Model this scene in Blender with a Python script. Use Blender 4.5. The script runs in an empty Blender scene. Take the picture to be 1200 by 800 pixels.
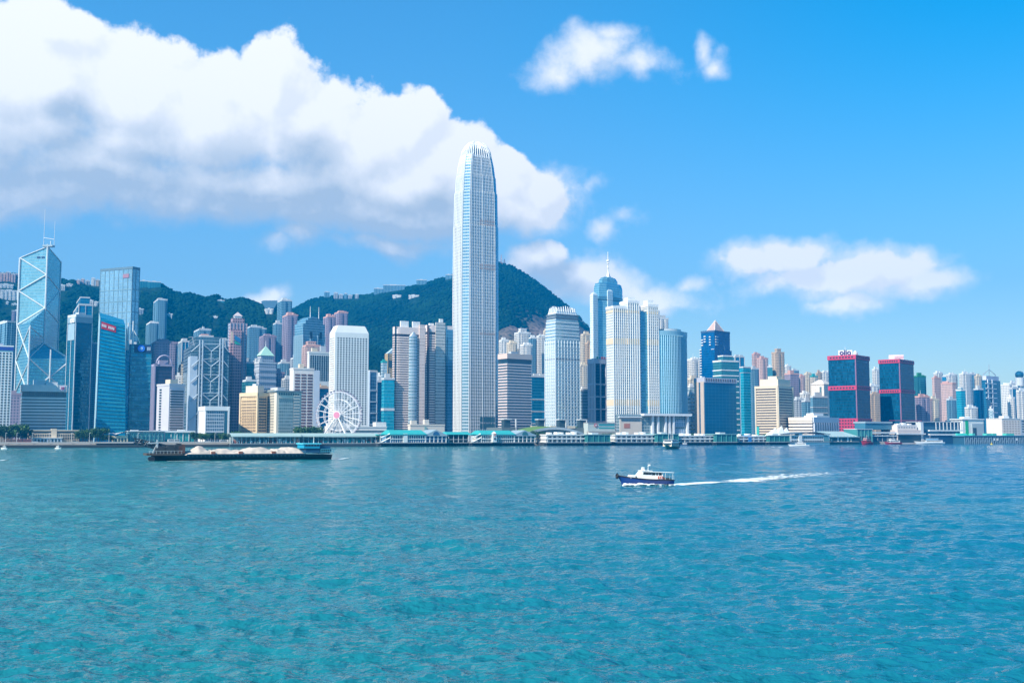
import bpy, math, random
import numpy as np
from mathutils import Vector, Matrix
R = math.radians
SC = bpy.context.scene
COL = SC.collection
rnd = random.Random(7)

# ------------------------------------------------------------------ camera
FPX, PITCH, CAMH = 1250.0, math.atan(110.5 / 1250.0), 10.1
cd = bpy.data.cameras.new('camera'); cam = bpy.data.objects.new('camera', cd); COL.objects.link(cam)
cam.location = (0, 0, CAMH); cam.rotation_euler = (math.pi / 2 + PITCH, 0, 0)
cd.sensor_width = 36; cd.lens = 36 * FPX / 1200; cd.clip_start = 0.5; cd.clip_end = 60000
SC.camera = cam
CP, SP = math.cos(PITCH), math.sin(PITCH)

def uu(px, py=505):                       # X / Y of the ray through a point of the photo
    v = (400 - py) / FPX
    return (px - 600) / FPX / (CP - v * SP)
def zz(py, Y):                            # height of a photo row at distance Y
    v = (400 - py) / FPX
    return CAMH + Y * (SP + v * CP) / (CP - v * SP)
def direc(px, py):
    v = (400 - py) / FPX
    d = Vector(((px - 600) / FPX, CP - v * SP, SP + v * CP)); d.normalize(); return d

# ------------------------------------------------------------------ sky, sun, exposure
SUN_EL, SUN_ROT = R(41), R(225)
TOSUN = Vector((math.sin(SUN_ROT) * math.cos(SUN_EL), math.cos(SUN_ROT) * math.cos(SUN_EL), math.sin(SUN_EL)))
SC.view_settings.view_transform = 'Standard'; SC.view_settings.look = 'None'
SC.view_settings.exposure = 0.80; SC.view_settings.gamma = 1; SC.view_settings.use_curve_mapping = False
SC.cycles.max_bounces = 6; SC.cycles.diffuse_bounces = 2; SC.cycles.glossy_bounces = 3
SC.cycles.transparent_max_bounces = 6; SC.cycles.volume_bounces = 0; SC.cycles.transmission_bounces = 2
SC.cycles.use_denoising = True; SC.cycles.caustics_reflective = False; SC.cycles.caustics_refractive = False
SC.cycles.use_adaptive_sampling = False

class NT:
    """terse node building"""
    def __init__(s, tree): s.t = tree; s.n = tree.nodes; s.l = tree.links
    def new(s, kind, **kw):
        n = s.n.new(kind)
        for k, v in kw.items(): setattr(n, k, v)
        return n
    def put(s, sock, v):
        if v is None: return
        if isinstance(v, bpy.types.NodeSocket): s.l.new(v, sock)
        elif hasattr(sock, 'default_value'):
            if hasattr(sock.default_value, '__len__') and not hasattr(v, '__len__'): v = (v,) * len(sock.default_value)
            if hasattr(sock.default_value, '__len__') and len(sock.default_value) == 4 and len(v) == 3: v = tuple(v) + (1,)
            sock.default_value = v
    def m(s, op, a, b=None, c=None, clamp=False):
        n = s.new('ShaderNodeMath', operation=op, use_clamp=clamp)
        for i, v in enumerate((a, b, c)): s.put(n.inputs[i], v)
        return n.outputs[0]
    def vm(s, op, a, b=None, out=0):
        n = s.new('ShaderNodeVectorMath', operation=op); s.put(n.inputs[0], a)
        if b is not None: s.put(n.inputs[3 if op == 'SCALE' else 1], b)
        return n.outputs[out]
    def ss(s, x, lo, hi, a=0.0, b=1.0):
        n = s.new('ShaderNodeMapRange', interpolation_type='SMOOTHSTEP')
        for i, v in enumerate((x, lo, hi, a, b)): s.put(n.inputs[i], v)
        return n.outputs[0]
    def mix(s, f, a, b, blend='MIX'):
        n = s.new('ShaderNodeMix', data_type='RGBA', blend_type=blend)
        s.put(n.inputs[0], f); s.put(n.inputs[6], a); s.put(n.inputs[7], b); return n.outputs[2]
    def noise(s, vec, scale, detail=3, rough=0.5, out=0, dist=0.0):
        n = s.new('ShaderNodeTexNoise'); s.put(n.inputs['Vector'], vec); n.inputs['Scale'].default_value = scale
        n.inputs['Detail'].default_value = detail; n.inputs['Roughness'].default_value = rough
        n.inputs['Distortion'].default_value = dist
        return n.outputs[out]

W = bpy.data.worlds.new('World'); SC.world = W; W.use_nodes = True
# clouds: (photo x, photo y, half width, half height, strength); they stand where the sky shows them, by direction
CLOUDS = [
    (40, 105, 130, 105, 1.0), (150, 125, 110, 100, 1.0), (-40, 170, 150, 80, 1.0), (245, 145, 95, 85, 1.0),
    (318, 112, 52, 72, 1.0), (355, 165, 95, 82, 1.0), (435, 190, 85, 72, 1.0), (480, 165, 45, 56, 1.0), (535, 205, 72, 56, 1.0), (590, 216, 58, 50, 1.0),
    (632, 226, 48, 42, .95), (110, 195, 190, 55, 1.0), (300, 215, 180, 50, 1.0), (470, 225, 140, 40, .95), (60, 30, 60, 42, .9),
    (640, 314, 50, 27, 1.0), (662, 303, 26, 18, .85), (690, 330, 34, 24, .75), (872, 304, 32, 16, .65), (928, 297, 46, 18, .75), (990, 320, 84, 21, .8), (1050, 316, 44, 20, .8), (60, 150, 120, 70, 1.0), (150, 165, 90, 60, 1.0),
]
SOFT = [                                                               # thin, torn or low cloud
    (90, 222, 210, 40, 1.0), (300, 238, 210, 42, 1.05), (480, 250, 170, 36, 1.0), (610, 246, 85, 42, 1.0), (400, 262, 150, 20, .5), (645, 215, 52, 40, .8),
    (345, 278, 48, 22, .62), (470, 288, 66, 18, .62), (320, 292, 40, 16, .45), (10, 235, 50, 20, .6), (560, 292, 40, 18, .45),
    (700, 66, 58, 34, .78), (752, 76, 50, 24, .66), (715, 44, 34, 18, .6), (660, 84, 44, 18, .5), (828, 56, 12, 18, .44), (842, 72, 17, 13, .40), (722, 266, 18, 15, .50), (745, 252, 18, 10, .32), (700, 214, 16, 12, .35),
    (640, 318, 60, 34, 1.0), (700, 332, 80, 36, 1.15), (765, 346, 62, 28, 1.1), (720, 345, 120, 24, 1.0), (815, 326, 20, 13, .6), (800, 352, 60, 16, .5),
    (872, 304, 46, 25, 1.0), (930, 298, 66, 29, 1.15), (1000, 322, 112, 34, 1.2), (1052, 316, 58, 30, 1.1), (1085, 334, 58, 22, 1.0), (990, 352, 66, 18, .9), (905, 328, 50, 18, .6),
    (312, 355, 36, 14, .95),
]
def build_world():
    t = NT(W.node_tree); bg = t.n['Background']; outn = t.n['World Output']
    g = bpy.data.node_groups.new('cloud field', 'ShaderNodeTree')
    g.interface.new_socket('Dir', in_out='INPUT', socket_type='NodeSocketVector')
    for nm in ('Hard', 'Soft', 'Base'): g.interface.new_socket(nm, in_out='OUTPUT', socket_type='NodeSocketFloat')
    k = NT(g); gi = k.new('NodeGroupInput'); go = k.new('NodeGroupOutput'); d = gi.outputs[0]
    sep = k.new('ShaderNodeSeparateXYZ'); k.put(sep.inputs[0], d)
    az = k.m('ARCTAN2', sep.outputs[0], sep.outputs[1]); el = k.m('ARCSINE', sep.outputs[2])
    cmb = k.new('ShaderNodeCombineXYZ'); k.put(cmb.inputs[0], az); k.put(cmb.inputs[1], el)
    w1 = k.noise(d, 9.0, 4, .55, out=1); w1 = k.vm('SUBTRACT', w1, (.5, .5, .5)); w1 = k.vm('SCALE', w1, .075)
    w1 = k.vm('MULTIPLY', w1, (1, 1, 0))
    p = k.vm('ADD', cmb.outputs[0], w1)
    def blobs(rows):
        f = None
        for (px, py, rx, ry, s) in rows:
            q = direc(px, py); a, e = math.atan2(q.x, q.y), math.asin(q.z)
            q2 = direc(px + rx, py); q3 = direc(px, py - ry)
            ra = abs(math.atan2(q2.x, q2.y) - a); re = abs(math.asin(q3.z) - e)
            v = k.vm('SUBTRACT', p, (a, e, 0)); v = k.vm('MULTIPLY', v, (1 / ra, 1 / re, 0))
            v = k.vm('LENGTH', v, out=1)
            v = k.m('MULTIPLY', k.m('SUBTRACT', 1.12, v), s)
            f = v if f is None else k.m('SMOOTH_MAX', f, v, .12)
        return f
    hard, soft = blobs(CLOUDS), blobs(SOFT)
    # every other quarter of the sky: loose cumulus
    back = k.noise(k.vm('MULTIPLY', d, (1, 1, 2.2)), 2.6, 3, .5)
    back = k.ss(back, .56, .74, -.4, .8)
    inback = k.ss(sep.outputs[1], .35, .1, -1.5, 0)
    soft = k.m('MAXIMUM', soft, k.m('ADD', back, inback))
    n1 = k.m('SUBTRACT', k.noise(d, 12.0, 12, .64), .5); n2 = k.m('SUBTRACT', k.noise(d, 45.0, 8, .62), .5)
    k.put(go.inputs[0], k.m('ADD', hard, k.m('ADD', k.m('MULTIPLY', n1, 1.0), k.m('MULTIPLY', n2, .50))))
    k.put(go.inputs[1], k.m('ADD', soft, k.m('ADD', k.m('MULTIPLY', n1, 1.35), k.m('MULTIPLY', n2, .55))))
    k.put(go.inputs[2], k.m('ADD', k.m('MAXIMUM', hard, k.m('SUBTRACT', soft, .1)), k.m('MULTIPLY', n1, .18)))
    def field(vec):
        n = t.new('ShaderNodeGroup'); n.node_tree = g; t.put(n.inputs[0], vec); return n.outputs
    tc = t.new('ShaderNodeTexCoord'); D = tc.outputs['Generated']
    sky = t.new('ShaderNodeTexSky', sky_type='NISHITA', sun_disc=False, sun_elevation=SUN_EL, sun_rotation=SUN_ROT)
    sky.altitude = 20; sky.air_density = 1.0; sky.dust_density = 0.6; sky.ozone_density = 2.2
    sx = t.new('ShaderNodeSeparateXYZ'); t.put(sx.inputs[0], D)
    mid = t.mix(t.ss(sx.outputs[0], -.15, .45), SKY_MIDL, SKY_MID)
    tint = t.mix(t.ss(sx.outputs[2], .02, .42), SKY_LOW, mid); tint = t.mix(t.ss(sx.outputs[2], .45, .9), tint, SKY_HIGH)
    base = t.mix(1.0, sky.outputs[0], tint, 'MULTIPLY')
    F0 = field(D); F1 = field(t.vm('ADD', D, tuple(Vector((-.62, 0, .78)) * .018))); F2 = field(t.vm('ADD', D, tuple(Vector((-.30, 0, .95)) * .080)))
    shade = t.ss(F2[2], -.20, .85)                                    # thick cloud above: grey base, soft lower edge
    ah = t.ss(F0[0], .0, t.m('MULTIPLY_ADD', shade, .7, .20)); asf = t.m('MULTIPLY', t.ss(F0[1], -.10, .75), .94)
    alpha = t.m('SUBTRACT', 1, t.m('MULTIPLY', t.m('SUBTRACT', 1, ah), t.m('SUBTRACT', 1, asf)))
    dd = t.m('SUBTRACT', t.m('MAXIMUM', F0[0], t.m('MULTIPLY', F0[1], .8)), t.m('MAXIMUM', F1[0], t.m('MULTIPLY', F1[1], .8)))
    emb = t.m('MAXIMUM', t.m('MULTIPLY', dd, .95), -.22)                                    # relief towards the sun
    lit = t.m('SUBTRACT', t.m('ADD', .93, emb), t.m('MULTIPLY', shade, .80), clamp=True)
    cc = t.mix(lit, CLOUD_DARK, CLOUD_LIT)
    cc = t.mix(1.0, cc, t.ss(sx.outputs[2], .03, .22, 1.45, 1.0), 'MULTIPLY')
    col = t.mix(t.m('MULTIPLY', alpha, .96), base, cc)
    t.put(bg.inputs[0], col); bg.inputs[1].default_value = 0.1
SKY_LOW, SKY_MIDL, SKY_MID, SKY_HIGH = (.78, .92, .96), (.38, 1.05, 1.30), (.0, .95, 1.30), (.16, .95, 1.15)
CLOUD_LIT, CLOUD_DARK = (7.1, 7.05, 7.0), (3.3, 3.9, 4.6)
build_world()
sl = bpy.data.lights.new('sun', 'SUN'); sl.energy = 4.9; sl.angle = R(.53); sl.color = (1.0, .90, .76)
so = bpy.data.objects.new('sun', sl); COL.objects.link(so); so.rotation_euler = TOSUN.to_track_quat('Z', 'Y').to_euler(); so.location = (0, 0, 900)

# ------------------------------------------------------------------ materials
MATS = {}
def mat(name, col, rough=.6, metal=0.0, var=.12, vscale=.15, spec=.5):
    if name in MATS: return MATS[name]
    m = bpy.data.materials.new(name); m.use_nodes = True; t = NT(m.node_tree); b = t.n['Principled BSDF']
    tc = t.new('ShaderNodeTexCoord')
    n = t.noise(tc.outputs['Object'], vscale, 5, .6)
    k = t.m('MULTIPLY_ADD', n, 2 * var, 1 - var)
    t.put(b.inputs['Base Color'], t.mix(1.0, col, k, 'MULTIPLY'))
    b.inputs['Roughness'].default_value = rough; b.inputs['Metallic'].default_value = metal
    b.inputs['Specular IOR Level'].default_value = spec
    MATS[name] = m; return m

def facade(name, wall, glass, bay=3.2, floor=3.2, wu=.5, wv=.5, metal=0.0, grough=.1, wrough=.7, jit=.02, gvar=.5, wmetal=0.0, spec=.5):
    """a wall with a grid of windows in metres along the wall (u) and up it (v)"""
    if name in MATS: return MATS[name]
    m = bpy.data.materials.new(name); m.use_nodes = True; t = NT(m.node_tree); b = t.n['Principled BSDF']
    uv = t.new('ShaderNodeUVMap'); sep = t.new('ShaderNodeSeparateXYZ'); t.put(sep.inputs[0], uv.outputs[0])
    cu = t.m('DIVIDE', sep.outputs[0], bay); cv = t.m('DIVIDE', sep.outputs[1], floor)
    mu = t.m('LESS_THAN', t.m('ABSOLUTE', t.m('SUBTRACT', t.m('FRACT', cu), .5)), wu / 2)
    mv = t.m('LESS_THAN', t.m('ABSOLUTE', t.m('SUBTRACT', t.m('FRACT', cv), .5)), wv / 2)
    mask = t.m('MULTIPLY', mu, mv)
    cell = t.new('ShaderNodeCombineXYZ'); t.put(cell.inputs[0], t.m('FLOOR', cu)); t.put(cell.inputs[1], t.m('FLOOR', cv))
    oi = t.new('ShaderNodeObjectInfo'); t.put(cell.inputs[2], oi.outputs['Random'])
    wn = t.new('ShaderNodeTexWhiteNoise'); wn.noise_dimensions = '3D'; t.put(wn.inputs['Vector'], cell.outputs[0])
    gk = t.m('MULTIPLY_ADD', wn.outputs['Value'], gvar, 1 - gvar / 2)
    geo = t.new('ShaderNodeNewGeometry')
    big = t.noise(geo.outputs['Position'], .018, 4, .6); fine = t.noise(geo.outputs['Position'], .35, 3, .6)
    wk = t.m('ADD', t.m('MULTIPLY_ADD', big, .22, .89), t.m('MULTIPLY_ADD', fine, .12, -.06))
    gk = t.m('MULTIPLY', gk, t.m('MULTIPLY_ADD', big, .9, .55))
    wc = t.mix(1.0, wall, wk, 'MULTIPLY'); gc = t.mix(1.0, glass, gk, 'MULTIPLY')
    t.put(b.inputs['Base Color'], t.mix(mask, wc, gc))
    t.put(b.inputs['Roughness'], t.m('MULTIPLY_ADD', mask, grough - wrough, wrough))
    t.put(b.inputs['Metallic'], t.m('MULTIPLY_ADD', mask, metal - wmetal, wmetal))
    b.inputs['Specular IOR Level'].default_value = spec
    j = t.vm('SCALE', t.vm('SUBTRACT', wn.outputs['Color'], (.5, .5, .5)), t.m('MULTIPLY', mask, jit * 2))
    t.put(b.inputs['Normal'], t.vm('NORMALIZE', t.vm('ADD', geo.outputs['Normal'], j)))
    MATS[name] = m; return m

# ------------------------------------------------------------------ mesh building
class MB:
    def __init__(s): s.v = []; s.f = []; s.uv = []; s.mi = []
    def face(s, pts, uvs=None, m=0):
        i = len(s.v); s.v += [tuple(p) for p in pts]; s.f.append(tuple(range(i, i + len(pts))))
        s.uv += uvs if uvs else [(p[0] + p[1], p[2]) for p in pts]; s.mi.append(m); return s
    def loft(s, levels, m=0, capm=None, uv0=0.0):
        """levels: list of (polygon ccw, z)"""
        capm = m if capm is None else capm
        n = len(levels[0][0]); zb = levels[0][1]
        for (pa, za), (pb, zb2) in zip(levels, levels[1:]):
            run = 0.0
            for i in range(n):
                j = (i + 1) % n; a, b, c, d = pa[i], pa[j], pb[j], pb[i]
                L = math.hypot(b[0] - a[0], b[1] - a[1]); L2 = math.hypot(c[0] - d[0], c[1] - d[1]); o = (L - L2) / 2
                h = math.hypot(zb2 - za, 0) or .01
                s.face([(a[0], a[1], za), (b[0], b[1], za), (c[0], c[1], zb2), (d[0], d[1], zb2)],
                       [(0, za - zb), (L, za - zb), (L - o, zb2 - zb), (o, zb2 - zb)], m)
        p, z = levels[-1]; s.face([(q[0], q[1], z) for q in p], None, capm)
        p, z = levels[0]; s.face([(q[0], q[1], z) for q in reversed(p)], None, capm)
        return s
    def prism(s, poly, z0, z1, m=0, capm=None): return s.loft([(poly, z0), (poly, z1)], m, capm)
    def obox(s, c, ax, ay, az, m=0):
        """box centred on c with full-length axis vectors"""
        c = Vector(c); ax, ay, az = Vector(ax) / 2, Vector(ay) / 2, Vector(az) / 2
        P = lambda i, j, k: c + ax * i + ay * j + az * k
        for q in (((-1, -1, -1), (1, -1, -1), (1, -1, 1), (-1, -1, 1)), ((1, -1, -1), (1, 1, -1), (1, 1, 1), (1, -1, 1)),
                  ((1, 1, -1), (-1, 1, -1), (-1, 1, 1), (1, 1, 1)), ((-1, 1, -1), (-1, -1, -1), (-1, -1, 1), (-1, 1, 1)),
                  ((-1, -1, 1), (1, -1, 1), (1, 1, 1), (-1, 1, 1)), ((-1, 1, -1), (1, 1, -1), (1, -1, -1), (-1, -1, -1))):
            pts = [P(*w) for w in q]
            L = (pts[1] - pts[0]).length; H = (pts[3] - pts[0]).length
            s.face(pts, [(0, 0), (L, 0), (L, H), (0, H)], m)
        return s
    def box(s, cx, cy, cz, sx, sy, sz, m=0, rz=0.0):
        c, k = math.cos(rz), math.sin(rz)
        return s.obox((cx, cy, cz), (sx * c, sx * k, 0), (-sy * k, sy * c, 0), (0, 0, sz), m)
    def tube(s, p0, p1, r0, r1=None, n=6, m=0):
        r1 = r0 if r1 is None else r1; p0, p1 = Vector(p0), Vector(p1); d = (p1 - p0).normalized()
        a = d.cross(Vector((0, 0, 1)) if abs(d.z) < .9 else Vector((1, 0, 0))).normalized(); b = d.cross(a)
        A = [p0 + (a * math.cos(2 * math.pi * i / n) + b * math.sin(2 * math.pi * i / n)) * r0 for i in range(n)]
        B = [p1 + (a * math.cos(2 * math.pi * i / n) + b * math.sin(2 * math.pi * i / n)) * r1 for i in range(n)]
        for i in range(n): j = (i + 1) % n; s.face([A[j], A[i], B[i], B[j]], None, m)
        s.face(A, None, m); s.face(list(reversed(B)), None, m); return s
    def build(s, name, mats, parent=None, loc=(0, 0, 0), smooth=False):
        me = bpy.data.meshes.new(name); me.from_pydata(s.v, [], s.f)
        ul = me.uv_layers.new(name='UVMap'); ul.data.foreach_set('uv', np.array(s.uv, dtype=np.float32).ravel())
        for mm in (mats if isinstance(mats, (list, tuple)) else [mats]): me.materials.append(mm)
        me.polygons.foreach_set('material_index', s.mi)
        if smooth: me.polygons.foreach_set('use_smooth', [True] * len(me.polygons))
        me.update()
        o = bpy.data.objects.new(name, me); COL.objects.link(o); o.location = loc
        if parent: o.parent = parent
        return o
def grid_mesh(name, V, nu, nv, m, smooth=True):
    """V: (nv, nu, 3) array"""
    idx = np.arange(nu * nv).reshape(nv, nu)
    q = np.stack([idx[:-1, :-1], idx[:-1, 1:], idx[1:, 1:], idx[1:, :-1]], -1).reshape(-1, 4)
    me = bpy.data.meshes.new(name); me.vertices.add(nu * nv); me.vertices.foreach_set('co', V.astype(np.float32).ravel())
    me.loops.add(q.size); me.loops.foreach_set('vertex_index', q.astype(np.int32).ravel())
    me.polygons.add(len(q)); me.polygons.foreach_set('loop_start', np.arange(0, q.size, 4, dtype=np.int32))
    me.polygons.foreach_set('use_smooth', np.full(len(q), smooth)); me.update(calc_edges=True); me.materials.append(m)
    o = bpy.data.objects.new(name, me); COL.objects.link(o); return o
def dup(o, parent=None, loc=None, rz=None):
    c = o.copy(); COL.objects.link(c)
    if parent is not None: c.parent = parent
    if loc is not None: c.location = loc
    if rz is not None: c.rotation_euler[2] = rz
    return c
def dup_tree(root, loc, rz=0.0, label=None, sc=None):
    r = dup(root, None, loc, rz)
    if label: r['label'] = label
    if sc: r.scale = (sc, sc, sc)
    for ch in root.children:
        c = dup(ch, r)
        for g in ch.children: dup(g, c)
    return r
def thing(name, label, cat, loc=(0, 0, 0), rz=0.0, group=None):
    o = bpy.data.objects.new(name, None); COL.objects.link(o); o.location = loc; o.rotation_euler = (0, 0, rz)
    o.empty_display_size = 1; o['label'] = label; o['category'] = cat
    if group: o['group'] = group
    return o
def offset(poly, d):
    n = len(poly); out = []
    for i in range(n):
        a, b, c = Vector(poly[i - 1][:2]), Vector(poly[i][:2]), Vector(poly[(i + 1) % n][:2])
        e1, e2 = (b - a).normalized(), (c - b).normalized()
        n1, n2 = Vector((e1.y, -e1.x)), Vector((e2.y, -e2.x)); w = n1 + n2
        k = d * 2 / max(w.length_squared, .3); out.append((b.x + w.x * k / 1, b.y + w.y * k / 1))
    return out
def scaled(poly, s):
    cx = sum(p[0] for p in poly) / len(poly); cy = sum(p[1] for p in poly) / len(poly)
    return [(cx + (p[0] - cx) * s, cy + (p[1] - cy) * s) for p in poly]
def lerp2(a, b, t): return (a[0] + (b[0] - a[0]) * t, a[1] + (b[1] - a[1]) * t)

HAZE_COL, HAZE_D = (.0, .42, 1.0, 1), .00016
WATER_A, WATER_B = (.012, .162, .172), (.0, .104, .208)
# ------------------------------------------------------------------ shoreline
SH0, SHK = 1098.0, .48
def ydepth(px, d, py=505): return (SH0 + d) / (1 - SHK * uu(px, py))     # distance of a point d metres behind the quay
def pt(px, d, py=505):
    Y = ydepth(px, d, py); return Vector((uu(px, py) * Y, Y, 0))
SD = Vector((1, SHK, 0)).normalized(); SN = Vector((SD.y, -SD.x, 0))      # along the quay, and out to the water
# ------------------------------------------------------------------ numpy noise
def _hash(ix, iy, seed):
    h = (ix.astype(np.int64) * 374761393 + iy.astype(np.int64) * 668265263 + seed * 974634777) & 0x7fffffff
    h = ((h ^ (h >> 13)) * 1274126177) & 0x7fffffff
    return ((h ^ (h >> 16)) & 0xffff) / 65535.0
def vnoise(x, y, seed=0):
    ix, iy = np.floor(x), np.floor(y); fx, fy = x - ix, y - iy
    fx = fx * fx * (3 - 2 * fx); fy = fy * fy * (3 - 2 * fy)
    a, b = _hash(ix, iy, seed), _hash(ix + 1, iy, seed); c, d = _hash(ix, iy + 1, seed), _hash(ix + 1, iy + 1, seed)
    return (a + (b - a) * fx) * (1 - fy) + (c + (d - c) * fx) * fy
def fbm(x, y, o=5, seed=0):
    s, a, t = 0, 1, 0
    for i in range(o): s = s + a * vnoise(x * 2 ** i + 17 * i, y * 2 ** i + 31 * i, seed + i); t += a; a *= .5
    return s / t
def sstep(x): x = np.clip(x, 0, 1); return x * x * (3 - 2 * x)

# ------------------------------------------------------------------ hills
RIDGE_A = [(-300, 318), (0, 323), (40, 326), (70, 330), (92, 333), (110, 337), (165, 338), (190, 336), (204, 345), (225, 347), (240, 352), (254, 349), (266, 355),
           (284, 352), (300, 358), (322, 361), (345, 370), (400, 395), (480, 425), (560, 452), (700, 480), (1300, 497)]
RIDGE_B = [(-300, 440), (200, 408), (300, 380), (345, 363), (362, 354), (380, 349), (400, 349), (430, 348), (452, 342), (472, 340), (500, 333), (522, 327), (545, 319),
           (565, 312), (585, 309), (600, 313), (620, 325), (640, 340), (660, 356), (680, 375), (700, 396), (720, 412), (760, 430), (820, 448), (900, 462), (1000, 476), (1300, 492)]
YA, YB = 2450.0, 3345.0
def _ridge(pts, Yr):
    u = np.array([uu(p[0], p[1]) for p in pts]); h = np.array([zz(p[1], Yr) for p in pts]); return u, h
UA, HA = _ridge(RIDGE_A, YA); UB, HB = _ridge(RIDGE_B, YB)
GZ = 3.6
def terrain(X, Y):
    X = np.asarray(X, float); Y = np.asarray(Y, float); u = X / Y; yq = SH0 / (1 - SHK * u)
    h = 0
    for (U, H, Yr, y0, pw) in ((UA, HA, YA, yq + 520, 1.25), (UB, HB, YB, yq + 640, 1.35)):
        s = np.clip((Y - y0) / (Yr - y0), 0, 1.0)
        prof = sstep(s) ** pw * .55 + s ** 1.6 * .45
        back = 1 - .8 * sstep((Y - Yr) / 1000)
        g = (fbm(X / 420, Y / 420, 5, 3) - .5) * 2
        gul = np.abs(fbm(X / 260 + 9, Y / 520, 4, 8) - .5) * 2
        mid = s * (1 - s) * 4
        h = np.maximum(h, np.interp(u, U, H) * prof * back * (1 + mid * (.20 * g - .28 * gul + .08)))
    return GZ + np.maximum(h, 0)
def ground(x, y): return float(terrain(np.array([x]), np.array([y]))[0])

m = bpy.data.materials.new('hillside'); m.use_nodes = True; t = NT(m.node_tree); b = t.n['Principled BSDF']
tc = t.new('ShaderNodeTexCoord'); at_ = t.new('ShaderNodeAttribute'); at_.attribute_name = 'rock'; lo = t.new('ShaderNodeAttribute'); lo.attribute_name = 'low'
n1 = t.noise(tc.outputs['Object'], .012, 6, .62); n2 = t.noise(tc.outputs['Object'], .09, 4, .6)
gr = t.mix(t.ss(n1, .35, .65), (.0015, .016, .017), (.005, .030, .023)); gr = t.mix(t.ss(n2, .45, .75), gr, (.025, .06, .025))  # ground greens darkened to stand in for cloud shade on the hills
rk = t.mix(n2, (.16, .11, .09), (.34, .26, .22)); cy = t.mix(n2, (.16, .16, .155), (.26, .255, .24))
c = t.mix(t.m('MULTIPLY', at_.outputs['Fac'], t.ss(n2, .3, .55)), gr, rk); c = t.mix(lo.outputs['Fac'], c, cy)
t.put(b.inputs['Base Color'], c); b.inputs['Roughness'].default_value = .9; b.inputs['Specular IOR Level'].default_value = .1
nu, nv = 300, 200
us = np.linspace(-.66, .66, nu); ds = np.concatenate([[0], np.linspace(.002, .2, 30), np.linspace(0.205, 1, nv - 31)])
Ug, Dg = np.meshgrid(us, ds); Yq = SH0 / (1 - SHK * Ug); Yg = Yq + Dg * (3900 - Yq); Xg = Ug * Yg
Zg = terrain(Xg, Yg)
def rockmask(X, Y):
    u = X / Y; px = u * 1245 + 600; z = terrain(X, Y); py = 510.5 - (z - 10) / Y * 1250
    inb = np.exp(-((px - 625) / 48) ** 2 - ((py - 396) / 22) ** 2) + .75 * np.exp(-((px - 655) / 30) ** 2 - ((py - 385) / 14) ** 2) * (Y > 2300)
    return np.clip((fbm(X / 90, Y / 130, 4, 21) - .47) * 5, 0, 1) * np.clip(inb * 1.5, 0, 1)
RK = rockmask(Xg, Yg); LOW = 1 - sstep((Zg - GZ - 1) / 14)
Zg[0] = -3.0
land = grid_mesh('ground', np.stack([Xg, Yg, Zg], -1), nu, nv, m); land['kind'] = 'structure'
for nm, arr in (('rock', RK), ('low', LOW)):
    a = land.data.attributes.new(nm, 'FLOAT', 'POINT'); a.data.foreach_set('value', arr.astype(np.float32).ravel())

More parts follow.
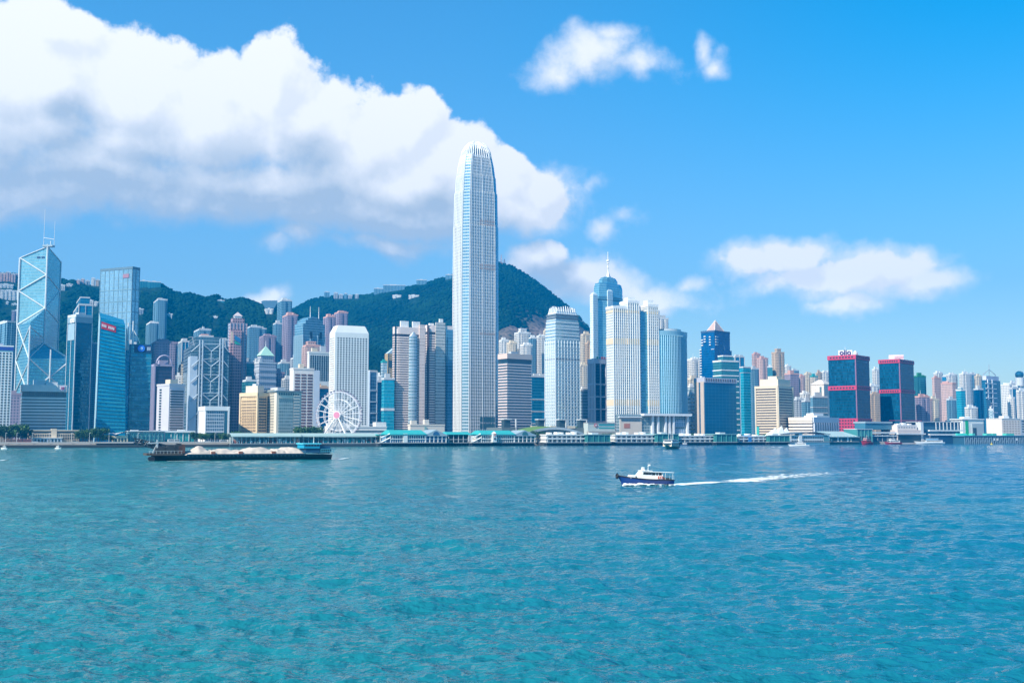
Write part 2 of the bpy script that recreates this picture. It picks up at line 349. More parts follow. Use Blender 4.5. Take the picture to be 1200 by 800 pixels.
# houses and slabs on the slopes and ridges: what they are, photo columns, rows, wall, bays
HILL_ROWS = [
 ('pale pink slab first on the ridge beside the mast tower', 0, 6, 320, 330, 'pink', 2), ('pale pink slab second on the ridge beside the mast tower', 7, 12, 319, 330, 'pink', 2),
 ('pale pink slab third on the ridge beside the mast tower', 13, 18, 321, 331, 'pink', 2), ('mauve slab on the ridge touching the mast tower', 19, 27, 321, 330, 'mauve', 3),
 ('pink house just under the ridge slabs beside the mast tower', 22, 28, 328, 334, 'pink', 2),
 ('long white terrace below the ridge slabs', 0, 15, 333, 338, 'white', 4), ('long white apartment block on the wooded slope', 1, 22, 340, 352, 'white', 5),
 ('bluish wing of the long white apartment block', 22, 27, 341, 352, 'bluegrey', 2), ('mauve grey block low on the slope beside the mast tower', 14, 26, 364, 375, 'mauve', 3),
 ('low white villa under the long white apartment block', 7, 10, 354, 357, 'white', 1), ('low white terrace roof among the trees', 14, 21, 356, 358, 'white', 0),
 ('white block on the wooded slope right behind the mast tower', 69, 76, 334, 341, 'white', 3), ('small white villa beside the white block behind the mast tower', 78, 85, 333, 336, 'white', 2),
 ('small pink ridge house', 90, 94, 328, 333, 'pink', 1), ('pink ridge house with a tank', 95, 99, 327, 333, 'pink', 1), ('low grey ridge house', 100, 105, 329, 334, 'grey', 2),
 ('white ridge tower beside the flat topped glass tower', 107, 111, 326, 334, 'white', 1), ('tan ridge house touching the flat topped glass tower', 112, 117, 328, 335, 'tan', 1),
 ('white villa above the bank with white lettering', 104, 109, 352, 358, 'white', 2), ('small white villa near the white villa above the bank', 110, 115, 354, 359, 'white', 1),
 ('green clad ridge slab', 163, 174, 329, 337, 'teal', 4), ('lower end of the green clad ridge slab', 174, 188, 330, 337, 'teal', 5),
 ('pale villa on the slope beside the flat topped glass tower', 160, 168, 362, 369, 'grey', 3), ('white villa alone in the dark trees', 195, 202, 368, 371, 'white', 2),
 ('tiny white villa halfway up the dark slope', 250, 255, 371, 373, 'white', 1), ('flat white villa on the ridge line', 255, 263, 352, 354, 'teal', 2),
 ('pale villa near the saddle', 311, 320, 362, 368, 'white', 2),
 ('small grey tower on the rising ridge', 380, 386, 342, 348, 'bluegrey', 2), ('first pale slab in the ridge row', 391, 396, 343, 350, 'grey', 2), ('second pale slab in the ridge row', 397, 402, 345, 350, 'grey', 2),
 ('third pale slab in the ridge row', 403, 407, 344, 350, 'bluegrey', 1), ('fourth low slab in the ridge row', 408, 413, 346, 350, 'grey', 2), ('fifth low slab in the ridge row', 416, 420, 345, 350, 'grey', 1),
 ('blue grey ridge block beside the long ridge slab', 438, 449, 338, 344, 'bluegrey', 3), ('long stepped blue ridge slab', 449, 475, 334, 341, 'bluegrey', 7),
 ('grey ridge block near the tall finned tower', 488, 500, 328, 334, 'bluegrey', 3), ('small ridge house touching the tall finned tower', 522, 530, 322, 327, 'bluegrey', 2),
 ('white stepped villa alone below the long ridge slab', 460, 470, 346, 349, 'white', 2), ('white terrace villa beside the stepped villa below the ridge', 479, 491, 346, 349, 'white', 3),
]
def hill_hit(px, py):
    """where the sight line to a house's foot meets the slope"""
    Ys = np.arange(1350, 3420, 4.0); z = terrain(uu(px, py) * Ys, Ys); ray = CAMH + Ys * (zz(py, 1000.0) - CAMH) / 1000
    k = np.nonzero(z >= ray)[0]
    return float(Ys[k[0]]) if len(k) else float(Ys[np.argmax((z - CAMH) / Ys)])
HOUSE_SPOTS = []
for row in HILL_ROWS:
    xm = (row[1] + row[2]) / 2; Yh = hill_hit(xm, row[4]); HOUSE_SPOTS.append((uu(xm, row[4]) * Yh, Yh, (row[2] - row[1]) / 2 * Yh / FPX + 3))
# forest: tree crowns by the ten thousand on the slopes
rng = np.random.default_rng(5)
N = 125000
u_ = rng.uniform(-.56, .40, N); d_ = rng.uniform(480, 2600, N); Y_ = (SH0 + d_) / (1 - SHK * u_); X_ = u_ * Y_; Z_ = terrain(X_, Y_)
crestA = np.interp(u_, UA, HA); keep = (Z_ > GZ + 22) & (Y_ < YB + 30) & (rockmask(X_, Y_) < .35)
for (hx_, hy_, hr_) in HOUSE_SPOTS:
    keep &= ~((np.abs(X_ - hx_ * Y_ / hy_) < hr_) & (Y_ > hy_ - 60) & (Y_ < hy_ + 25))
keep &= ~((Y_ > YA + 60) & (Z_ < crestA * Y_ / YA - 25))
X_, Y_, Z_ = X_[keep], Y_[keep], Z_[keep]; N = len(X_)
ph = (1 + 5 ** .5) / 2
ICO = np.array([(-1, ph, 0), (1, ph, 0), (-1, -ph, 0), (1, -ph, 0), (0, -1, ph), (0, 1, ph), (0, -1, -ph), (0, 1, -ph), (ph, 0, -1), (ph, 0, 1), (-ph, 0, -1), (-ph, 0, 1)]) / 1.902
ICF = np.array([(0, 11, 5), (0, 5, 1), (0, 1, 7), (0, 7, 10), (0, 10, 11), (1, 5, 9), (5, 11, 4), (11, 10, 2), (10, 7, 6), (7, 1, 8), (3, 9, 4), (3, 4, 2), (3, 2, 6), (3, 6, 8), (3, 8, 9), (4, 9, 5), (2, 4, 11), (6, 2, 10), (8, 6, 7), (9, 8, 1)])
rad = rng.uniform(2.6, 5.6, N) * (.8 + .5 * fbm(X_ / 120, Y_ / 120, 3, 40))
P = ICO[None] * rad[:, None, None] * rng.uniform(.75, 1.25, (N, 12, 1)) * np.array([1, 1, .85])
P += np.stack([X_, Y_, Z_ + rad * .35], -1)[:, None]
F = (ICF[None] + (np.arange(N) * 12)[:, None, None]).reshape(-1, 3)
me = bpy.data.meshes.new('forest'); me.vertices.add(N * 12); me.vertices.foreach_set('co', P.astype(np.float32).ravel())
me.loops.add(F.size); me.loops.foreach_set('vertex_index', F.astype(np.int32).ravel()); me.polygons.add(len(F))
me.polygons.foreach_set('loop_start', np.arange(0, F.size, 3, dtype=np.int32)); me.update(calc_edges=True)
a = me.attributes.new('tint', 'FLOAT', 'POINT'); a.data.foreach_set('value', np.repeat(rng.random(N), 12).astype(np.float32))
fm = bpy.data.materials.new('forest leaves'); fm.use_nodes = True; t = NT(fm.node_tree); b = t.n['Principled BSDF']
at_ = t.new('ShaderNodeAttribute'); at_.attribute_name = 'tint'; tc = t.new('ShaderNodeTexCoord')
n1 = t.noise(tc.outputs['Object'], .006, 4, .6)
c = t.mix(at_.outputs['Fac'], (.0015, .017, .016), (.006, .032, .023)); c = t.mix(t.ss(n1, .42, .66), c, (.010, .044, .024))  # leaf colour kept dark in place of the cloud's shade
t.put(b.inputs['Base Color'], c); b.inputs['Roughness'].default_value = .85; b.inputs['Specular IOR Level'].default_value = .03
me.materials.append(fm)
fo = bpy.data.objects.new('forest', me); COL.objects.link(fo); fo['kind'] = 'stuff'; fo['label'] = 'dense dark green forest covering the steep hills behind the towers'

# ------------------------------------------------------------------ water
wm = bpy.data.materials.new('harbour water'); wm.use_nodes = True; t = NT(wm.node_tree); b = t.n['Principled BSDF']
tc = t.new('ShaderNodeTexCoord'); O = tc.outputs['Object']; so_ = t.new('ShaderNodeSeparateXYZ'); t.put(so_.inputs[0], O)
big = t.noise(O, .011, 4, .55); bay = t.ss(t.m('ADD', so_.outputs[0], t.m('MULTIPLY_ADD', big, 240, -120)), -160, 190)
c = t.mix(bay, WATER_A, WATER_B)
t.put(b.inputs['Base Color'], c); b.inputs['Roughness'].default_value = .07; b.inputs['IOR'].default_value = 1.33; b.inputs['Specular IOR Level'].default_value = .33
h1 = t.noise(t.vm('MULTIPLY', O, (.72, 1.0, 1)), 1.4, 3, .5, dist=.2); h2 = t.noise(t.vm('MULTIPLY', O, (.7, 1.1, 1)), 2.6, 1, .5); h3 = t.noise(O, .16, 3, .5)
gust = t.noise(O, .03, 3, .5); gk = t.ss(gust, .3, .7, .8, 1.15)
hh = t.m('ADD', t.m('MULTIPLY', t.m('MULTIPLY', h1, .72), gk), t.m('ADD', t.m('MULTIPLY', t.m('MULTIPLY', h2, .24), gk), t.m('MULTIPLY', h3, 1.8)))
bp = t.new('ShaderNodeBump'); bp.inputs['Strength'].default_value = 1.0; bp.inputs['Distance'].default_value = .55
t.put(bp.inputs['Height'], hh); t.put(b.inputs['Normal'], bp.outputs[0])
rows = np.concatenate([[-400, -100, -30, 5, 18, 26], 32 * np.exp(np.linspace(0, math.log(2300 / 32), 1000)), [2600, 3200, 3890]])
cols = np.concatenate([[-1.0], np.linspace(-.66, .66, 720), [1.0]])
Yw = np.repeat(rows[:, None], len(cols), 1)
Wd = np.maximum(np.abs(Yw), 30) + 30
Xw = cols[None] * Wd; Xw[:, 0] = np.minimum(Xw[:, 0], -4200); Xw[:, -1] = np.maximum(Xw[:, -1], 4200)
Zw = np.zeros_like(Xw)
rw = np.random.default_rng(11)
step = np.gradient(rows)[:, None]
for i in range(72):
    lam = min(1.0 * (1.05 ** i), 26)
    a = rw.normal(-.15, .62) + math.pi / 2 * .95; kx, ky = math.cos(a) * 2 * math.pi / lam, math.sin(a) * 2 * math.pi / lam
    amp = .0145 * lam ** .26 * np.clip((lam - 2.2 * step) / (2.5 * step), 0, 1)
    env = .25 + 1.5 * vnoise(Xw / (lam * 2.6) + i * 7.1, Yw / (lam * 2.2), i) ** 1.4
    phs = kx * Xw + ky * Yw + rw.uniform(0, 6.28) + 1.5 * vnoise(Xw / (lam * 1.7) + 3 * i, Yw / (lam * 1.7), i + 90)
    Zw += amp * env * (np.exp(.9 * np.sin(phs)) - 1.2)
Zw -= Zw.mean(); Zw *= np.clip((.665 - np.abs(cols)) / .06, 0, 1)[None]
water = grid_mesh('water', np.stack([Xw, Yw, Zw], -1), len(cols), len(rows), wm); water['kind'] = 'structure'
def wz(x, y):
    """height of the water surface"""
    k = int(np.clip(np.searchsorted(rows, y), 1, len(rows) - 1)); f_ = (y - rows[k - 1]) / (rows[k] - rows[k - 1])
    return float(np.interp(x, Xw[k - 1], Zw[k - 1]) * (1 - f_) + np.interp(x, Xw[k], Zw[k]) * f_)
# ------------------------------------------------------------------ towers: one builder for the many plain ones
def foot(x0, xc, x1, ytop, d, phi=64, dep=None, pym=None):
    """ground plan (near corner, right, back, left) from the photo columns of its edges"""
    pym = (ytop + 500) / 2 if pym is None else pym
    ph = R(phi)
    if xc is None:                                   # only one face shows: turned to the harbour
        A, B = pt(x0, d, pym), pt(x1, d, pym); Y = (A.y + B.y) / 2
        um = (uu(x0, pym) + uu(x1, pym)) / 2
        wd = (uu(x1, pym) - uu(x0, pym)) * Y
        r = Vector((1, -um, 0)).normalized(); f = Vector((um, 1, 0)).normalized(); M = Vector((um * Y, Y, 0))
        wd /= math.sqrt(1 + um * um); dep = dep or wd
        C, L = M + r * wd / 2, M - r * wd / 2
        return [tuple(L)[:2], tuple(C)[:2], tuple(C + f * dep)[:2], tuple(L + f * dep)[:2]]
    C = pt(xc, d, pym); dl = Vector((-math.cos(ph), math.sin(ph), 0)); dr = Vector((math.sin(ph), math.cos(ph), 0))
    def ln(x, v, dflt):
        u = uu(x, pym); den = v.x - u * v.y; a = (u * C.y - C.x) / den if abs(den) > 1e-4 else -1
        return a if 2 < a < 130 else dflt
    b = ln(x1, dr, dep or 25); a = ln(x0, dl, dep or 25)
    return [tuple(q)[:2] for q in (C, C + dr * b, C + dr * b + dl * a, C + dl * a)]
def faces_of(poly):
    """(start, unit along, length, outward normal) of each side"""
    out = []
    for i in range(len(poly)):
        a, b = Vector(poly[i]).to_3d(), Vector(poly[(i + 1) % len(poly)]).to_3d(); e = b - a; L = e.length; e.normalize()
        out.append((a, e, L, Vector((e.y, -e.x, 0))))
    return out
def seen(poly):
    """the sides turned to the harbour"""
    c = Vector((0, 0, 0)); return [f for f in faces_of(poly) if (f[0] + f[1] * f[2] / 2).dot(f[3]) < -1]

class Tower:
    def __init__(s, name, label, cat, poly, ytop=None, z1=None, base=None, group=None):
        s.cx = sum(p[0] for p in poly) / len(poly); s.cy = sum(p[1] for p in poly) / len(poly)
        s.z0 = ground(s.cx, s.cy) if base is None else base
        s.poly = poly; near = min(poly, key=lambda p: p[1]); s.near = near
        s.z1 = z1 if z1 is not None else zz(ytop, near[1])
        s.H = s.z1 - s.z0
        s.root = thing(name, label, cat, (s.cx, s.cy, s.z0), 0, group); s.off = Vector((-s.cx, -s.cy, -s.z0))
    def add(s, name, mb, m, parent=None, smooth=False):
        mb.v = [(p[0] - s.cx, p[1] - s.cy, p[2] - s.z0) for p in mb.v]
        return mb.build(name, m, parent or s.root, smooth=smooth)
    def zpx(s, py): return zz(py, s.near[1])
    def body(s, m, name='facade', z0=None, z1=None, poly=None, cap=None):
        z0 = s.z0 - 6 if z0 is None else z0
        return s.add(name, MB().prism(poly or s.poly, z0, s.z1 if z1 is None else z1, 0, 1), [m, cap or ROOF])
    def parapet(s, m, h=1.6, off=.35, poly=None, z=None, name='parapet'):
        z = s.z1 if z is None else z
        P = poly or s.poly; n = len(P); mb = MB(); o, i = offset(P, off), offset(P, -.6)
        for k in range(n):
            j = (k + 1) % n
            q = lambda a, zz_: (a[0], a[1], zz_)
            mb.face([q(o[k], z - h * .5), q(o[j], z - h * .5), q(o[j], z + h), q(o[k], z + h)])
            mb.face([q(o[k], z + h), q(o[j], z + h), q(i[j], z + h), q(i[k], z + h)])
            mb.face([q(i[j], z), q(i[k], z), q(i[k], z + h), q(i[j], z + h)])
            mb.face([q(o[j], z - h * .5), q(o[k], z - h * .5), q(i[k], z - h * .5), q(i[j], z - h * .5)])
        return s.add(name, mb, m)
    def bands(s, m, pitch, h, off=.5, z0=None, z1=None, name='floor_band', poly=None, first=None):
        """a ring of cladding on every floor"""
        z0 = s.z0 + 6 if z0 is None else z0; z1 = s.z1 if z1 is None else z1
        P = offset(poly or s.poly, off); n = max(1, int((z1 - z0) / pitch)); step = pitch
        if n > 100: n = 100; step = (z1 - z0) / n
        o = s.add(name, MB().prism(P, s.z0, s.z0 + h), m); o.location.z = z0 - s.z0
        for k in range(1, n): dup(o, s.root, (0, 0, z0 - s.z0 + k * step))
    def fins(s, m, n, w=.6, dep=.8, z0=None, z1=None, faces=None, name='fin', ends=True, top=None):
        z0 = s.z0 if z0 is None else z0; z1 = s.z1 if z1 is None else z1
        for fi, (a, e, L, nn) in enumerate(faces or seen(s.poly)):
            k = n[fi] if isinstance(n, (list, tuple)) else n
            if k < 1: continue
            mb = MB().obox((s.cx, s.cy, (z0 + z1) / 2), e * w, nn * dep * 2, (0, 0, z1 - z0)); o = s.add(name, mb, m); first = True
            for i in range(k):
                q = a + e * (L * (i / (k - 1) if ends and k > 1 else (i + .5) / k))
                loc = (q.x - s.cx, q.y - s.cy, 0)
                if first: o.location = loc; first = False
                else: dup(o, s.root, loc)
    def windows(s, m, face, cols, rows, w, h, z0, z1, u0=.06, u1=.94, cap=100, dep=.18, name='window', frame=None, skip=None):
        a, e, L, nn = face; spots = []
        for r in range(rows):
            for c in range(cols):
                if skip and skip(c, r): continue
                q = a + e * L * (u0 + (u1 - u0) * (c + .5) / cols); z = z0 + (z1 - z0) * (r + .5) / rows
                spots.append(Vector((q.x - s.cx, q.y - s.cy, z - s.z0)))
        mb = MB().obox((0, 0, 0), e * w, nn * dep * 2, (0, 0, h)); o = mb.build(name, m, s.root, spots[0])
        rr = random.Random(len(spots)); rest = spots[cap:]
        for q in spots[1:cap]: dup(o, s.root, q)
        if rest:
            mb = MB()
            for q in rest: mb.obox(q, e * w, nn * dep * 2, (0, 0, h))
            o2 = mb.build(name, m, s.root); o2['kind'] = 'stuff'
    def plant(s, m, spec, name='plant_room', z=None):
        """boxes on the roof: (from, to along the near wall, from, to in depth, height)"""
        C, Rr, B, L = [Vector(p) for p in (s.poly if len(s.poly) == 4 else s.quad)]
        z = s.z1 if z is None else z
        for (a0, a1, b0, b1, h) in spec:
            q = lambda a, b_: tuple(L + (C - L) * a + (Rr - C) * b_)
            # a: along left edge towards near corner, b: along the front
            s.add(name, MB().prism([q(a1, b0), q(a1, b1), q(a0, b1), q(a0, b0)], z, z + h), m)
    def bays(s, m, n, frac=.55, dep=1.4, z0=None, z1=None, name='bay_column', cap=None):
        z0 = s.z0 if z0 is None else z0; z1 = s.z1 - 1.2 if z1 is None else z1
        for fi, (a, e, L, nn) in enumerate(seen(s.poly)):
            k = n[fi] if isinstance(n, (list, tuple)) else max(1, round(n * L / max(f[2] for f in seen(s.poly))))
            if k < 1: continue
            w = L / k * frac
            mb = MB().obox((s.cx, s.cy, (z0 + z1) / 2), e * w, nn * dep * 2, (0, 0, z1 - z0)); o = s.add(name, mb, m)
            for i in range(k):
                q = a + e * L * (i + .5) / k; loc = (q.x - s.cx, q.y - s.cy, 0)
                if i == 0: o.location = loc
                else: dup(o, s.root, loc)
    def ant(s, p, z, h, r=.4, name='antenna', m=None):
        s.add(name, MB().tube((p[0], p[1], z), (p[0], p[1], z + h), r, r * .35), m or WHITE)
    def mid(s): return (s.cx, s.cy)

ROOF = mat('roof concrete', (.32, .32, .31), .9)
WHITE = mat('white paint', (.74, .75, .74), .5)
CREAM = mat('cream stone', (.68, .58, .44), .7)
TAN = mat('tan stone', (.52, .38, .27), .7)
PINK = mat('pink render', (.58, .34, .30), .8)
MAUVE = mat('mauve granite', (.30, .24, .30), .7)
GREY = mat('grey concrete', (.36, .37, .38), .8)
PALE = mat('pale grey cladding', (.55, .58, .60), .6)
DARKG = mat('dark glass', (.018, .05, .075), .07, 0, .35, .05, .8)
STEEL = mat('grey steel', (.45, .48, .50), .4, .3)
RED = mat('crimson cladding', (.42, .035, .075), .55)
NAVY = mat('navy panel', (.02, .05, .16), .4)
TEALR = mat('turquoise roof', (.03, .36, .36), .55)

def FM(key):
    """the facades the plain towers share"""
    D = dict(
        white=((.72, .71, .68), (.10, .15, .19), 3.4, 3.1, .5, .5),
        cream=((.68, .60, .48), (.12, .15, .17), 3.2, 3.0, .5, .5),
        pink=((.60, .42, .38), (.12, .14, .17), 3.2, 3.0, .5, .52),
        mauve=((.33, .28, .36), (.08, .11, .17), 3.0, 3.2, .55, .55),
        grey=((.42, .46, .50), (.08, .13, .18), 3.2, 3.0, .55, .55),
        tan=((.55, .42, .30), (.10, .12, .14), 3.2, 3.0, .5, .5),
        bluegrey=((.15, .30, .40), (.02, .11, .18), 3.0, 3.1, .6, .55),
        blue=((.03, .20, .33), (.0, .20, .38), 1.8, 3.9, .86, .74, .45, .08, .4),
        cyan=((.05, .33, .43), (.0, .34, .50), 1.6, 3.9, .86, .70, .45, .08, .4),
        teal=((.05, .20, .24), (.03, .22, .27), 1.8, 3.9, .84, .70, .5, .08, .4),
        navy=((.0, .06, .14), (.0, .08, .20), 1.8, 3.9, .86, .72, .35, .08, .4),
        pale=((.45, .55, .60), (.28, .46, .55), 1.8, 3.9, .8, .62, .5, .1, .4),
    )
    return facade('facade ' + key, *D[key])

def plain(kind, label, cat, x0, xc, x1, ytop, d, fac, bay=0, trim=None, top=1, phi=64, dep=None, group=None, band=None, fin=None, stack=None):
    P = foot(x0, xc, x1, ytop, d, phi, dep); T = Tower(kind, label, cat, P, ytop, group=group); fm = FM(fac)
    trim = trim or {'white': WHITE, 'cream': CREAM, 'pink': PINK, 'mauve': MAUVE, 'grey': PALE, 'tan': TAN}.get(fac, PALE)
    T.body(fm); T.parapet(trim)
    if bay: T.bays(fm, bay)
    if band: T.bands(trim, band[0], band[1], band[2] if len(band) > 2 else .4)
    if fin: T.fins(trim, fin)
    if top:
        T.plant(trim, [(.2, .62, .22, .66, rnd.uniform(4, 7))])
        if top > 1: T.plant(trim, [(.55, .85, .60, .9, rnd.uniform(2.5, 4))], 'water_tank')
        if top > 2: T.ant(T.mid(), T.z1 + 4, 16)
    if cat.startswith('apartment') and T.H > 40:     # roof clutter: tanks, stair heads, aerials
        for _ in range(rnd.randint(1, 3)):
            a, b = rnd.uniform(.1, .8), rnd.uniform(.1, .8); T.plant(trim, [(a, a + rnd.uniform(.08, .18), b, b + rnd.uniform(.08, .2), rnd.uniform(1.8, 5.5))], 'roof_tank')
        if rnd.random() < .4: T.ant((T.cx + rnd.uniform(-3, 3), T.cy), T.z1, rnd.uniform(7, 14), .35)
    if stack:                                        # a narrower upper storey block
        f, h = stack; q = scaled(P, f); T.body(fm, 'upper_storeys', T.z1, T.z1 + h, q)
        T.parapet(trim, 1.2, .3, q, T.z1 + h)
    return T
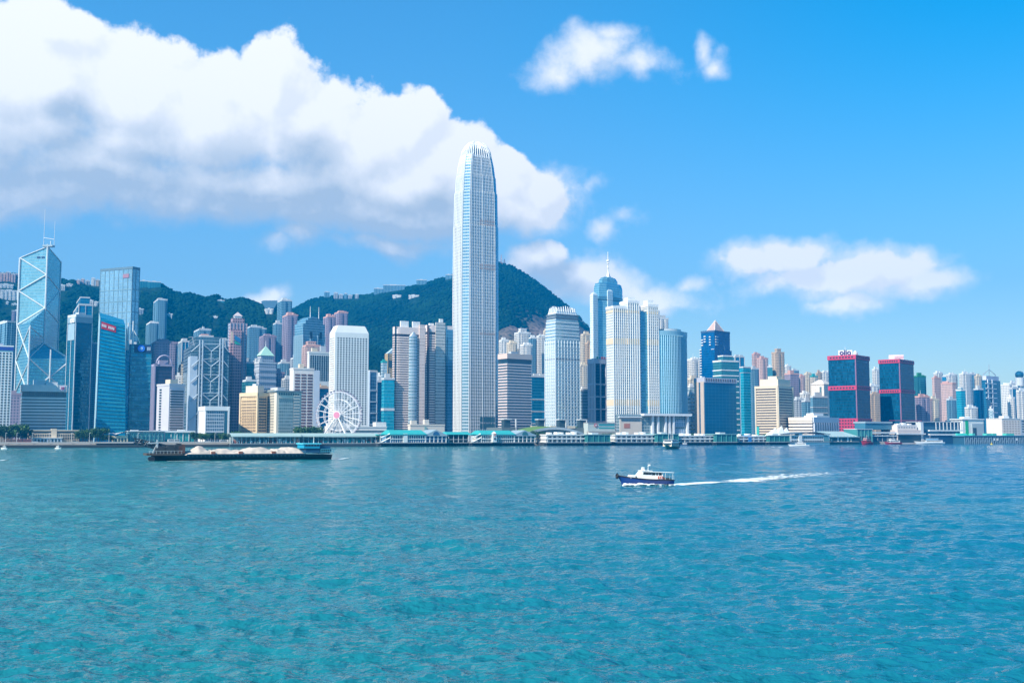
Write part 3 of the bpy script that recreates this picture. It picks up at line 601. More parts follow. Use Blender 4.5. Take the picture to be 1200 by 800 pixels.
# ------------------------------------------------------------------ the plain towers, from the mast tower at the start of the quay to the far end
A, O_, H_ = 'apartment_tower', 'office_tower', 'apartment tower'
def many(rows):
    for r in rows: plain(*r[0], **r[1]) if isinstance(r[0], tuple) else plain(*r)
X = lambda *a, **k: (a, k)
many([
 # behind and beside the mast tower
 X(O_, 'dark blue slab tower behind the white tower with the blue roof band', 'office tower', -14, 6, 27, 377, 620, 'bluegrey', 4, phi=50),
 X(O_, 'low mauve block half hidden between the white tower and the striped office', 'office block', 8, None, 24, 462, 300, 'mauve'),
 X(O_, 'blue glass tower with a narrower top behind the bank with white lettering', 'office tower', 84, 90, 106, 357, 640, 'blue', 0, stack=(.7, 12), fin=3),
 X(O_, 'thin blue tower glimpsed between the two blue glass towers beside the red sign', 'office tower', 146, None, 158, 402, 300, 'navy', 2),
 X(A, 'slim apartment tower with a lit curved edge high on the wooded slope', H_, 178, 183, 194, 351, 950, 'bluegrey', [1, 2], top=2),
 X(A, 'small white and blue ribbed tower standing in front of the slim hillside tower', H_, 170, 174, 184, 378, 760, 'bluegrey', [1, 3], WHITE, top=1),
 X(O_, 'mauve office tower with rows of small windows above the silver grey hotel', 'office tower', 176, 181, 207, 401, 480, 'mauve', [2, 4], top=2),
 X(O_, 'blue glass tower with white ribs beside the exposed steel bank', 'office tower', 207, 212, 224, 400, 560, 'blue', 0, fin=4),
 X(A, 'pale block on the slope above the mauve office tower', 'apartment block', 184, 187, 196, 399, 800, 'grey'),
 X(O_, 'white low block peeping out beside the silver grey hotel roof', 'office block', 205, None, 212, 441, 420, 'white'),
 X(A, 'pair of blue grey slabs rising behind the pink stepped tower', H_, 289, 292, 306, 383, 900, 'bluegrey', [1, 3], top=2),
 X(A, 'narrow blue grey slab beside the pair of slabs behind the pink tower', H_, 300, 303, 311, 385, 980, 'bluegrey', [1, 2]),
 X(A, 'brownish mauve tower behind the green pyramid roof', H_, 303, 308, 323, 394, 760, 'mauve', [2, 3], top=2),
 X(O_, 'teal glass block with a dark belt next to the pink stepped tower', 'office tower', 284, 286, 297, 425, 420, 'teal', 0, band=(34, 5)),
 X(O_, 'navy glass block joined to the teal block with a dark belt', 'office tower', 296, None, 303, 424, 440, 'navy', 2),
 X(A, 'shorter blue grey half of the tall twin tower on the hillside', H_, 319, 322, 331, 379, 1000, 'bluegrey', [1, 2]),
 X(A, 'tallest dark blue twin tower breaking the saddle between the hills', H_, 324, 329, 341, 352, 1040, 'bluegrey', [2, 3], top=2),
 X(A, 'pinkish mauve tower beside the tallest dark blue twin tower', H_, 330, 336, 348, 369, 960, 'mauve', [2, 3], PINK, top=2),
 X(A, 'blue grey block at the foot of the pinkish mauve tower', H_, 325, 329, 340, 425, 640, 'bluegrey', [1, 3]),
 X(A, 'small grey block below the pinkish mauve tower beside the pink roof', H_, 340, 343, 352, 420, 620, 'grey', [1, 2]),
 X(A, 'purple tower with a lit pink edge behind the white window grid block', H_, 378, 383, 392, 371, 900, 'mauve', [2, 2], PINK, top=2),
 X(A, 'taller purple twin with flat blue flank just above the white honeycomb tower', H_, 391, 396, 407, 366, 930, 'mauve', [2, 2], PINK, top=2),
 X(O_, 'small pink tower with a stepped top in front of the arched twin antenna tower', 'office tower', 351, 358, 375, 405, 540, 'pink', [2, 3], top=2, stack=(.55, 6)),
 X(O_, 'dark brown topped block behind the ferris wheel', 'office block', 357, 363, 386, 454, 240, 'navy', 0, TAN, top=2),
 X(O_, 'blue grey glazed slab below the white window grid block', 'office block', 371, 375, 387, 431, 360, 'grey', [1, 3]),
 X(O_, 'dark blue block hidden behind the pale blue grid tower', 'office block', 440, 442, 450, 447, 380, 'navy'),
 X(O_, 'small white tower between the grid tower and the gold topped tower', 'office block', 441, None, 447, 441, 520, 'white'),
 X(O_, 'thin mint green slab beside the gold topped tower', 'office tower', 446, 448, 454, 424, 420, 'pale', 0, TEALR),
 X(O_, 'low blue glass block in front of the gold topped tower', 'office block', 447, 450, 462, 444, 230, 'cyan', 0, band=(30, 3)),
 # dense blocks climbing the foot of the hill

 X(O_, 'navy block in the gap between the braced tower and the bank with white lettering', 'office tower', 65, 68, 80, 418, 640, 'navy', 2),
 X(O_, 'slate blue block behind the upper gap beside the cyan flared tower', 'office tower', 98, 101, 113, 402, 660, 'bluegrey', 2),
 X(A, 'grey apartment slab above the arched office on the lower slope', H_, 158, 162, 172, 421, 640, 'bluegrey', [1, 2], top=2),
 X(A, 'pale apartment tower showing over the shoulder of the mauve office tower', H_, 198, 202, 210, 408, 700, 'grey', [1, 2], top=2),
 X(A, 'cream apartment tower between the mauve office and the exposed steel bank', H_, 209, 212, 219, 428, 480, 'cream', [1, 2]),
 X(A, 'bluish apartment tower wedged behind the exposed steel bank roof', H_, 226, 232, 246, 386, 780, 'bluegrey', [2, 3], top=2),
 X(A, 'grey apartment tower in line with the roof of the exposed steel bank', H_, 250, 254, 266, 398, 760, 'grey', [1, 3], top=2),
 X(O_, 'low teal block at the foot of the pink stepped tower', 'office block', 284, 288, 300, 446, 280, 'teal', 2),
 X(A, 'mauve block tucked under the pale green pyramid roof', H_, 319, 323, 333, 437, 420, 'mauve', [1, 2]),
 X(A, 'pale block tucked between the mauve block and the brown windowed office', H_, 330, 334, 344, 444, 380, 'grey', [1, 2], top=2),
 X(A, 'white apartment tower low on the slope beside the purple pair', H_, 404, 408, 416, 400, 900, 'bluegrey', [1, 2]),
 X(A, 'cream block peering over the pink capped banded office', H_, 594, 598, 606, 402, 640, 'cream', [1, 2], top=2),
 X(A, 'white block stepping up beneath the bare rocks', H_, 610, 614, 624, 404, 620, 'white', [1, 3], top=2),
 X(A, 'tan block between the domed spire tower and the shorter finned tower', H_, 676, 679, 686, 404, 760, 'tan', [1, 2], top=2),
 # between the tall finned tower and the shorter finned tower
 X(A, 'white apartment tower just beside the tall finned tower above the pink capped office', H_, 585, 588, 597, 399, 700, 'white', [1, 2], top=2),
 X(A, 'stepped white and tan apartment block under the bare rocks', H_, 603, 608, 622, 390, 820, 'white', [1, 3], top=2, stack=(.5, 8)),
 X(A, 'low cream block stepping down beside the white and tan apartments', H_, 597, 601, 608, 409, 760, 'cream', [1, 2]),
 X(A, 'narrow dark blue and white apartment tower above the blue glass block', H_, 620, 622, 629, 396, 700, 'bluegrey', [1, 2], WHITE),
 X(A, 'white ribbed apartment tower behind the shorter finned tower', H_, 629, 632, 641, 394, 720, 'white', [1, 3], top=2),
 X(A, 'slim white apartment tower touching the shorter finned tower', H_, 637, 639, 643, 388, 780, 'cream', [1, 1]),
 X(O_, 'blue gridded glass block beside the pink capped banded office', 'office block', 620, 623, 640, 441, 300, 'blue', 0, band=(16, 1.2), top=2),
 X(A, 'cream apartment tower glimpsed between the shorter finned tower and the domed spire tower', H_, 681, 684, 695, 392, 700, 'cream', [1, 3], top=2),
 X(A, 'slim cream apartment block below the taller cream apartment tower', H_, 678, 681, 690, 428, 560, 'cream', [1, 2]),
 X(O_, 'small white block with a dark glass front beside the shorter finned tower', 'office block', 678, 681, 692, 457, 240, 'pale', 0, WHITE),
 X(A, 'tan apartment tower tucked behind the sloped grid office', H_, 686, 689, 697, 402, 620, 'tan', [1, 2]),
 # behind the twin slab hotel towers and the dark blue pyramid tower
 X(O_, 'small white and blue tower showing over the curved blue hotel', 'office tower', 767, 773, 784, 373, 480, 'white', [2, 2], top=0, stack=(.6, 5)),
 X(A, 'white apartment tower beside the curved blue hotel', H_, 806, 812, 823, 421, 640, 'white', [2, 3], top=2),
 X(O_, 'striped pale office beside the windowless blue block', 'office block', 805, 809, 817, 453, 190, 'pale', 0, WHITE, band=(5, 2)),
 X(A, 'white apartments squeezed behind the striped pale office', H_, 806, 810, 820, 444, 420, 'cream', [1, 2]),
 X(O_, 'teal office with stepped top between the dark blue tower and the slim teal tower', 'office tower', 836, 846, 866, 423, 320, 'teal', 0, WHITE, band=(8, 1.6), stack=(.6, 8)),
 X(O_, 'tall pale blue tower rising behind the stepped teal office', 'office tower', 858, 862, 873, 418, 520, 'blue', 0, fin=3, top=2),
 X(O_, 'slim teal tower with an overhanging dark head', 'office tower', 868, 872, 880, 436, 260, 'cyan', 0, top=0, stack=(1.12, 7)),
 X(A, 'grey apartment slab next to the slim teal tower', H_, 879, 882, 890, 432, 460, 'bluegrey', [1, 2]),
 X(A, 'pale pink apartment tower with a stepped crown', H_, 882, 885, 892, 415, 820, 'pink', [1, 2], top=2),
 X(A, 'broader pale pink apartment tower beside the one with a stepped crown', H_, 888, 893, 901, 420, 800, 'pink', [2, 2], top=2),
 X(O_, 'small teal glass block between the two groups of pink apartments', 'office block', 900, None, 906, 430, 700, 'teal'),
 X(A, 'tall tan apartment tower with a gabled crown', H_, 905, 911, 920, 413, 700, 'tan', [2, 2], top=0, stack=(.5, 7)),
 X(A, 'low white and teal apartment block sloping away from the gabled tan tower', H_, 919, 923, 928, 429, 900, 'white', [1, 2]),
 X(A, 'blue grey block behind the gabled tan tower', H_, 926, 930, 937, 434, 960, 'bluegrey', [1, 2]),
 X(O_, 'pink office slab with a mauve flank behind the cream banded hotel', 'office tower', 920, 927, 937, 438, 380, 'mauve', [0, 0], PINK),
 X(A, 'pink apartment block at the start of the long cream row', H_, 936, 939, 944, 441, 720, 'pink', [1, 2]),
 X(A, 'cream apartment block second in the long cream row', H_, 943, 946, 952, 438, 760, 'cream', [1, 2], top=2),
 X(A, 'cream and green apartment block third in the long cream row', H_, 950, 953, 959, 441, 740, 'cream', [1, 2], TEALR),
 X(A, 'tan apartment block behind the white slit window tower', H_, 957, 959, 964, 437, 800, 'tan', [1, 2], top=2),
 X(A, 'white apartment block beside the crimson banded tower with the rooftop letters', H_, 962, 966, 975, 436, 820, 'white', [1, 3], top=2),
 X(O_, 'pale low block with a rooftop clutter of tanks beside the cream banded hotel', 'office block', 929, 934, 942, 468, 300, 'grey', [1, 3], top=2),
 X(O_, 'white stepped block in front of the pink apartments', 'office block', 938, 942, 950, 461, 360, 'white', [1, 2], top=2),
 X(O_, 'bluish glazed block under the white stepped block', 'office block', 940, 944, 953, 470, 240, 'bluegrey', [1, 2]),
 X(O_, 'square grey glass block in front of the white slit window tower', 'office block', 950, 953, 970, 465, 200, 'bluegrey', 0, band=(8, 1)),
 # between and beyond the crimson banded towers
 X(A, 'white apartment tower seen in the gap of the two crimson banded towers', H_, 1023, 1026, 1032, 433, 700, 'white', [1, 2], top=2),
 X(A, 'tan apartment block seen in the gap of the two crimson banded towers', H_, 1019, 1022, 1034, 462, 360, 'tan', [1, 3]),
 X(A, 'white block with rooftop huts behind the tan block in the gap', H_, 1017, 1021, 1031, 452, 460, 'white', [1, 2], top=2),
 X(O_, 'tower draped in green and dark netting beside the plain crimson roofed tower', 'office tower', 1072, 1076, 1086, 441, 420, 'teal', [1, 2], mat('green netting', (.02, .22, .12), .9), top=2),
 X(A, 'mauve apartment block at the foot of the green netted tower', H_, 1073, 1078, 1090, 465, 200, 'mauve', [2, 3], PINK, top=2),
 X(A, 'pink apartment block next to the mauve apartment block', H_, 1083, 1086, 1093, 468, 240, 'pink', [1, 2]),
 X(A, 'cream and blue block between the pink tower pair and the mauve block', H_, 1089, 1093, 1101, 468, 260, 'cream', [1, 2]),
 X(O_, 'slim pink slab tower with a blank wall', 'office tower', 1093, 1096, 1103, 443, 420, 'pink', 0),
 X(O_, 'broad blank pink slab tower beside the slim pink slab', 'office tower', 1101, 1117, 1121, 449, 440, 'pink', 0),
 X(O_, 'dark banded block in front of the broad blank pink slab', 'office block', 1110, 1113, 1121, 468, 260, 'bluegrey', [1, 2]),
 X(A, 'white apartment tower behind the slim pink slab', H_, 1095, 1099, 1106, 437, 900, 'white', [1, 2], top=2),
 X(A, 'dark blue tower head behind the two pink slabs', H_, 1105, None, 1112, 441, 860, 'blue', 1),
 X(A, 'white apartment tower with a round roof tank beside the broad pink slab', H_, 1110, 1114, 1123, 439, 780, 'white', [1, 2], top=2),
 X(O_, 'bright blue glass tower with a white domed top', 'office tower', 1121, 1127, 1132, 457, 300, 'cyan', 0, WHITE, top=0, stack=(.6, 4)),
 X(A, 'tall ribbed white apartment tower behind the domed blue glass tower', H_, 1125, 1130, 1140, 438, 760, 'white', [1, 3], top=2),
 X(A, 'bluish twin of the tall ribbed white apartment tower', H_, 1136, 1140, 1147, 439, 800, 'bluegrey', [1, 2]),
 X(A, 'white apartment tower just before the white framed blue tower', H_, 1143, 1146, 1152, 441, 760, 'cream', [1, 2], top=2),
 X(O_, 'navy glass tower in front of the white framed blue tower', 'office tower', 1142, 1147, 1153, 456, 240, 'navy', 2),
 X(O_, 'small white hut topped block below the navy glass tower', 'office block', 1131, 1135, 1146, 478, 240, 'white', [1, 2], top=2),
 X(O_, 'slim pale blue slab at the corner of the white framed blue tower', 'office block', 1159, None, 1164, 480, 140, 'pale', 1),
 X(A, 'tall blank white tower beyond the white framed blue tower', H_, 1174, 1184, 1187, 451, 420, 'white', 0, top=2),
 X(A, 'lower white wing leaning on the tall blank white tower', H_, 1181, 1186, 1190, 466, 360, 'white', [1, 1]),
 X(O_, 'blue office tower under the ball topped tower', 'office tower', 1184, 1187, 1197, 455, 380, 'blue', 0, fin=3),
 X(A, 'white ribbed apartment tower at the far end of the quay', H_, 1192, 1195, 1206, 458, 300, 'white', [1, 3], top=2),
 X(A, 'white tower behind the far end of the quay beside the ball topped tower', H_, 1183, 1186, 1193, 449, 700, 'white', [1, 2], top=2),
 X(A, 'cream apartment tower last of the far skyline', H_, 1196, 1200, 1212, 447, 760, 'cream', [1, 2], top=2),
])
# houses and slabs on the slopes and ridges
def hill(label, x0, x1, y0, y1, Y, fac, bay=2, kind='hillside_apartments', cat='apartment block', dep=16):
    um = uu((x0 + x1) / 2, y1); r = Vector((1, -um, 0)).normalized(); f = Vector((um, 1, 0)).normalized(); M = Vector((um * Y, Y, 0))
    w = (x1 - x0) / FPX * Y; C, L = M + r * w / 2, M - r * w / 2
    P = [tuple(q)[:2] for q in (L, C, C + f * dep, L + f * dep)]
    zb = min(zz(y1, Y), ground(M.x, M.y)) - 4
    T = Tower(kind, label, cat, P, y0, base=zb); T.body(FM(fac)); T.parapet(WHITE if fac == 'white' else PALE, 1.2)
    if bay: T.bays(FM(fac), bay, .5, 1.2)
    T.plant(PALE, [(.3, .6, .3, .6, 3.5)])
for row, sp in zip(HILL_ROWS, HOUSE_SPOTS): hill(*row[:5], sp[1], *row[5:])

def on_hill(px, py):
    Y = hill_hit(px, py); x = uu(px, py) * Y; return Vector((x, Y, ground(x, Y)))
for px, y0, lab in ((587.5, 298.5, 'taller red and white lattice mast on the highest peak'), (591, 303.5, 'shorter lattice mast on the highest peak')):
    q = on_hill(px, 309.5); h = zz(y0, q.y) - q.z; T_ = thing('radio_mast', lab, 'radio mast', tuple(q)); mb = MB(); w = 3.2; st_ = mat('mast lattice steel', (.34, .26, .27), .6)
    for sx in (-1, 1):
        for sy in (-1, 1): mb.tube((sx * w, sy * w, -3), (sx * .8, sy * .8, h), .7, .5, 5)
    mb.build('lattice_leg', st_, T_); mb = MB()
    for k in range(5):
        t_, t2 = k / 5, (k + 1) / 5; a, b = w + (.8 - w) * t_, w + (.8 - w) * t2
        mb.tube((-a, -a, h * t_), (b, -b, h * t2), .4, .4, 4).tube((a, -a, h * t_), (-b, -b, h * t2), .4, .4, 4)
    mb.build('lattice_brace', st_, T_); MB().tube((0, 0, h * .55), (0, -1.6, h * .55), 2.2, 2.2, 10).build('dish', WHITE, T_)
q = on_hill(315.5, 366); k_ = q.y / FPX; T_ = thing('lookout_hall', 'dark anvil shaped lookout hall with a pale base at the saddle of the hills', 'lookout hall', tuple(q)); zt = lambda y: zz(y, q.y) - q.z
dkm = mat('lookout dark roof', (.05, .14, .22), .5); lv = []
for y, a, b in ((361.5, -4.0, 7.0), (358, -6.0, 9.0), (355, -8.2, 10.5), (353.6, -8.4, 10.5), (352.6, -6.0, 9.5)):
    lv.append(([(a * k_, -9), (b * k_, -9), (b * k_, 9), (a * k_, 9)], zt(y)))
MB().loft(lv).build('anvil_roof', dkm, T_); MB().box(2.6 * k_, 0, zt(362) / 2 - 3, 7 * k_, 13, zt(362) + 6).build('wall', dkm, T_)
for x in (-3.4, 3.2): MB().box(x * k_, -8.5, zt(362.5) / 2 - 3, 1.6 * k_, 4, zt(362.5) + 6).build('pier', WHITE, T_)
MB().box(-.1 * k_, -8.5, zt(365), 6.5 * k_, 5, 3).build('terrace', WHITE, T_)
# ------------------------------------------------------------------ landmark towers, first half of the quay
def text(s, size, m, parent, loc, nrm, name='lettering', ext=.15):
    """raised lettering centred on loc, facing nrm (parent coordinates)"""
    cu = bpy.data.curves.new(name, 'FONT'); cu.body = s; cu.size = size; cu.extrude = ext; cu.offset = size * .028; cu.align_x = 'CENTER'; cu.align_y = 'CENTER'
    tmp = bpy.data.objects.new(name, cu); COL.objects.link(tmp); dg = bpy.context.evaluated_depsgraph_get()
    me = bpy.data.meshes.new_from_object(tmp.evaluated_get(dg)); bpy.data.objects.remove(tmp); me.materials.clear(); me.materials.append(m)
    o = bpy.data.objects.new(name, me); COL.objects.link(o); o.parent = parent; o.location = loc
    n = Vector((nrm[0], nrm[1], 0)).normalized(); o.rotation_euler = (math.pi / 2, 0, math.atan2(n.x, -n.y)); return o
def facept(T, face, fu, z, out=.3):
    a, e, L, n = face; q = a + e * (L * fu) + n * out; return Vector((q.x - T.cx, q.y - T.cy, z - T.z0))
def front(T): return max(seen(T.poly), key=lambda f: f[2] * abs(f[3].y))
def panel(T, face, u0, u1, z0, z1, m, name, out=.3, th=.5, parent=None):
    a, e, L, n = face; c = a + e * L * (u0 + u1) / 2 + n * (out)
    return T.add(name, MB().obox((c.x, c.y, (z0 + z1) / 2), e * L * (u1 - u0), n * th, (0, 0, z1 - z0)), m, parent)

def white_roofband_tower():
    P = foot(-16, None, 13.5, 405, 45, dep=20)
    T = Tower('office_tower', 'white tower with columns of small dark windows and a blue band at its roof', 'office tower', P, 405)
    wall = mat('white tiled wall', (.80, .80, .80), .6); T.body(wall); f = front(T)
    T.windows(DARKG, f, 7, 30, 1.5, 1.4, T.z0 + 8, T.z1 - 5, .02, .98, cap=100)
    a, e, L, n = f
    T.add('roof_band', MB().prism(offset(P, .5), T.z1 - 3.6, T.z1 + .2), mat('blue roof band', (.03, .07, .34), .5)); T.parapet(wall, .8, .6)
    T.add('podium', MB().prism(offset(P, 2), T.z0 - 3, T.z0 + 7), GREY)
    T.plant(PALE, [(.3, .6, .3, .6, 3)])
white_roofband_tower()

def mast_tower():
    """four triangular glass shafts of different heights on one square plan, with white cross bracing"""
    C = pt(33.2, 520, 440); ph = R(49); dl = Vector((-math.cos(ph), math.sin(ph), 0)); dr = Vector((math.sin(ph), math.cos(ph), 0)); s = 51
    NW = C; NE = C + dr * s; SE = C + dr * s + dl * s; SW = C + dl * s; M = (NW + SE) / 2
    P = [tuple(q)[:2] for q in (NW, NE, SE, SW)]
    T = Tower('office_tower', 'faceted blue glass tower with white cross bracing and two roof masts', 'skyscraper', P, 285)
    Y = M.y
    zA, zS, zW0, zW1, zN0, zN1 = zz(289, Y), zz(306, Y + 28), zz(381, SW.y), zz(361, Y), zz(419.5, NW.y), zz(402, Y)
    g1 = facade('mast tower glass', (.14, .33, .40), (.15, .42, .52), 1.35, 3.9, .9, .80, .75, .07, .35, .012, .35)
    g2 = facade('mast tower sky bright glass', (.22, .40, .46), (.22, .47, .54), 1.35, 3.9, .9, .80, .5, .12, .35, .012, .3)  # paler glass paints the bright sky reflection onto the lit shaft
    def shaft(name, a, b, zo, zi, g1=g1):
        mb = MB(); mb.face([(a.x, a.y, T.z0 - 5), (b.x, b.y, T.z0 - 5), (b.x, b.y, zo), (a.x, a.y, zo)], [(0, 0), (s, 0), (s, zo), (0, zo)])
        for p, q in ((b, M), (M, a)):
            z1, z2 = (zo, zi) if p is b else (zi, zo); L = (q - p).length
            mb.face([(p.x, p.y, T.z0 - 5), (q.x, q.y, T.z0 - 5), (q.x, q.y, z2), (p.x, p.y, z1)], [(0, 0), (L, 0), (L, z2), (0, z1)])
        mb.face([(a.x, a.y, zo), (b.x, b.y, zo), (M.x, M.y, zi)], [(0, 0), (s, 0), (s / 2, zi - zo + 20)])
        return T.add(name, mb, g1)
    shaft('glass_shaft', NW, NE, zN0, zN1); shaft('glass_shaft', SW, NW, zW0, zW1); shaft('glass_shaft', NE, SE, zN0 - 40, zN1 - 40)
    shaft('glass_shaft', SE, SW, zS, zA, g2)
    wb = mat('white bracing', (.60, .64, .66), .5)
    up = lambda v, z, k=0: Vector((v.x, v.y, z))
    def brace(p, q, r=.9, nm='brace'): T.add(nm, MB().tube(p, q, r, r, 6), wb)
    out = lambda v: v + (v - M) * .012
    # upper inner faces: centre edge, far corners, zigzag
    zc = [zA, zz(322, Y), zz(361, Y)]; zl = [zS, zz(341, SW.y), zW0]
    C0 = M + Vector((0, -1.0, 0)); L0 = SW + Vector((-.6, -.6, 0)); R0 = SE + Vector((.3, -.9, 0))
    brace(up(C0, zN1), up(C0, zA + 3), 1.1); brace(up(L0, zW0), up(L0, zS), 1.2); brace(up(R0, zN0 - 40), up(R0, zS), .7)
    brace(up(L0, zS), up(C0, zc[1])); brace(up(C0, zc[1]), up(L0, zl[1])); brace(up(L0, zl[1]), up(C0, zc[2])); brace(up(L0, zW0), up(C0, zW1), 1.3)
    brace(up(R0, zz(341, SE.y)), up(C0, zc[1]), .7); brace(up(R0, zz(341, SE.y)), up(C0, zc[2]), .7); brace(up(C0, zc[2]), up(R0, zz(378, SE.y)), .7)
    brace(up(L0, zS), up(C0, zA), .6); brace(up(R0, zS), up(C0, zA), .6)
    # lower shafts
    NWo, NEo = out(NW), out(NE)
    brace(up(NWo, T.z0), up(NWo, zW0 - 6), .95); brace(up(NEo, T.z0), up(NEo, zN0), 1.2); brace(up(L0, T.z0), up(L0, zW0), .8)
    fm = (NW + NE) / 2 + Vector((dl.y * 0, 0, 0)) - dl * 1.0
    h = zN0 - T.z0
    zK = zz(441, NW.y)
    brace(up(NWo, zN0), up(C0, zN1)); brace(up(NEo, zN0), up(C0, zN1), 1.2)
    brace(up(NEo, zN0), up(NWo, zz(462, NW.y)), 1.1); brace(up(NWo, zN0), up(NEo, zz(462, NW.y)), .95)
    brace(up(fm, zz(470, NW.y)), up(fm, zN0 + 12), .9)
    mid = (SW + NW) / 2 + Vector((-.9, -.8, 0))
    for (z1, z2) in ((zW0, zz(420, NW.y)), (zz(420, NW.y), zz(460, NW.y))):
        brace(up(L0, z1), up(NWo, z2), .8); brace(up(NWo, z1 - 5), up(L0, z2), .8)
    brace(up(NWo, zW0 - 6), up(C0, zN1 + 6), .8)
    # roof crown and masts
    T.add('roof_platform', MB().box(M.x, M.y + 2, zA + 1, 13, 8, 2.2), mat('mast steel', (.30, .40, .46), .5))
    for x, z1, r in ((-7, zz(244, Y), .38), (6.5, zz(259, Y), .32)):
        T.add('mast', MB().tube((M.x + x, M.y + 3, zA), (M.x + x, M.y + 3, z1), r, .22, 6), wb)
    T.add('roof_frame', MB().tube((M.x - 7, M.y + 3, zA + 12), (M.x + 6.5, M.y + 3, zA + 10), .5).tube((M.x + 2, M.y + 3, zA), (M.x + 2, M.y + 3, zA + 8), .6), wb)
    # two short dark signs high on the lit face (too small in the photo to read)
    e = (M - SW).normalized(); n = Vector((e.y, -e.x, 0)); n = -n if n.y > 0 else n
    for k in range(7):
        if k == 3: continue
        q = M - e * (3 + 2.4 * (7 - k) * .62) + n * .5
        T.add('sign', MB().obox((q.x, q.y, zz(301.5, Y)), e * 1.15, n * .4, (0, 0, 2.0)), NAVY)
mast_tower()

def striped_office():
    P = foot(20, 25.5, 77, 457, 70, 64); T = Tower('office_block', 'wide striped grey office block with pale spandrels below the braced glass tower', 'office block', P, 457)
    T.body(facade('striped office glass', (.10, .17, .2), (.03, .075, .10), 1.6, 4.0, .9, .9, .2)); sp = mat('pale spandrel', (.50, .55, .57), .5)
    T.bands(sp, (T.z1 - T.z0 - 8) / 14, 1.75, .55, T.z0 + 3, T.z1 - 4)
    T.add('cornice', MB().prism(offset(P, 1.0), T.z1 - 1.0, T.z1 + 5.0), PALE)
    T.fins(PALE, [6, 26], .5, 1.4, T.z1 - 1, T.z1 + 5); T.quad = P
    T.plant(PALE, [(.2, .7, .25, .52, 10), (.3, .8, .53, .80, 8)])
    f = front(T); panel(T, f, .86, .96, T.z1, T.z1 + 4.4, mat('pale sign board', (.62, .55, .66), .5), 'sign', 1.3)
    for k in range(2): panel(T, f, .88 + k * .04, .90 + k * .04, T.z1 + 1, T.z1 + 3.4, mat('crimson letter', (.35, .02, .12), .5), 'sign', 1.7)
striped_office()

def white_letter_bank():
    P = foot(77.5, 87, 106, 370, 360, 42); T = Tower('bank_tower', 'dark blue glass tower with small white lettering on its roof band', 'office tower', P, 370)
    T.body(facade('bank dark glass', (.0, .09, .15), (.0, .10, .17), 1.6, 4, .9, .75, .4, .08, .4)); T.parapet(PALE, 2)
    T.add('roof_band', MB().prism(offset(P, .5), T.z1 - 7.5, T.z1 - 1.2), mat('slate band', (.24, .33, .38), .4))
    fs = seen(P); T.fins(PALE, [2, 3], .8, .5, z1=T.z1 - 8)
    panel(T, fs[-1], .1, .9, zz(398, T.near[1]), T.z1 - 8.5, mat('painted lit face blue', (.40, .52, .58), .25, .3), 'painted_lit_face', .3)  # pale overlay paints the sunlit face brighter than the rest
    f = front(T); text('citi', 9, mat('white letter', (.9, .9, .9), .5), T.root, facept(T, f, .62, T.z1 - 4.4, .8), f[3])
    T.plant(PALE, [(.3, .7, .3, .7, 5)])
white_letter_bank()

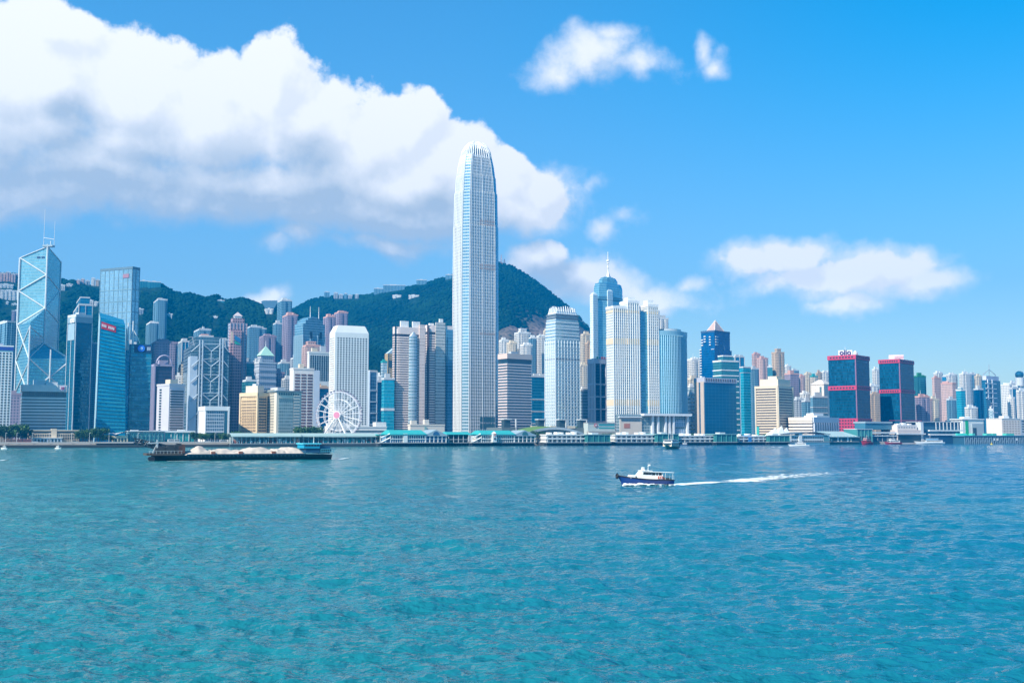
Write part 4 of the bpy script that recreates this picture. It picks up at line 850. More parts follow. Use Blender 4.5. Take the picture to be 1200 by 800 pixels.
def flared_tower():
    """glass tower that narrows upwards, with a sloping top"""
    Pb = foot(101, 112, 147.5, 505, 110, 66, pym=505); z0 = ground(*Pb[0])
    Pt = foot(109, 118, 147, 372, 118, 66, pym=372)
    T = Tower('office_tower', 'cyan glass tower flaring to its base with a red sign under its sloping top', 'office tower', Pb, 372, base=z0); T.quad = Pt
    g = facade('flared glass', (.02, .26, .37), (.0, .24, .40), 1.5, 3.8, .9, .72, .4, .07, .35, .02, .4)
    za, zb = zz(366, Pt[3][1]), zz(381, Pt[1][1])
    mb = MB(); tz = [0, 0, 0, 0]
    e = Vector(Pt[1]) - Vector(Pt[3])
    for i, p in enumerate(Pt):
        k = (Vector(p) - Vector(Pt[3])).dot(e) / e.length_squared; tz[i] = za + (zb - za) * k
    run = 0
    for i in range(4):
        j = (i + 1) % 4; L = (Vector(Pb[j]) - Vector(Pb[i])).length
        mb.face([(*Pb[i], z0 - 5), (*Pb[j], z0 - 5), (*Pt[j], tz[j]), (*Pt[i], tz[i])], [(0, 0), (L, 0), (L, tz[j] - z0), (0, tz[i] - z0)])
    mb.face([(*Pt[i], tz[i]) for i in range(4)])
    T.add('facade', mb, g)
    # lit side: a net of pale mullions
    def at(i, j, u, v, o=.25):
        b = Vector(Pb[i]).lerp(Vector(Pb[j]), u); t_ = Vector(Pt[i]).lerp(Vector(Pt[j]), u); zt = tz[i] + (tz[j] - tz[i]) * u
        q = b.lerp(t_, v); d = (Vector(Pb[j]) - Vector(Pb[i])).normalized(); n = Vector((d.y, -d.x)); return Vector((q.x + n.x * o, q.y + n.y * o, z0 + (zt - z0) * v))
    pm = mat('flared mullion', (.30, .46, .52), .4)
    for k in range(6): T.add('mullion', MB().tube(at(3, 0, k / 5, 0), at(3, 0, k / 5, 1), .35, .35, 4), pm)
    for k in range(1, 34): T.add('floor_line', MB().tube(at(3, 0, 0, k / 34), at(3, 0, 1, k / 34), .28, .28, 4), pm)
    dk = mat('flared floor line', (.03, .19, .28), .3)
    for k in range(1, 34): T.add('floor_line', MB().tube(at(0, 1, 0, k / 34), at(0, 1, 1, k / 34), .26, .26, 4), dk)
    # red sign with unreadable pale strokes
    a, b, c, d = at(0, 1, .04, .972, .6), at(0, 1, .62, .963, .6), at(0, 1, .62, .915, .6), at(0, 1, .04, .915, .6)
    n = Vector((0, .5, 0)); mb = MB(); mb.face([d, c, b, a]); mb.face([d + n, a + n, b + n, c + n]); mb.face([d, a, a + n, d + n]); mb.face([a, b, b + n, a + n]); mb.face([b, c, c + n, b + n]); mb.face([c, d, d + n, c + n])
    sg = T.add('sign', mb, mat('red sign board', (.50, .015, .03), .5))
    for k in range(8):
        if k == 3: continue
        q = d.lerp(c, .09 + .11 * k).lerp(a.lerp(b, .09 + .11 * k), .5) - Vector((0, .3, 0)); w = (c - d).normalized()
        T.add('lettering', MB().obox(q, w * 1.3, (0, .3, 0), (0, 0, 2.6)), mat('sign letter', (.72, .55, .58), .5), sg)
flared_tower()

def flat_glass_tower():
    P = foot(115, 152.5, 161, 314, 460, 24); T = Tower('office_tower', 'tall flat topped square tower with a grid of pale blue glass', 'skyscraper', P, 314)
    T.body(facade('square tower glass', (.18, .30, .36), (.30, .47, .56), 1.5, 4.1, .92, .85, .6, .08, .4, .015, .3), cap=GREY)
    f = seen(P); dk = mat('square tower mullion', (.16, .28, .35), .4)
    T.fins(dk, [3, 8] if len(f) > 1 and f[0][2] < f[1][2] else [8, 4], .7, .35); T.bands(dk, T.H / 15.2, .9, .4, T.z0 + 4)
    T.parapet(mat('dark parapet', (.10, .18, .24), .5), 2.0, .4)
    ff = f[-1]; panel(T, ff, .72, .90, T.z1 - 12, T.z1 - 7, mat('dull red sign', (.30, .16, .22), .5), 'sign', .5)
flat_glass_tower()

def emblem_tower():
    P = foot(152, None, 176.5, 403, 125, dep=30); T = Tower('office_tower', 'blue glass tower with a dark sign panel and round blue emblem at its top', 'office tower', P, 403)
    T.body(facade('emblem tower glass', (.02, .18, .28), (.0, .16, .28), 1.6, 3.9, .9, .66, .4, .08, .35)); f = front(T)
    T.bands(mat('emblem tower band', (.07, .28, .38), .35, .2), 7.6, 1.0, .35)
    panel(T, f, .16, .98, T.z1 - 8, T.z1 - .5, mat('dark sign panel', (.01, .035, .11), .5), 'sign', .5)
    q = facept(T, f, .50, T.z1 - 4.2, 1.0); n = f[3]
    T.add('emblem', MB().tube(q + Vector((T.cx, T.cy, T.z0)), q + n * .5 + Vector((T.cx, T.cy, T.z0)), 3.4, 3.4, 16), mat('blue emblem', (.02, .18, .75), .4))
    T.add('emblem', MB().tube(q + n * .4 + Vector((T.cx, T.cy, T.z0)), q + n * .8 + Vector((T.cx, T.cy, T.z0)), 1.5, 1.5, 12), mat('pale emblem', (.4, .6, .9), .4))
    for k in range(3): panel(T, f, .78 + .06 * k, .82 + .06 * k, T.z1 - 6, T.z1 - 2.6, mat('pale letter', (.45, .55, .66), .5), 'lettering', .9, .3)
    # white fin masts on the neighbouring corner
    for px, y0, y1, r in ((150.5, 402, 378, 1.3), (156, 402, 376, 1.1), (148.5, 402, 385, .8)):
        q = pt(px, 130, 390); T.add('roof_fin', MB().tube((q.x, q.y, zz(410, q.y)), (q.x, q.y, zz(y1, q.y)), r, r * .6, 4), WHITE)
    a, b = pt(157, 130, 385), pt(164, 130, 400); T.add('roof_stay', MB().tube((a.x, a.y, zz(387, a.y)), (b.x, b.y, zz(402, b.y)), .55), WHITE)
    a, b = pt(156, 130, 385), pt(163, 130, 400); T.add('roof_stay', MB().tube((a.x, a.y, zz(394, a.y)), (b.x, b.y, zz(397, b.y)), .5), WHITE)
    T.add('podium', MB().prism(offset(P, 4), T.z0, T.z0 + 9), mat('dark podium', (.05, .12, .15), .4))
emblem_tower()

def arch_front_office():
    P = foot(177, 180.5, 201.5, 428, 240, 60); T = Tower('office_block', 'dark glazed office with mauve piers and an arched motif under the mauve tower', 'office block', P, 428)
    T.body(facade('dark pier glass', (.10, .10, .16), (.015, .05, .11), 1.5, 3.9, .9, .9, .3)); mv = mat('mauve pier', (.36, .33, .44), .6)
    T.fins(mv, [2, 6], 1.1, 1.0); T.parapet(mv, 1.5, .9); f = front(T)
    for k in range(9):
        a0, a1 = math.pi * k / 9, math.pi * (k + 1) / 9
        p = lambda a: f[0] + f[1] * (f[2] * .5 + math.cos(a) * 8) + f[3] * 1.2 + Vector((0, 0, T.z1 + 2 + 9 * math.sin(a)))
        T.add('arch', MB().tube(p(a0), p(a1), .9, .9, 4), mv)
    T.plant(mv, [(.3, .9, .25, .75, 6)])
arch_front_office()

def grey_hotel():
    P = foot(183.5, 198, 216, 451, 80, 40); T = Tower('hotel_tower', 'silver grey block with one blank flank and a dark banded curved front', 'hotel', P, 451)
    w = mat('silver concrete', (.50, .50, .55), .7); T.body(w); fs = seen(P); n = 17; st = (T.H - 12) / n
    lf, rf = fs[-1], fs[0]
    if lf[3].x > rf[3].x: lf, rf = rf, lf
    T.windows(DARKG, lf, 1, n, 3.6, 1.6, T.z0 + 8, T.z1 - 3, .05, .55)
    for k in range(n): panel(T, rf, .08, .92, T.z0 + 8 + k * st, T.z0 + 8 + k * st + st * .55, DARKG, 'window_band', .15, .4)
    for k in range(n): panel(T, rf, .06, .94, T.z0 + 8 + k * st + st * .6, T.z0 + 8 + k * st + st * .95, w, 'balcony', .5, 1.2)
    T.parapet(w, 1.4); T.plant(CREAM, [(.1, .5, .45, .95, 6)])
    T.add('podium', MB().prism(offset(P, 3), T.z0, T.z0 + 6), PALE)
grey_hotel()

def exposed_steel_bank():
    P = foot(214, 223, 267, 405, 330, 66); C, Rr, B, L = P
    T = Tower('bank_tower', 'grey bank tower with exposed ladder masts and hanging V trusses', 'skyscraper', P, 405)
    gl = facade('steel bank glass', (.16, .24, .30), (.06, .15, .20), 1.8, 4, .85, .75, .5, .1, .4); st = mat('bank steel', (.36, .45, .53), .5)
    T.body(gl, z1=T.z1); q = lambda a, b: tuple(Vector(L) + (Vector(C) - Vector(L)) * a + (Vector(Rr) - Vector(C)) * b)
    T.add('rear_block', MB().prism([q(.85, .14), q(.85, .86), q(.1, .86), q(.1, .14)], T.z1, T.zpx(393), 0, 1), [gl, ROOF])
    f = front(T); a, e, Lf, n = f; V = lambda u, z, o: a + e * Lf * u + n * o + Vector((0, 0, z))
    # pale side block lit by the sun
    T.add('side_block', MB().prism([tuple(V(-.02, 0, 1.2))[:2], tuple(V(.17, 0, 1.2))[:2], tuple(V(.17, 0, -22))[:2], tuple(V(-.02, 0, -22))[:2]], T.z0, T.zpx(417)), mat('bank pale panel', (.46, .55, .64), .4))
    T.add('side_block', MB().prism([tuple(V(.90, 0, 1.0))[:2], tuple(V(1.01, 0, 1.0))[:2], tuple(V(1.01, 0, -20))[:2], tuple(V(.90, 0, -20))[:2]], T.z0, T.zpx(415), 0, 1), [gl, ROOF])
    for u, top in ((.22, 398), (.30, 398), (.76, 396), (.84, 396)):
        T.add('mast', MB().tube(V(u, T.z0, 2.2), V(u, T.zpx(top), 2.2), .95, .95, 6), st)
    zs = [T.zpx(y) for y in (408, 426, 444, 466, 488)]
    for u0, u1 in ((.22, .30), (.76, .84)):
        k = T.z0 + 6
        while k < T.zpx(400): T.add('ladder_rung', MB().tube(V(u0, k, 2.2), V(u1, k, 2.2), .5, .5, 4), st); k += 5.2
    for z in zs:
        T.add('truss', MB().tube(V(.30, z + 5, 2.4), V(.53, z - 3, 2.4), .6, .6, 5).tube(V(.53, z - 3, 2.4), V(.76, z + 5, 2.4), .6, .6, 5).tube(V(.0, z - 4, 2.4), V(.22, z + 5, 2.4), .6, .6, 5).tube(V(.84, z + 5, 2.4), V(1.0, z - 3, 2.4), .6, .6, 5), st)
        T.add('truss', MB().tube(V(.53, z - 3, 2.4), V(.53, z - 16, 2.4), .6, .6, 5).tube(V(.3, z + 5.5, 2.4), V(.76, z + 5.5, 2.4), .45, .45, 5), st)
    k = T.z0 + 8
    while k < T.z1 - 3: T.add('floor_band', MB().obox(V(.53, k, .3), e * Lf * .44, n * .5, (0, 0, .9)), mat('bank floor edge', (.24, .38, .42), .5)); k += 4.1
    T.plant(mat('bank roof plant', (.46, .46, .48), .6), [(.3, .7, .30, .66, 15), (.15, .5, .68, .9, 13)]); T.plant(PINK, [(.35, .6, .35, .55, 17)], 'roof_hut')
    for u in (.1, .95): T.add('maintenance_crane', MB().tube(V(u, T.z1, -6), V(u - .06, T.z1 + 11, -6), .5).tube(V(u - .06, T.z1 + 11, -6), V(u - .16, T.z1 + 10, -6), .4), STEEL)
exposed_steel_bank()

def white_frame_low_block():
    P = foot(233.5, 241, 268, 477, 45, 62); T = Tower('office_block', 'low block framed in bright white around a gridded blue glass front', 'office block', P, 477)
    wh = mat('bright white frame', (.80, .80, .79), .5); T.body(facade('low block glass', (.5, .55, .6), (.05, .16, .26), 1.7, 3.3, .74, .72, .3))
    f = front(T); a, e, L, n = f
    T.add('end_wall', MB().obox((*(P[0] if 0 else tuple((Vector(P[0]) + Vector(P[3])) / 2)), (T.z0 + T.z1) / 2), e * .8, Vector(P[3]).to_3d() - Vector(P[0]).to_3d(), (0, 0, T.H + 2)), wh)
    T.add('roof_frame', MB().prism(offset(P, .9), T.z1 - 3, T.z1 + 1), wh); T.add('end_post', MB().obox(tuple(a + e * L * .985 + n * .5 + Vector((0, 0, (T.z0 + T.z1) / 2))), e * 1.6, n * 1.4, (0, 0, T.H)), wh)
    T.fins(wh, [0, 15] if len(seen(P)) > 1 and seen(P)[0][2] < seen(P)[1][2] else [15, 0], .5, .5, T.z0 + 2, T.z1 - 3)
    T.bands(wh, T.H / 3.05, .8, .45, T.z0 + T.H * .3, T.z1 - 4)
    panel(T, f, .80, .965, T.z0 + 2, T.z1 - 3.5, mat('dark end bay', (.03, .12, .18), .2), 'end_bay', .4)
white_frame_low_block()

def pink_stepped_tower():
    P = foot(266, 269, 288, 378, 400, 60); T = Tower('office_tower', 'pink granite tower stepping up to a small pyramid with a green and blue emblem', 'skyscraper', P, 378)
    T.body(facade('stepped tower rear', (.33, .36, .44), (.06, .14, .22), 2.6, 3.7, .5, .55)); f = front(T); a, e, L, n = f
    V = lambda u, z, o: a + e * L * u + n * o + Vector((0, 0, z)); pk = facade('pink granite', (.42, .29, .32), (.06, .06, .10), 3.0, 3.7, .55, .5)
    T.add('front_shaft', MB().prism([tuple(V(u, 0, o))[:2] for u, o in ((-.05, 4), (.66, 4), (.66, -3), (-.05, -3))], T.z0, T.zpx(386), 0, 1), [pk, PINK])
    T.add('front_shaft', MB().prism([tuple(V(u, 0, o))[:2] for u, o in ((.10, 6.0), (.62, 6.0), (.62, 3), (.10, 3))], T.z0, T.zpx(389), 0, 1), [pk, PINK])
    panel(T, (a, e, L, n), -.03, .09, T.z1 - 26, T.zpx(389), CREAM, 'pale_panel', 4.3)
    q = scaled(P, .72); T.add('tier', MB().prism(q, T.z1, T.zpx(372), 0, 1), [pk, PALE]); q = scaled(P, .45)
    T.add('lantern', MB().prism(q, T.zpx(372), T.zpx(369.5)), PALE); T.add('pyramid', MB().loft([(scaled(P, .55), T.zpx(369.5)), (scaled(P, .01), T.zpx(364.5))]), mat('pale pink roof', (.62, .52, .52), .5))
    c = V(.37, T.zpx(397.5), 6.4); up = Vector((0, 0, 1))
    T.add('emblem', MB().face([c - e * 4 + up * 5, c - e * 4 - up * 1, c + e * 3.5 - up * 5, c + e * 3.5 + up * 1]), mat('blue emblem panel', (.03, .20, .42), .4))
    T.add('emblem', MB().face([c - e * 4 - up * 2, c - e * 4 - up * 6, c + e * 4.5 - up * 7, c + e * 2 - up * 5]), mat('green emblem panel', (.03, .42, .30), .4))
    T.fins(mat('pink rib', (.46, .33, .36), .6), [0, 6] if seen(P)[0][2] < seen(P)[-1][2] else [6, 0], .9, .6)
pink_stepped_tower()

def green_pyramid():
    P = foot(297.5, 303, 323, 425, 330, 55); T = Tower('office_tower', 'grey office tower crowned by a pale green pyramid roof', 'office tower', P, 425)
    w = facade('pyramid tower wall', (.42, .47, .54), (.08, .14, .20), 2.4, 3.6, .6, .55); T.body(w); T.bands(mat('pyramid tower band', (.48, .53, .60), .6), 7.2, 1.2, .5)
    q = scaled(P, .74); T.add('upper_storeys', MB().prism(q, T.z1, T.zpx(415.5), 0, 1), [w, PALE])
    T.add('pyramid_roof', MB().loft([(scaled(P, .84), T.zpx(416)), (scaled(P, .02), T.zpx(404.5))]), mat('pale green copper', (.40, .66, .54), .6))
    T.ant(T.mid(), T.zpx(405), 7, .4, 'finial'); T.parapet(PALE, 1.3)
    for fx, fy in ((.1, .1), (.1, .9), (.9, .1)): T.plant(PALE, [(fx - .08, fx + .08, fy - .08, fy + .08, 5)], 'corner_pinnacle')
green_pyramid()

def arched_twin_antenna():
    C0 = foot(344, 354, 380, 392, 560, 50); T = Tower('apartment_tower', 'broad blue tower with an arched crown and two thin antennas', 'skyscraper', C0, 392)
    g = facade('arched tower glass', (.20, .36, .46), (.06, .22, .34), 2.0, 3.6, .7, .72, .5, .1, .4); T.body(g, cap=g); f = front(T); a, e, L, n = f
    dep = (Vector(C0[2]) - Vector(C0[1])).to_3d()
    for k in range(9):                                           # the arch: ribs stepping up to the middle
        u0, u1 = k / 9, (k + 1) / 9; um = (u0 + u1) / 2
        h = (T.zpx(370) - T.z1) * math.sqrt(max(0, 1 - ((um - .5) / .56) ** 2))
        p0, p1 = a + e * L * u0, a + e * L * u1
        T.add('crown_rib', MB().prism([tuple(v)[:2] for v in (p0, p1, p1 + dep * .98, p0 + dep * .98)], T.z1, T.z1 + h, 0, 1), [g, PALE])
    T.fins(mat('blue rib', (.36, .52, .60), .4), [4, 9], 1.1, .8)
    for u in (.36, .80): panel(T, f, u - .05, u + .05, T.zpx(396), T.zpx(388), mat('dark square', (.012, .035, .07), .3), 'dark_window', .9)
    for u in (.47, .86):
        q = a + e * L * u + dep * .4; T.ant((q.x, q.y), T.zpx(374), T.zpx(357) - T.zpx(374), .7)
arched_twin_antenna()

def window_grid_block():
    P = foot(359.5, 361.5, 387, 413, 330, 60); T = Tower('office_block', 'white block with a bold square window grid beside the white slab tower', 'office block', P, 413)
    wh = mat('white grid wall', (.74, .74, .70), .6); T.body(wh); f = front(T)
    T.windows(DARKG, f, 9, 11, 2.0, 2.6, T.zpx(446), T.z1 - 3, .04, .97, cap=100); T.parapet(wh, 1.5)
    T.plant(CREAM, [(.2, .8, .15, .4, 6)]); T.plant(PALE, [(.2, .6, .55, .8, 9)])
window_grid_block()

def brown_window_block():
    P = foot(339, 343.5, 367.5, 432, 200, 62); T = Tower('office_block', 'white office block with three columns of brown ribbon windows', 'office block', P, 432)
    wh = mat('white mullion wall', (.76, .73, .70), .6); T.body(wh); f = front(T); n = 20; st = (T.H - 14) / n
    br = mat('brown window', (.13, .075, .085), .25)
    for c in range(3):
        for r in range(n):
            z = T.z1 - 5 - (r + 1) * st; panel(T, f, .07 + .31 * c, .07 + .31 * c + .245, z + st * .22, z + st * .80, br, 'window', .12, .3)
    T.add('side_wing', MB().prism([tuple(Vector(P[1]) + Vector(v)) for v in ((0, -.02), (6, 3), (2, 14), (-4, 12))], T.z0, T.z1 - 1), mat('pale blue side', (.52, .60, .70), .6)); T.parapet(wh, 1.2)
    T.plant(CREAM, [(.3, .7, .35, .55, 6), (.3, .5, .6, .75, 3)])
brown_window_block()

def beige_hotel():
    P = foot(281.5, 301.5, 313, 461, 62, 34); T = Tower('hotel_tower', 'warm beige hotel block with a finely gridded lit wall and grey flank', 'hotel', P, 461)
    T.body(facade('beige hotel wall', (.62, .46, .27), (.40, .29, .17), 3.0, 3.2, .55, .5)); st = mat('beige stone', (.66, .52, .34), .7)
    T.add('cornice', MB().prism(offset(P, .8), T.z1 - 2.5, T.z1 + 1), st); T.plant(mat('beige plant', (.62, .55, .45), .7), [(.1, .8, .35, 1.0, 8)]); T.plant(PALE, [(.4, .6, .5, .7, 10)], 'roof_hut')
    fs = seen(P); lf = min(fs, key=lambda f: f[3].x); rf = max(fs, key=lambda f: f[3].x)
    T.windows(mat('beige window', (.20, .15, .11), .3), lf, 9, 11, 1.3, 1.6, T.z0 + 10, T.z1 - 6, .10, .92)
    T.fins(st, [2, 0] if fs[0] is lf else [0, 2], 1.6, .7); T.windows(DARKG, rf, 5, 12, 1.6, 1.8, T.z0 + 10, T.z1 - 4, .15, .92, cap=60)
    for u in (.22, .50, .78): panel(T, lf, u - .07, u + .07, T.z0, T.z0 + 8, mat('dark arcade', (.06, .07, .09), .4) if u != .5 else WHITE, 'arcade', .4)
beige_hotel()

def cream_twin():
    P = foot(307.5, 324, 353, 459, 50, 55); T = Tower('office_block', 'cream stone office with a greenish glass front and a row of dark eaves openings', 'office block', P, 459)
    st = mat('cream limestone', (.66, .60, .50), .7); T.body(st); fs = seen(P); lf = min(fs, key=lambda f: f[3].x); rf = max(fs, key=lambda f: f[3].x)
    gg = facade('greenish front', (.36, .42, .42), (.20, .30, .31), 2.0, 3.2, .8, .7, .3, .12, .5)
    panel(T, rf, .08, .66, T.z0 + 9, T.zpx(467), gg, 'glass_front', .2); panel(T, rf, .68, .93, T.z0 + 9, T.zpx(463), mat('grey window bay', (.24, .33, .35), .3), 'glass_front', .15)
    for k in range(14): panel(T, rf, .68, .93, T.z0 + 10 + k * 2.9, T.z0 + 11.2 + k * 2.9, st, 'floor_band', .35)
    for k in range(16): panel(T, lf, .18, .82, T.z0 + 9 + k * 2.75, T.z0 + 10.3 + k * 2.75, mat('warm grey louvre', (.30, .29, .24), .5), 'window_band', .15)
    for k in range(9): panel(T, rf, .08 + k * .095, .13 + k * .095, T.zpx(462.5), T.zpx(460), mat('eaves opening', (.03, .06, .08), .4), 'eaves_opening', .15)
    for k in range(8): panel(T, rf, .10 + k * .074, .135 + k * .074, T.zpx(470), T.zpx(466), mat('arch opening', (.10, .18, .20), .4), 'eaves_opening', .35)
    T.add('roof_slab', MB().prism(offset(P, 1.2), T.z1 + .2, T.z1 + 1.4), mat('dark roof slab', (.18, .24, .27), .6)); T.plant(mat('roof drum', (.55, .55, .55), .6), [(.2, .7, .2, .5, 5)])
    T.add('podium', MB().prism(offset(P, 3.0), T.z0, T.z0 + 8.5), st)
    a, e, L, n = rf
    for k in range(9): panel(T, rf, .02 + k * .105, .075 + k * .105, T.z0 + 1, T.z0 + 6.5, mat('podium bay', (.14, .14, .14), .4), 'podium_bay', 3.2)
cream_twin()

def honeycomb_tower():
    P = foot(385.5, 392, 431.5, 389, 130, 63); T = Tower('office_tower', 'white slab tower with hundreds of small round windows and a chamfered cap', 'skyscraper', P, 389)
    wh = mat('white aluminium skin', (.82, .81, .78), .45); T.body(wh); fs = seen(P); lf = min(fs, key=lambda f: f[3].x); rf = max(fs, key=lambda f: f[3].x)
    P2 = foot(390, 395, 423, 381, 135, 63); T.add('roof_cap', MB().loft([(P, T.z1), (scaled(P, .80), T.zpx(380.5))]), mat('white roof cap', (.78, .78, .77), .5))
    wn = mat('round window', (.035, .06, .085), .15)
    # round windows: the first hundred stand alone, the rest are one mass
    a, e, L, n = rf; spots = []
    for r in range(38):
        for c in range(11): spots.append((a + e * L * (.05 + .92 * (c + .5) / 11), T.z0 + 18 + (T.z1 - 5 - T.z0 - 18) * (r + .5) / 38, n))
    for r in range(38):
        for c in range(4): spots.append((lf[0] + lf[1] * lf[2] * (.1 + .8 * (c + .5) / 4), T.z0 + 18 + (T.z1 - 5 - T.z0 - 18) * (r + .5) / 38, lf[3]))
    spots.sort(key=lambda s_: s_[0].y * 0 + (0 if s_[2] is n else 1))
    def disc(mb, q, z, nn):
        p = Vector((q.x - T.cx, q.y - T.cy, z - T.z0)); mb.tube(p - nn * .2, p + nn * .12, .88, .88, 8); return mb
    p0 = spots[0]; o = disc(MB(), Vector((T.cx, T.cy, 0)), T.z0, n).build('window', wn, T.root)
    for i, (q, z, nn) in enumerate(spots[:100]):
        loc = (q.x - T.cx, q.y - T.cy, z - T.z0)
        if i == 0: o.location = loc
        else: dup(o, T.root, loc)
    mb = MB()
    for q, z, nn in spots[100:]: disc(mb, q, z, nn)
    mb.build('window', wn, T.root)['kind'] = 'stuff'
    T.fins(mat('white skin joint', (.62, .63, .62), .5), [0, 0], .1, .1)
honeycomb_tower()

def striped_podium():
    P = foot(380, 384, 453, 496, 55, 63); T = Tower('podium_block', 'low white podium with long dark window stripes below the white slab tower', 'low building', P, 500)
    wh = mat('podium white', (.76, .75, .72), .6); T.body(wh); f = front(T)
    for k in range(3): panel(T, f, .04, .97, T.z0 + 3.5 + k * 3.6, T.z0 + 4.6 + k * 3.6, DARKG, 'window_band', .15)
    T.plant(wh, [(.1, .9, .82, 1.0, 5), (.2, .8, .02, .30, 4), (.3, .7, .36, .5, 3)], 'roof_block'); T.parapet(wh, .8)
    for k in range(12): panel(T, f, .05 + k * .078, .09 + k * .078, T.z0, T.z0 + 2.6, DARKG, 'window', .2)
striped_podium()

def blue_grid_tower():
    P = foot(431, 433, 441.5, 435, 260, 58); T = Tower('office_tower', 'pale blue tower framed in a white window grid beside the white honeycomb tower', 'office tower', P, 435)
    T.body(facade('grid tower glass', (.12, .25, .38), (.04, .14, .26), 2, 3.8, .85, .8, .3)); T.fins(mat('white blue grid', (.52, .62, .72), .5), [2, 6], .8, .6); T.bands(mat('white blue grid', (.52, .62, .72), .5), 13.5, 1.2, .7); T.parapet(PALE, 1.5)
blue_grid_tower()
def gold_top_tower():
    P = foot(451, 454, 462, 414, 420, 58); T = Tower('office_tower', 'gold stone tower with a slanted glass roof beside the banded twin towers', 'office tower', P, 414)
    gd = mat('gold stone', (.50, .37, .20), .6); T.body(facade('gold wall', (.50, .37, .20), (.12, .13, .14), 3, 3.8, .4, .45)); C, Rr, B, L = P
    z1, z2 = T.z1, T.zpx(407); mb = MB()
    mb.face([(*L, z1), (*C, z1), (*Rr, z2), (*B, z2)]); mb.face([(*C, z1), (*Rr, z1), (*Rr, z2)]); mb.face([(*Rr, z1), (*B, z1), (*B, z2), (*Rr, z2)]); mb.face([(*B, z1), (*L, z1), (*B, z2)])
    T.add('slanted_roof', mb, mat('pale slanted roof', (.45, .58, .66), .3)); f = front(T)
    panel(T, f, .2, .7, T.zpx(430), T.zpx(422), DARKG, 'dark_window', .2); T.fins(gd, [2, 4], .7, .5)
gold_top_tower()

def banded_twin(label, xs, ytop, d, phi, glass_x, boxes, right=None, rounded=True):
    """pink banded towers with rounded corners, a glass bay and lift boxes on the roof"""
    x0, xc, x1 = xs; P = foot(x0, xc, x1, ytop, d, phi); C, Rr, B, L = [Vector(p) for p in P]
    def rc(p, a, b, r, k=5):
        d1, d2 = (a - p).normalized(), (b - p).normalized(); out = []
        for i in range(k + 1):
            t_ = i / k; q0, q1, q2 = p + d1 * r, p, p + d2 * r; out.append(tuple(q0.lerp(q1, t_).lerp(q1.lerp(q2, t_), t_)))
        return out
    poly = rc(C, L, Rr, 7) + [tuple(Rr), tuple(B)] + rc(L, B, C, 6)
    T = Tower('office_tower', label, 'skyscraper', poly, ytop); T.quad = P
    gl = mat('bronze ribbon glass', (.085, .080, .10), .15, .1); T.body(gl); sp = mat('pink granite spandrel', (.80, .66, .60), .5)
    n = 40; st = (T.H - 22) / n; T.bands(sp, st, st * .60, .6, T.z0 + 12, T.z1 - 8); T.add('roof_band', MB().prism(offset(poly, .7), T.z1 - 8, T.z1 + .5), sp)
    a, e = C.to_3d(), (Rr - C).to_3d(); Lf = e.length; e.normalize(); nn = Vector((e.y, -e.x, 0))
    for (u0, u1, yt, kind) in glass_x:
        if kind == 'bay':                                         # half round glass bay with a pointed head
            c = a + e * Lf * (u0 + u1) / 2; r = Lf * (u1 - u0) / 2
            pl = [tuple(c + e * (-r * math.cos(math.pi * k / 8)) + nn * (1.0 + r * .55 * math.sin(math.pi * k / 8)))[:2] for k in range(9)]
            bm = facade('glass bay', (.42, .52, .58), (.22, .36, .44), 1.6, 3.8, .82, .62, .4, .1, .4)
            T.add('glass_bay', MB().prism(pl, T.z0 + 8, T.zpx(yt), 0, 1), [bm, PALE]); T.add('bay_head', MB().loft([(pl, T.zpx(yt)), (scaled(pl, .15), T.zpx(yt - 5))]), mat('bay head glass', (.40, .48, .54), .3, .2))
        elif kind == 'wall':
            T.add('pier', MB().obox(tuple(a + e * Lf * (u0 + u1) / 2 + nn * .9 + Vector((0, 0, (T.z0 + T.zpx(yt)) / 2))), e * Lf * (u1 - u0), nn * 2.2, (0, 0, T.zpx(yt) - T.z0)), facade('pink pier wall', (.72, .58, .52), (.58, .46, .42), 4, 3.9, .9, .3))
        elif kind == 'glass':
            T.add('glass_front', MB().obox(tuple(a + e * Lf * (u0 + u1) / 2 + nn * .8 + Vector((0, 0, (T.z0 + T.zpx(yt)) / 2))), e * Lf * (u1 - u0), nn * 2.0, (0, 0, T.zpx(yt) - T.z0 )), facade('warm grey front', (.58, .57, .53), (.44, .46, .45), 1.6, 3.9, .85, .55, .35, .12, .4))
        elif kind == 'slot':
            T.add('dark_slot', MB().obox(tuple(a + e * Lf * (u0 + u1) / 2 + nn * .9 + Vector((0, 0, (T.z0 + T.zpx(yt)) / 2))), e * Lf * (u1 - u0), nn * 1.9, (0, 0, T.zpx(yt) - T.z0)), mat('slot shade', (.10, .075, .085), .5))
    T.plant(WHITE, boxes, 'lift_house')
    return T, P
banded_twin('first pink banded tower with dark ribbon windows and a half round glass bay', (460, 462, 497.5), 383, 235, 62, [(.46, .74, 393, 'bay'), (.80, .985, 379, 'wall')], [(.1, .6, .22, .48, 8), (.1, .6, .62, .86, 8)])
T2, P2 = banded_twin('second pink banded tower with a flat glazed front and blue flank', (498, 500, 529.5), 381, 255, 62, [(.02, .07, 383, 'slot'), (.33, .70, 377, 'glass')], [(.2, .7, .52, .66, 9), (.1, .6, .12, .3, 3)])
bl = facade('blue flank', (.10, .28, .42), (.10, .28, .42), 1.6, 3.9, .9, .7, .4, .1, .3)
C, Rr, B, L = [Vector(p).to_3d() for p in P2]; e = (Rr - C).normalized(); nn = Vector((e.y, -e.x, 0)); Lf = (Rr - C).length
T2.add('blue_flank', MB().obox(tuple(C + e * Lf * .87 + nn * 1.0 + Vector((0, 0, (T2.z0 + T2.zpx(385)) / 2))), e * Lf * .27, nn * 2.6, (0, 0, T2.zpx(385) - T2.z0)), bl)
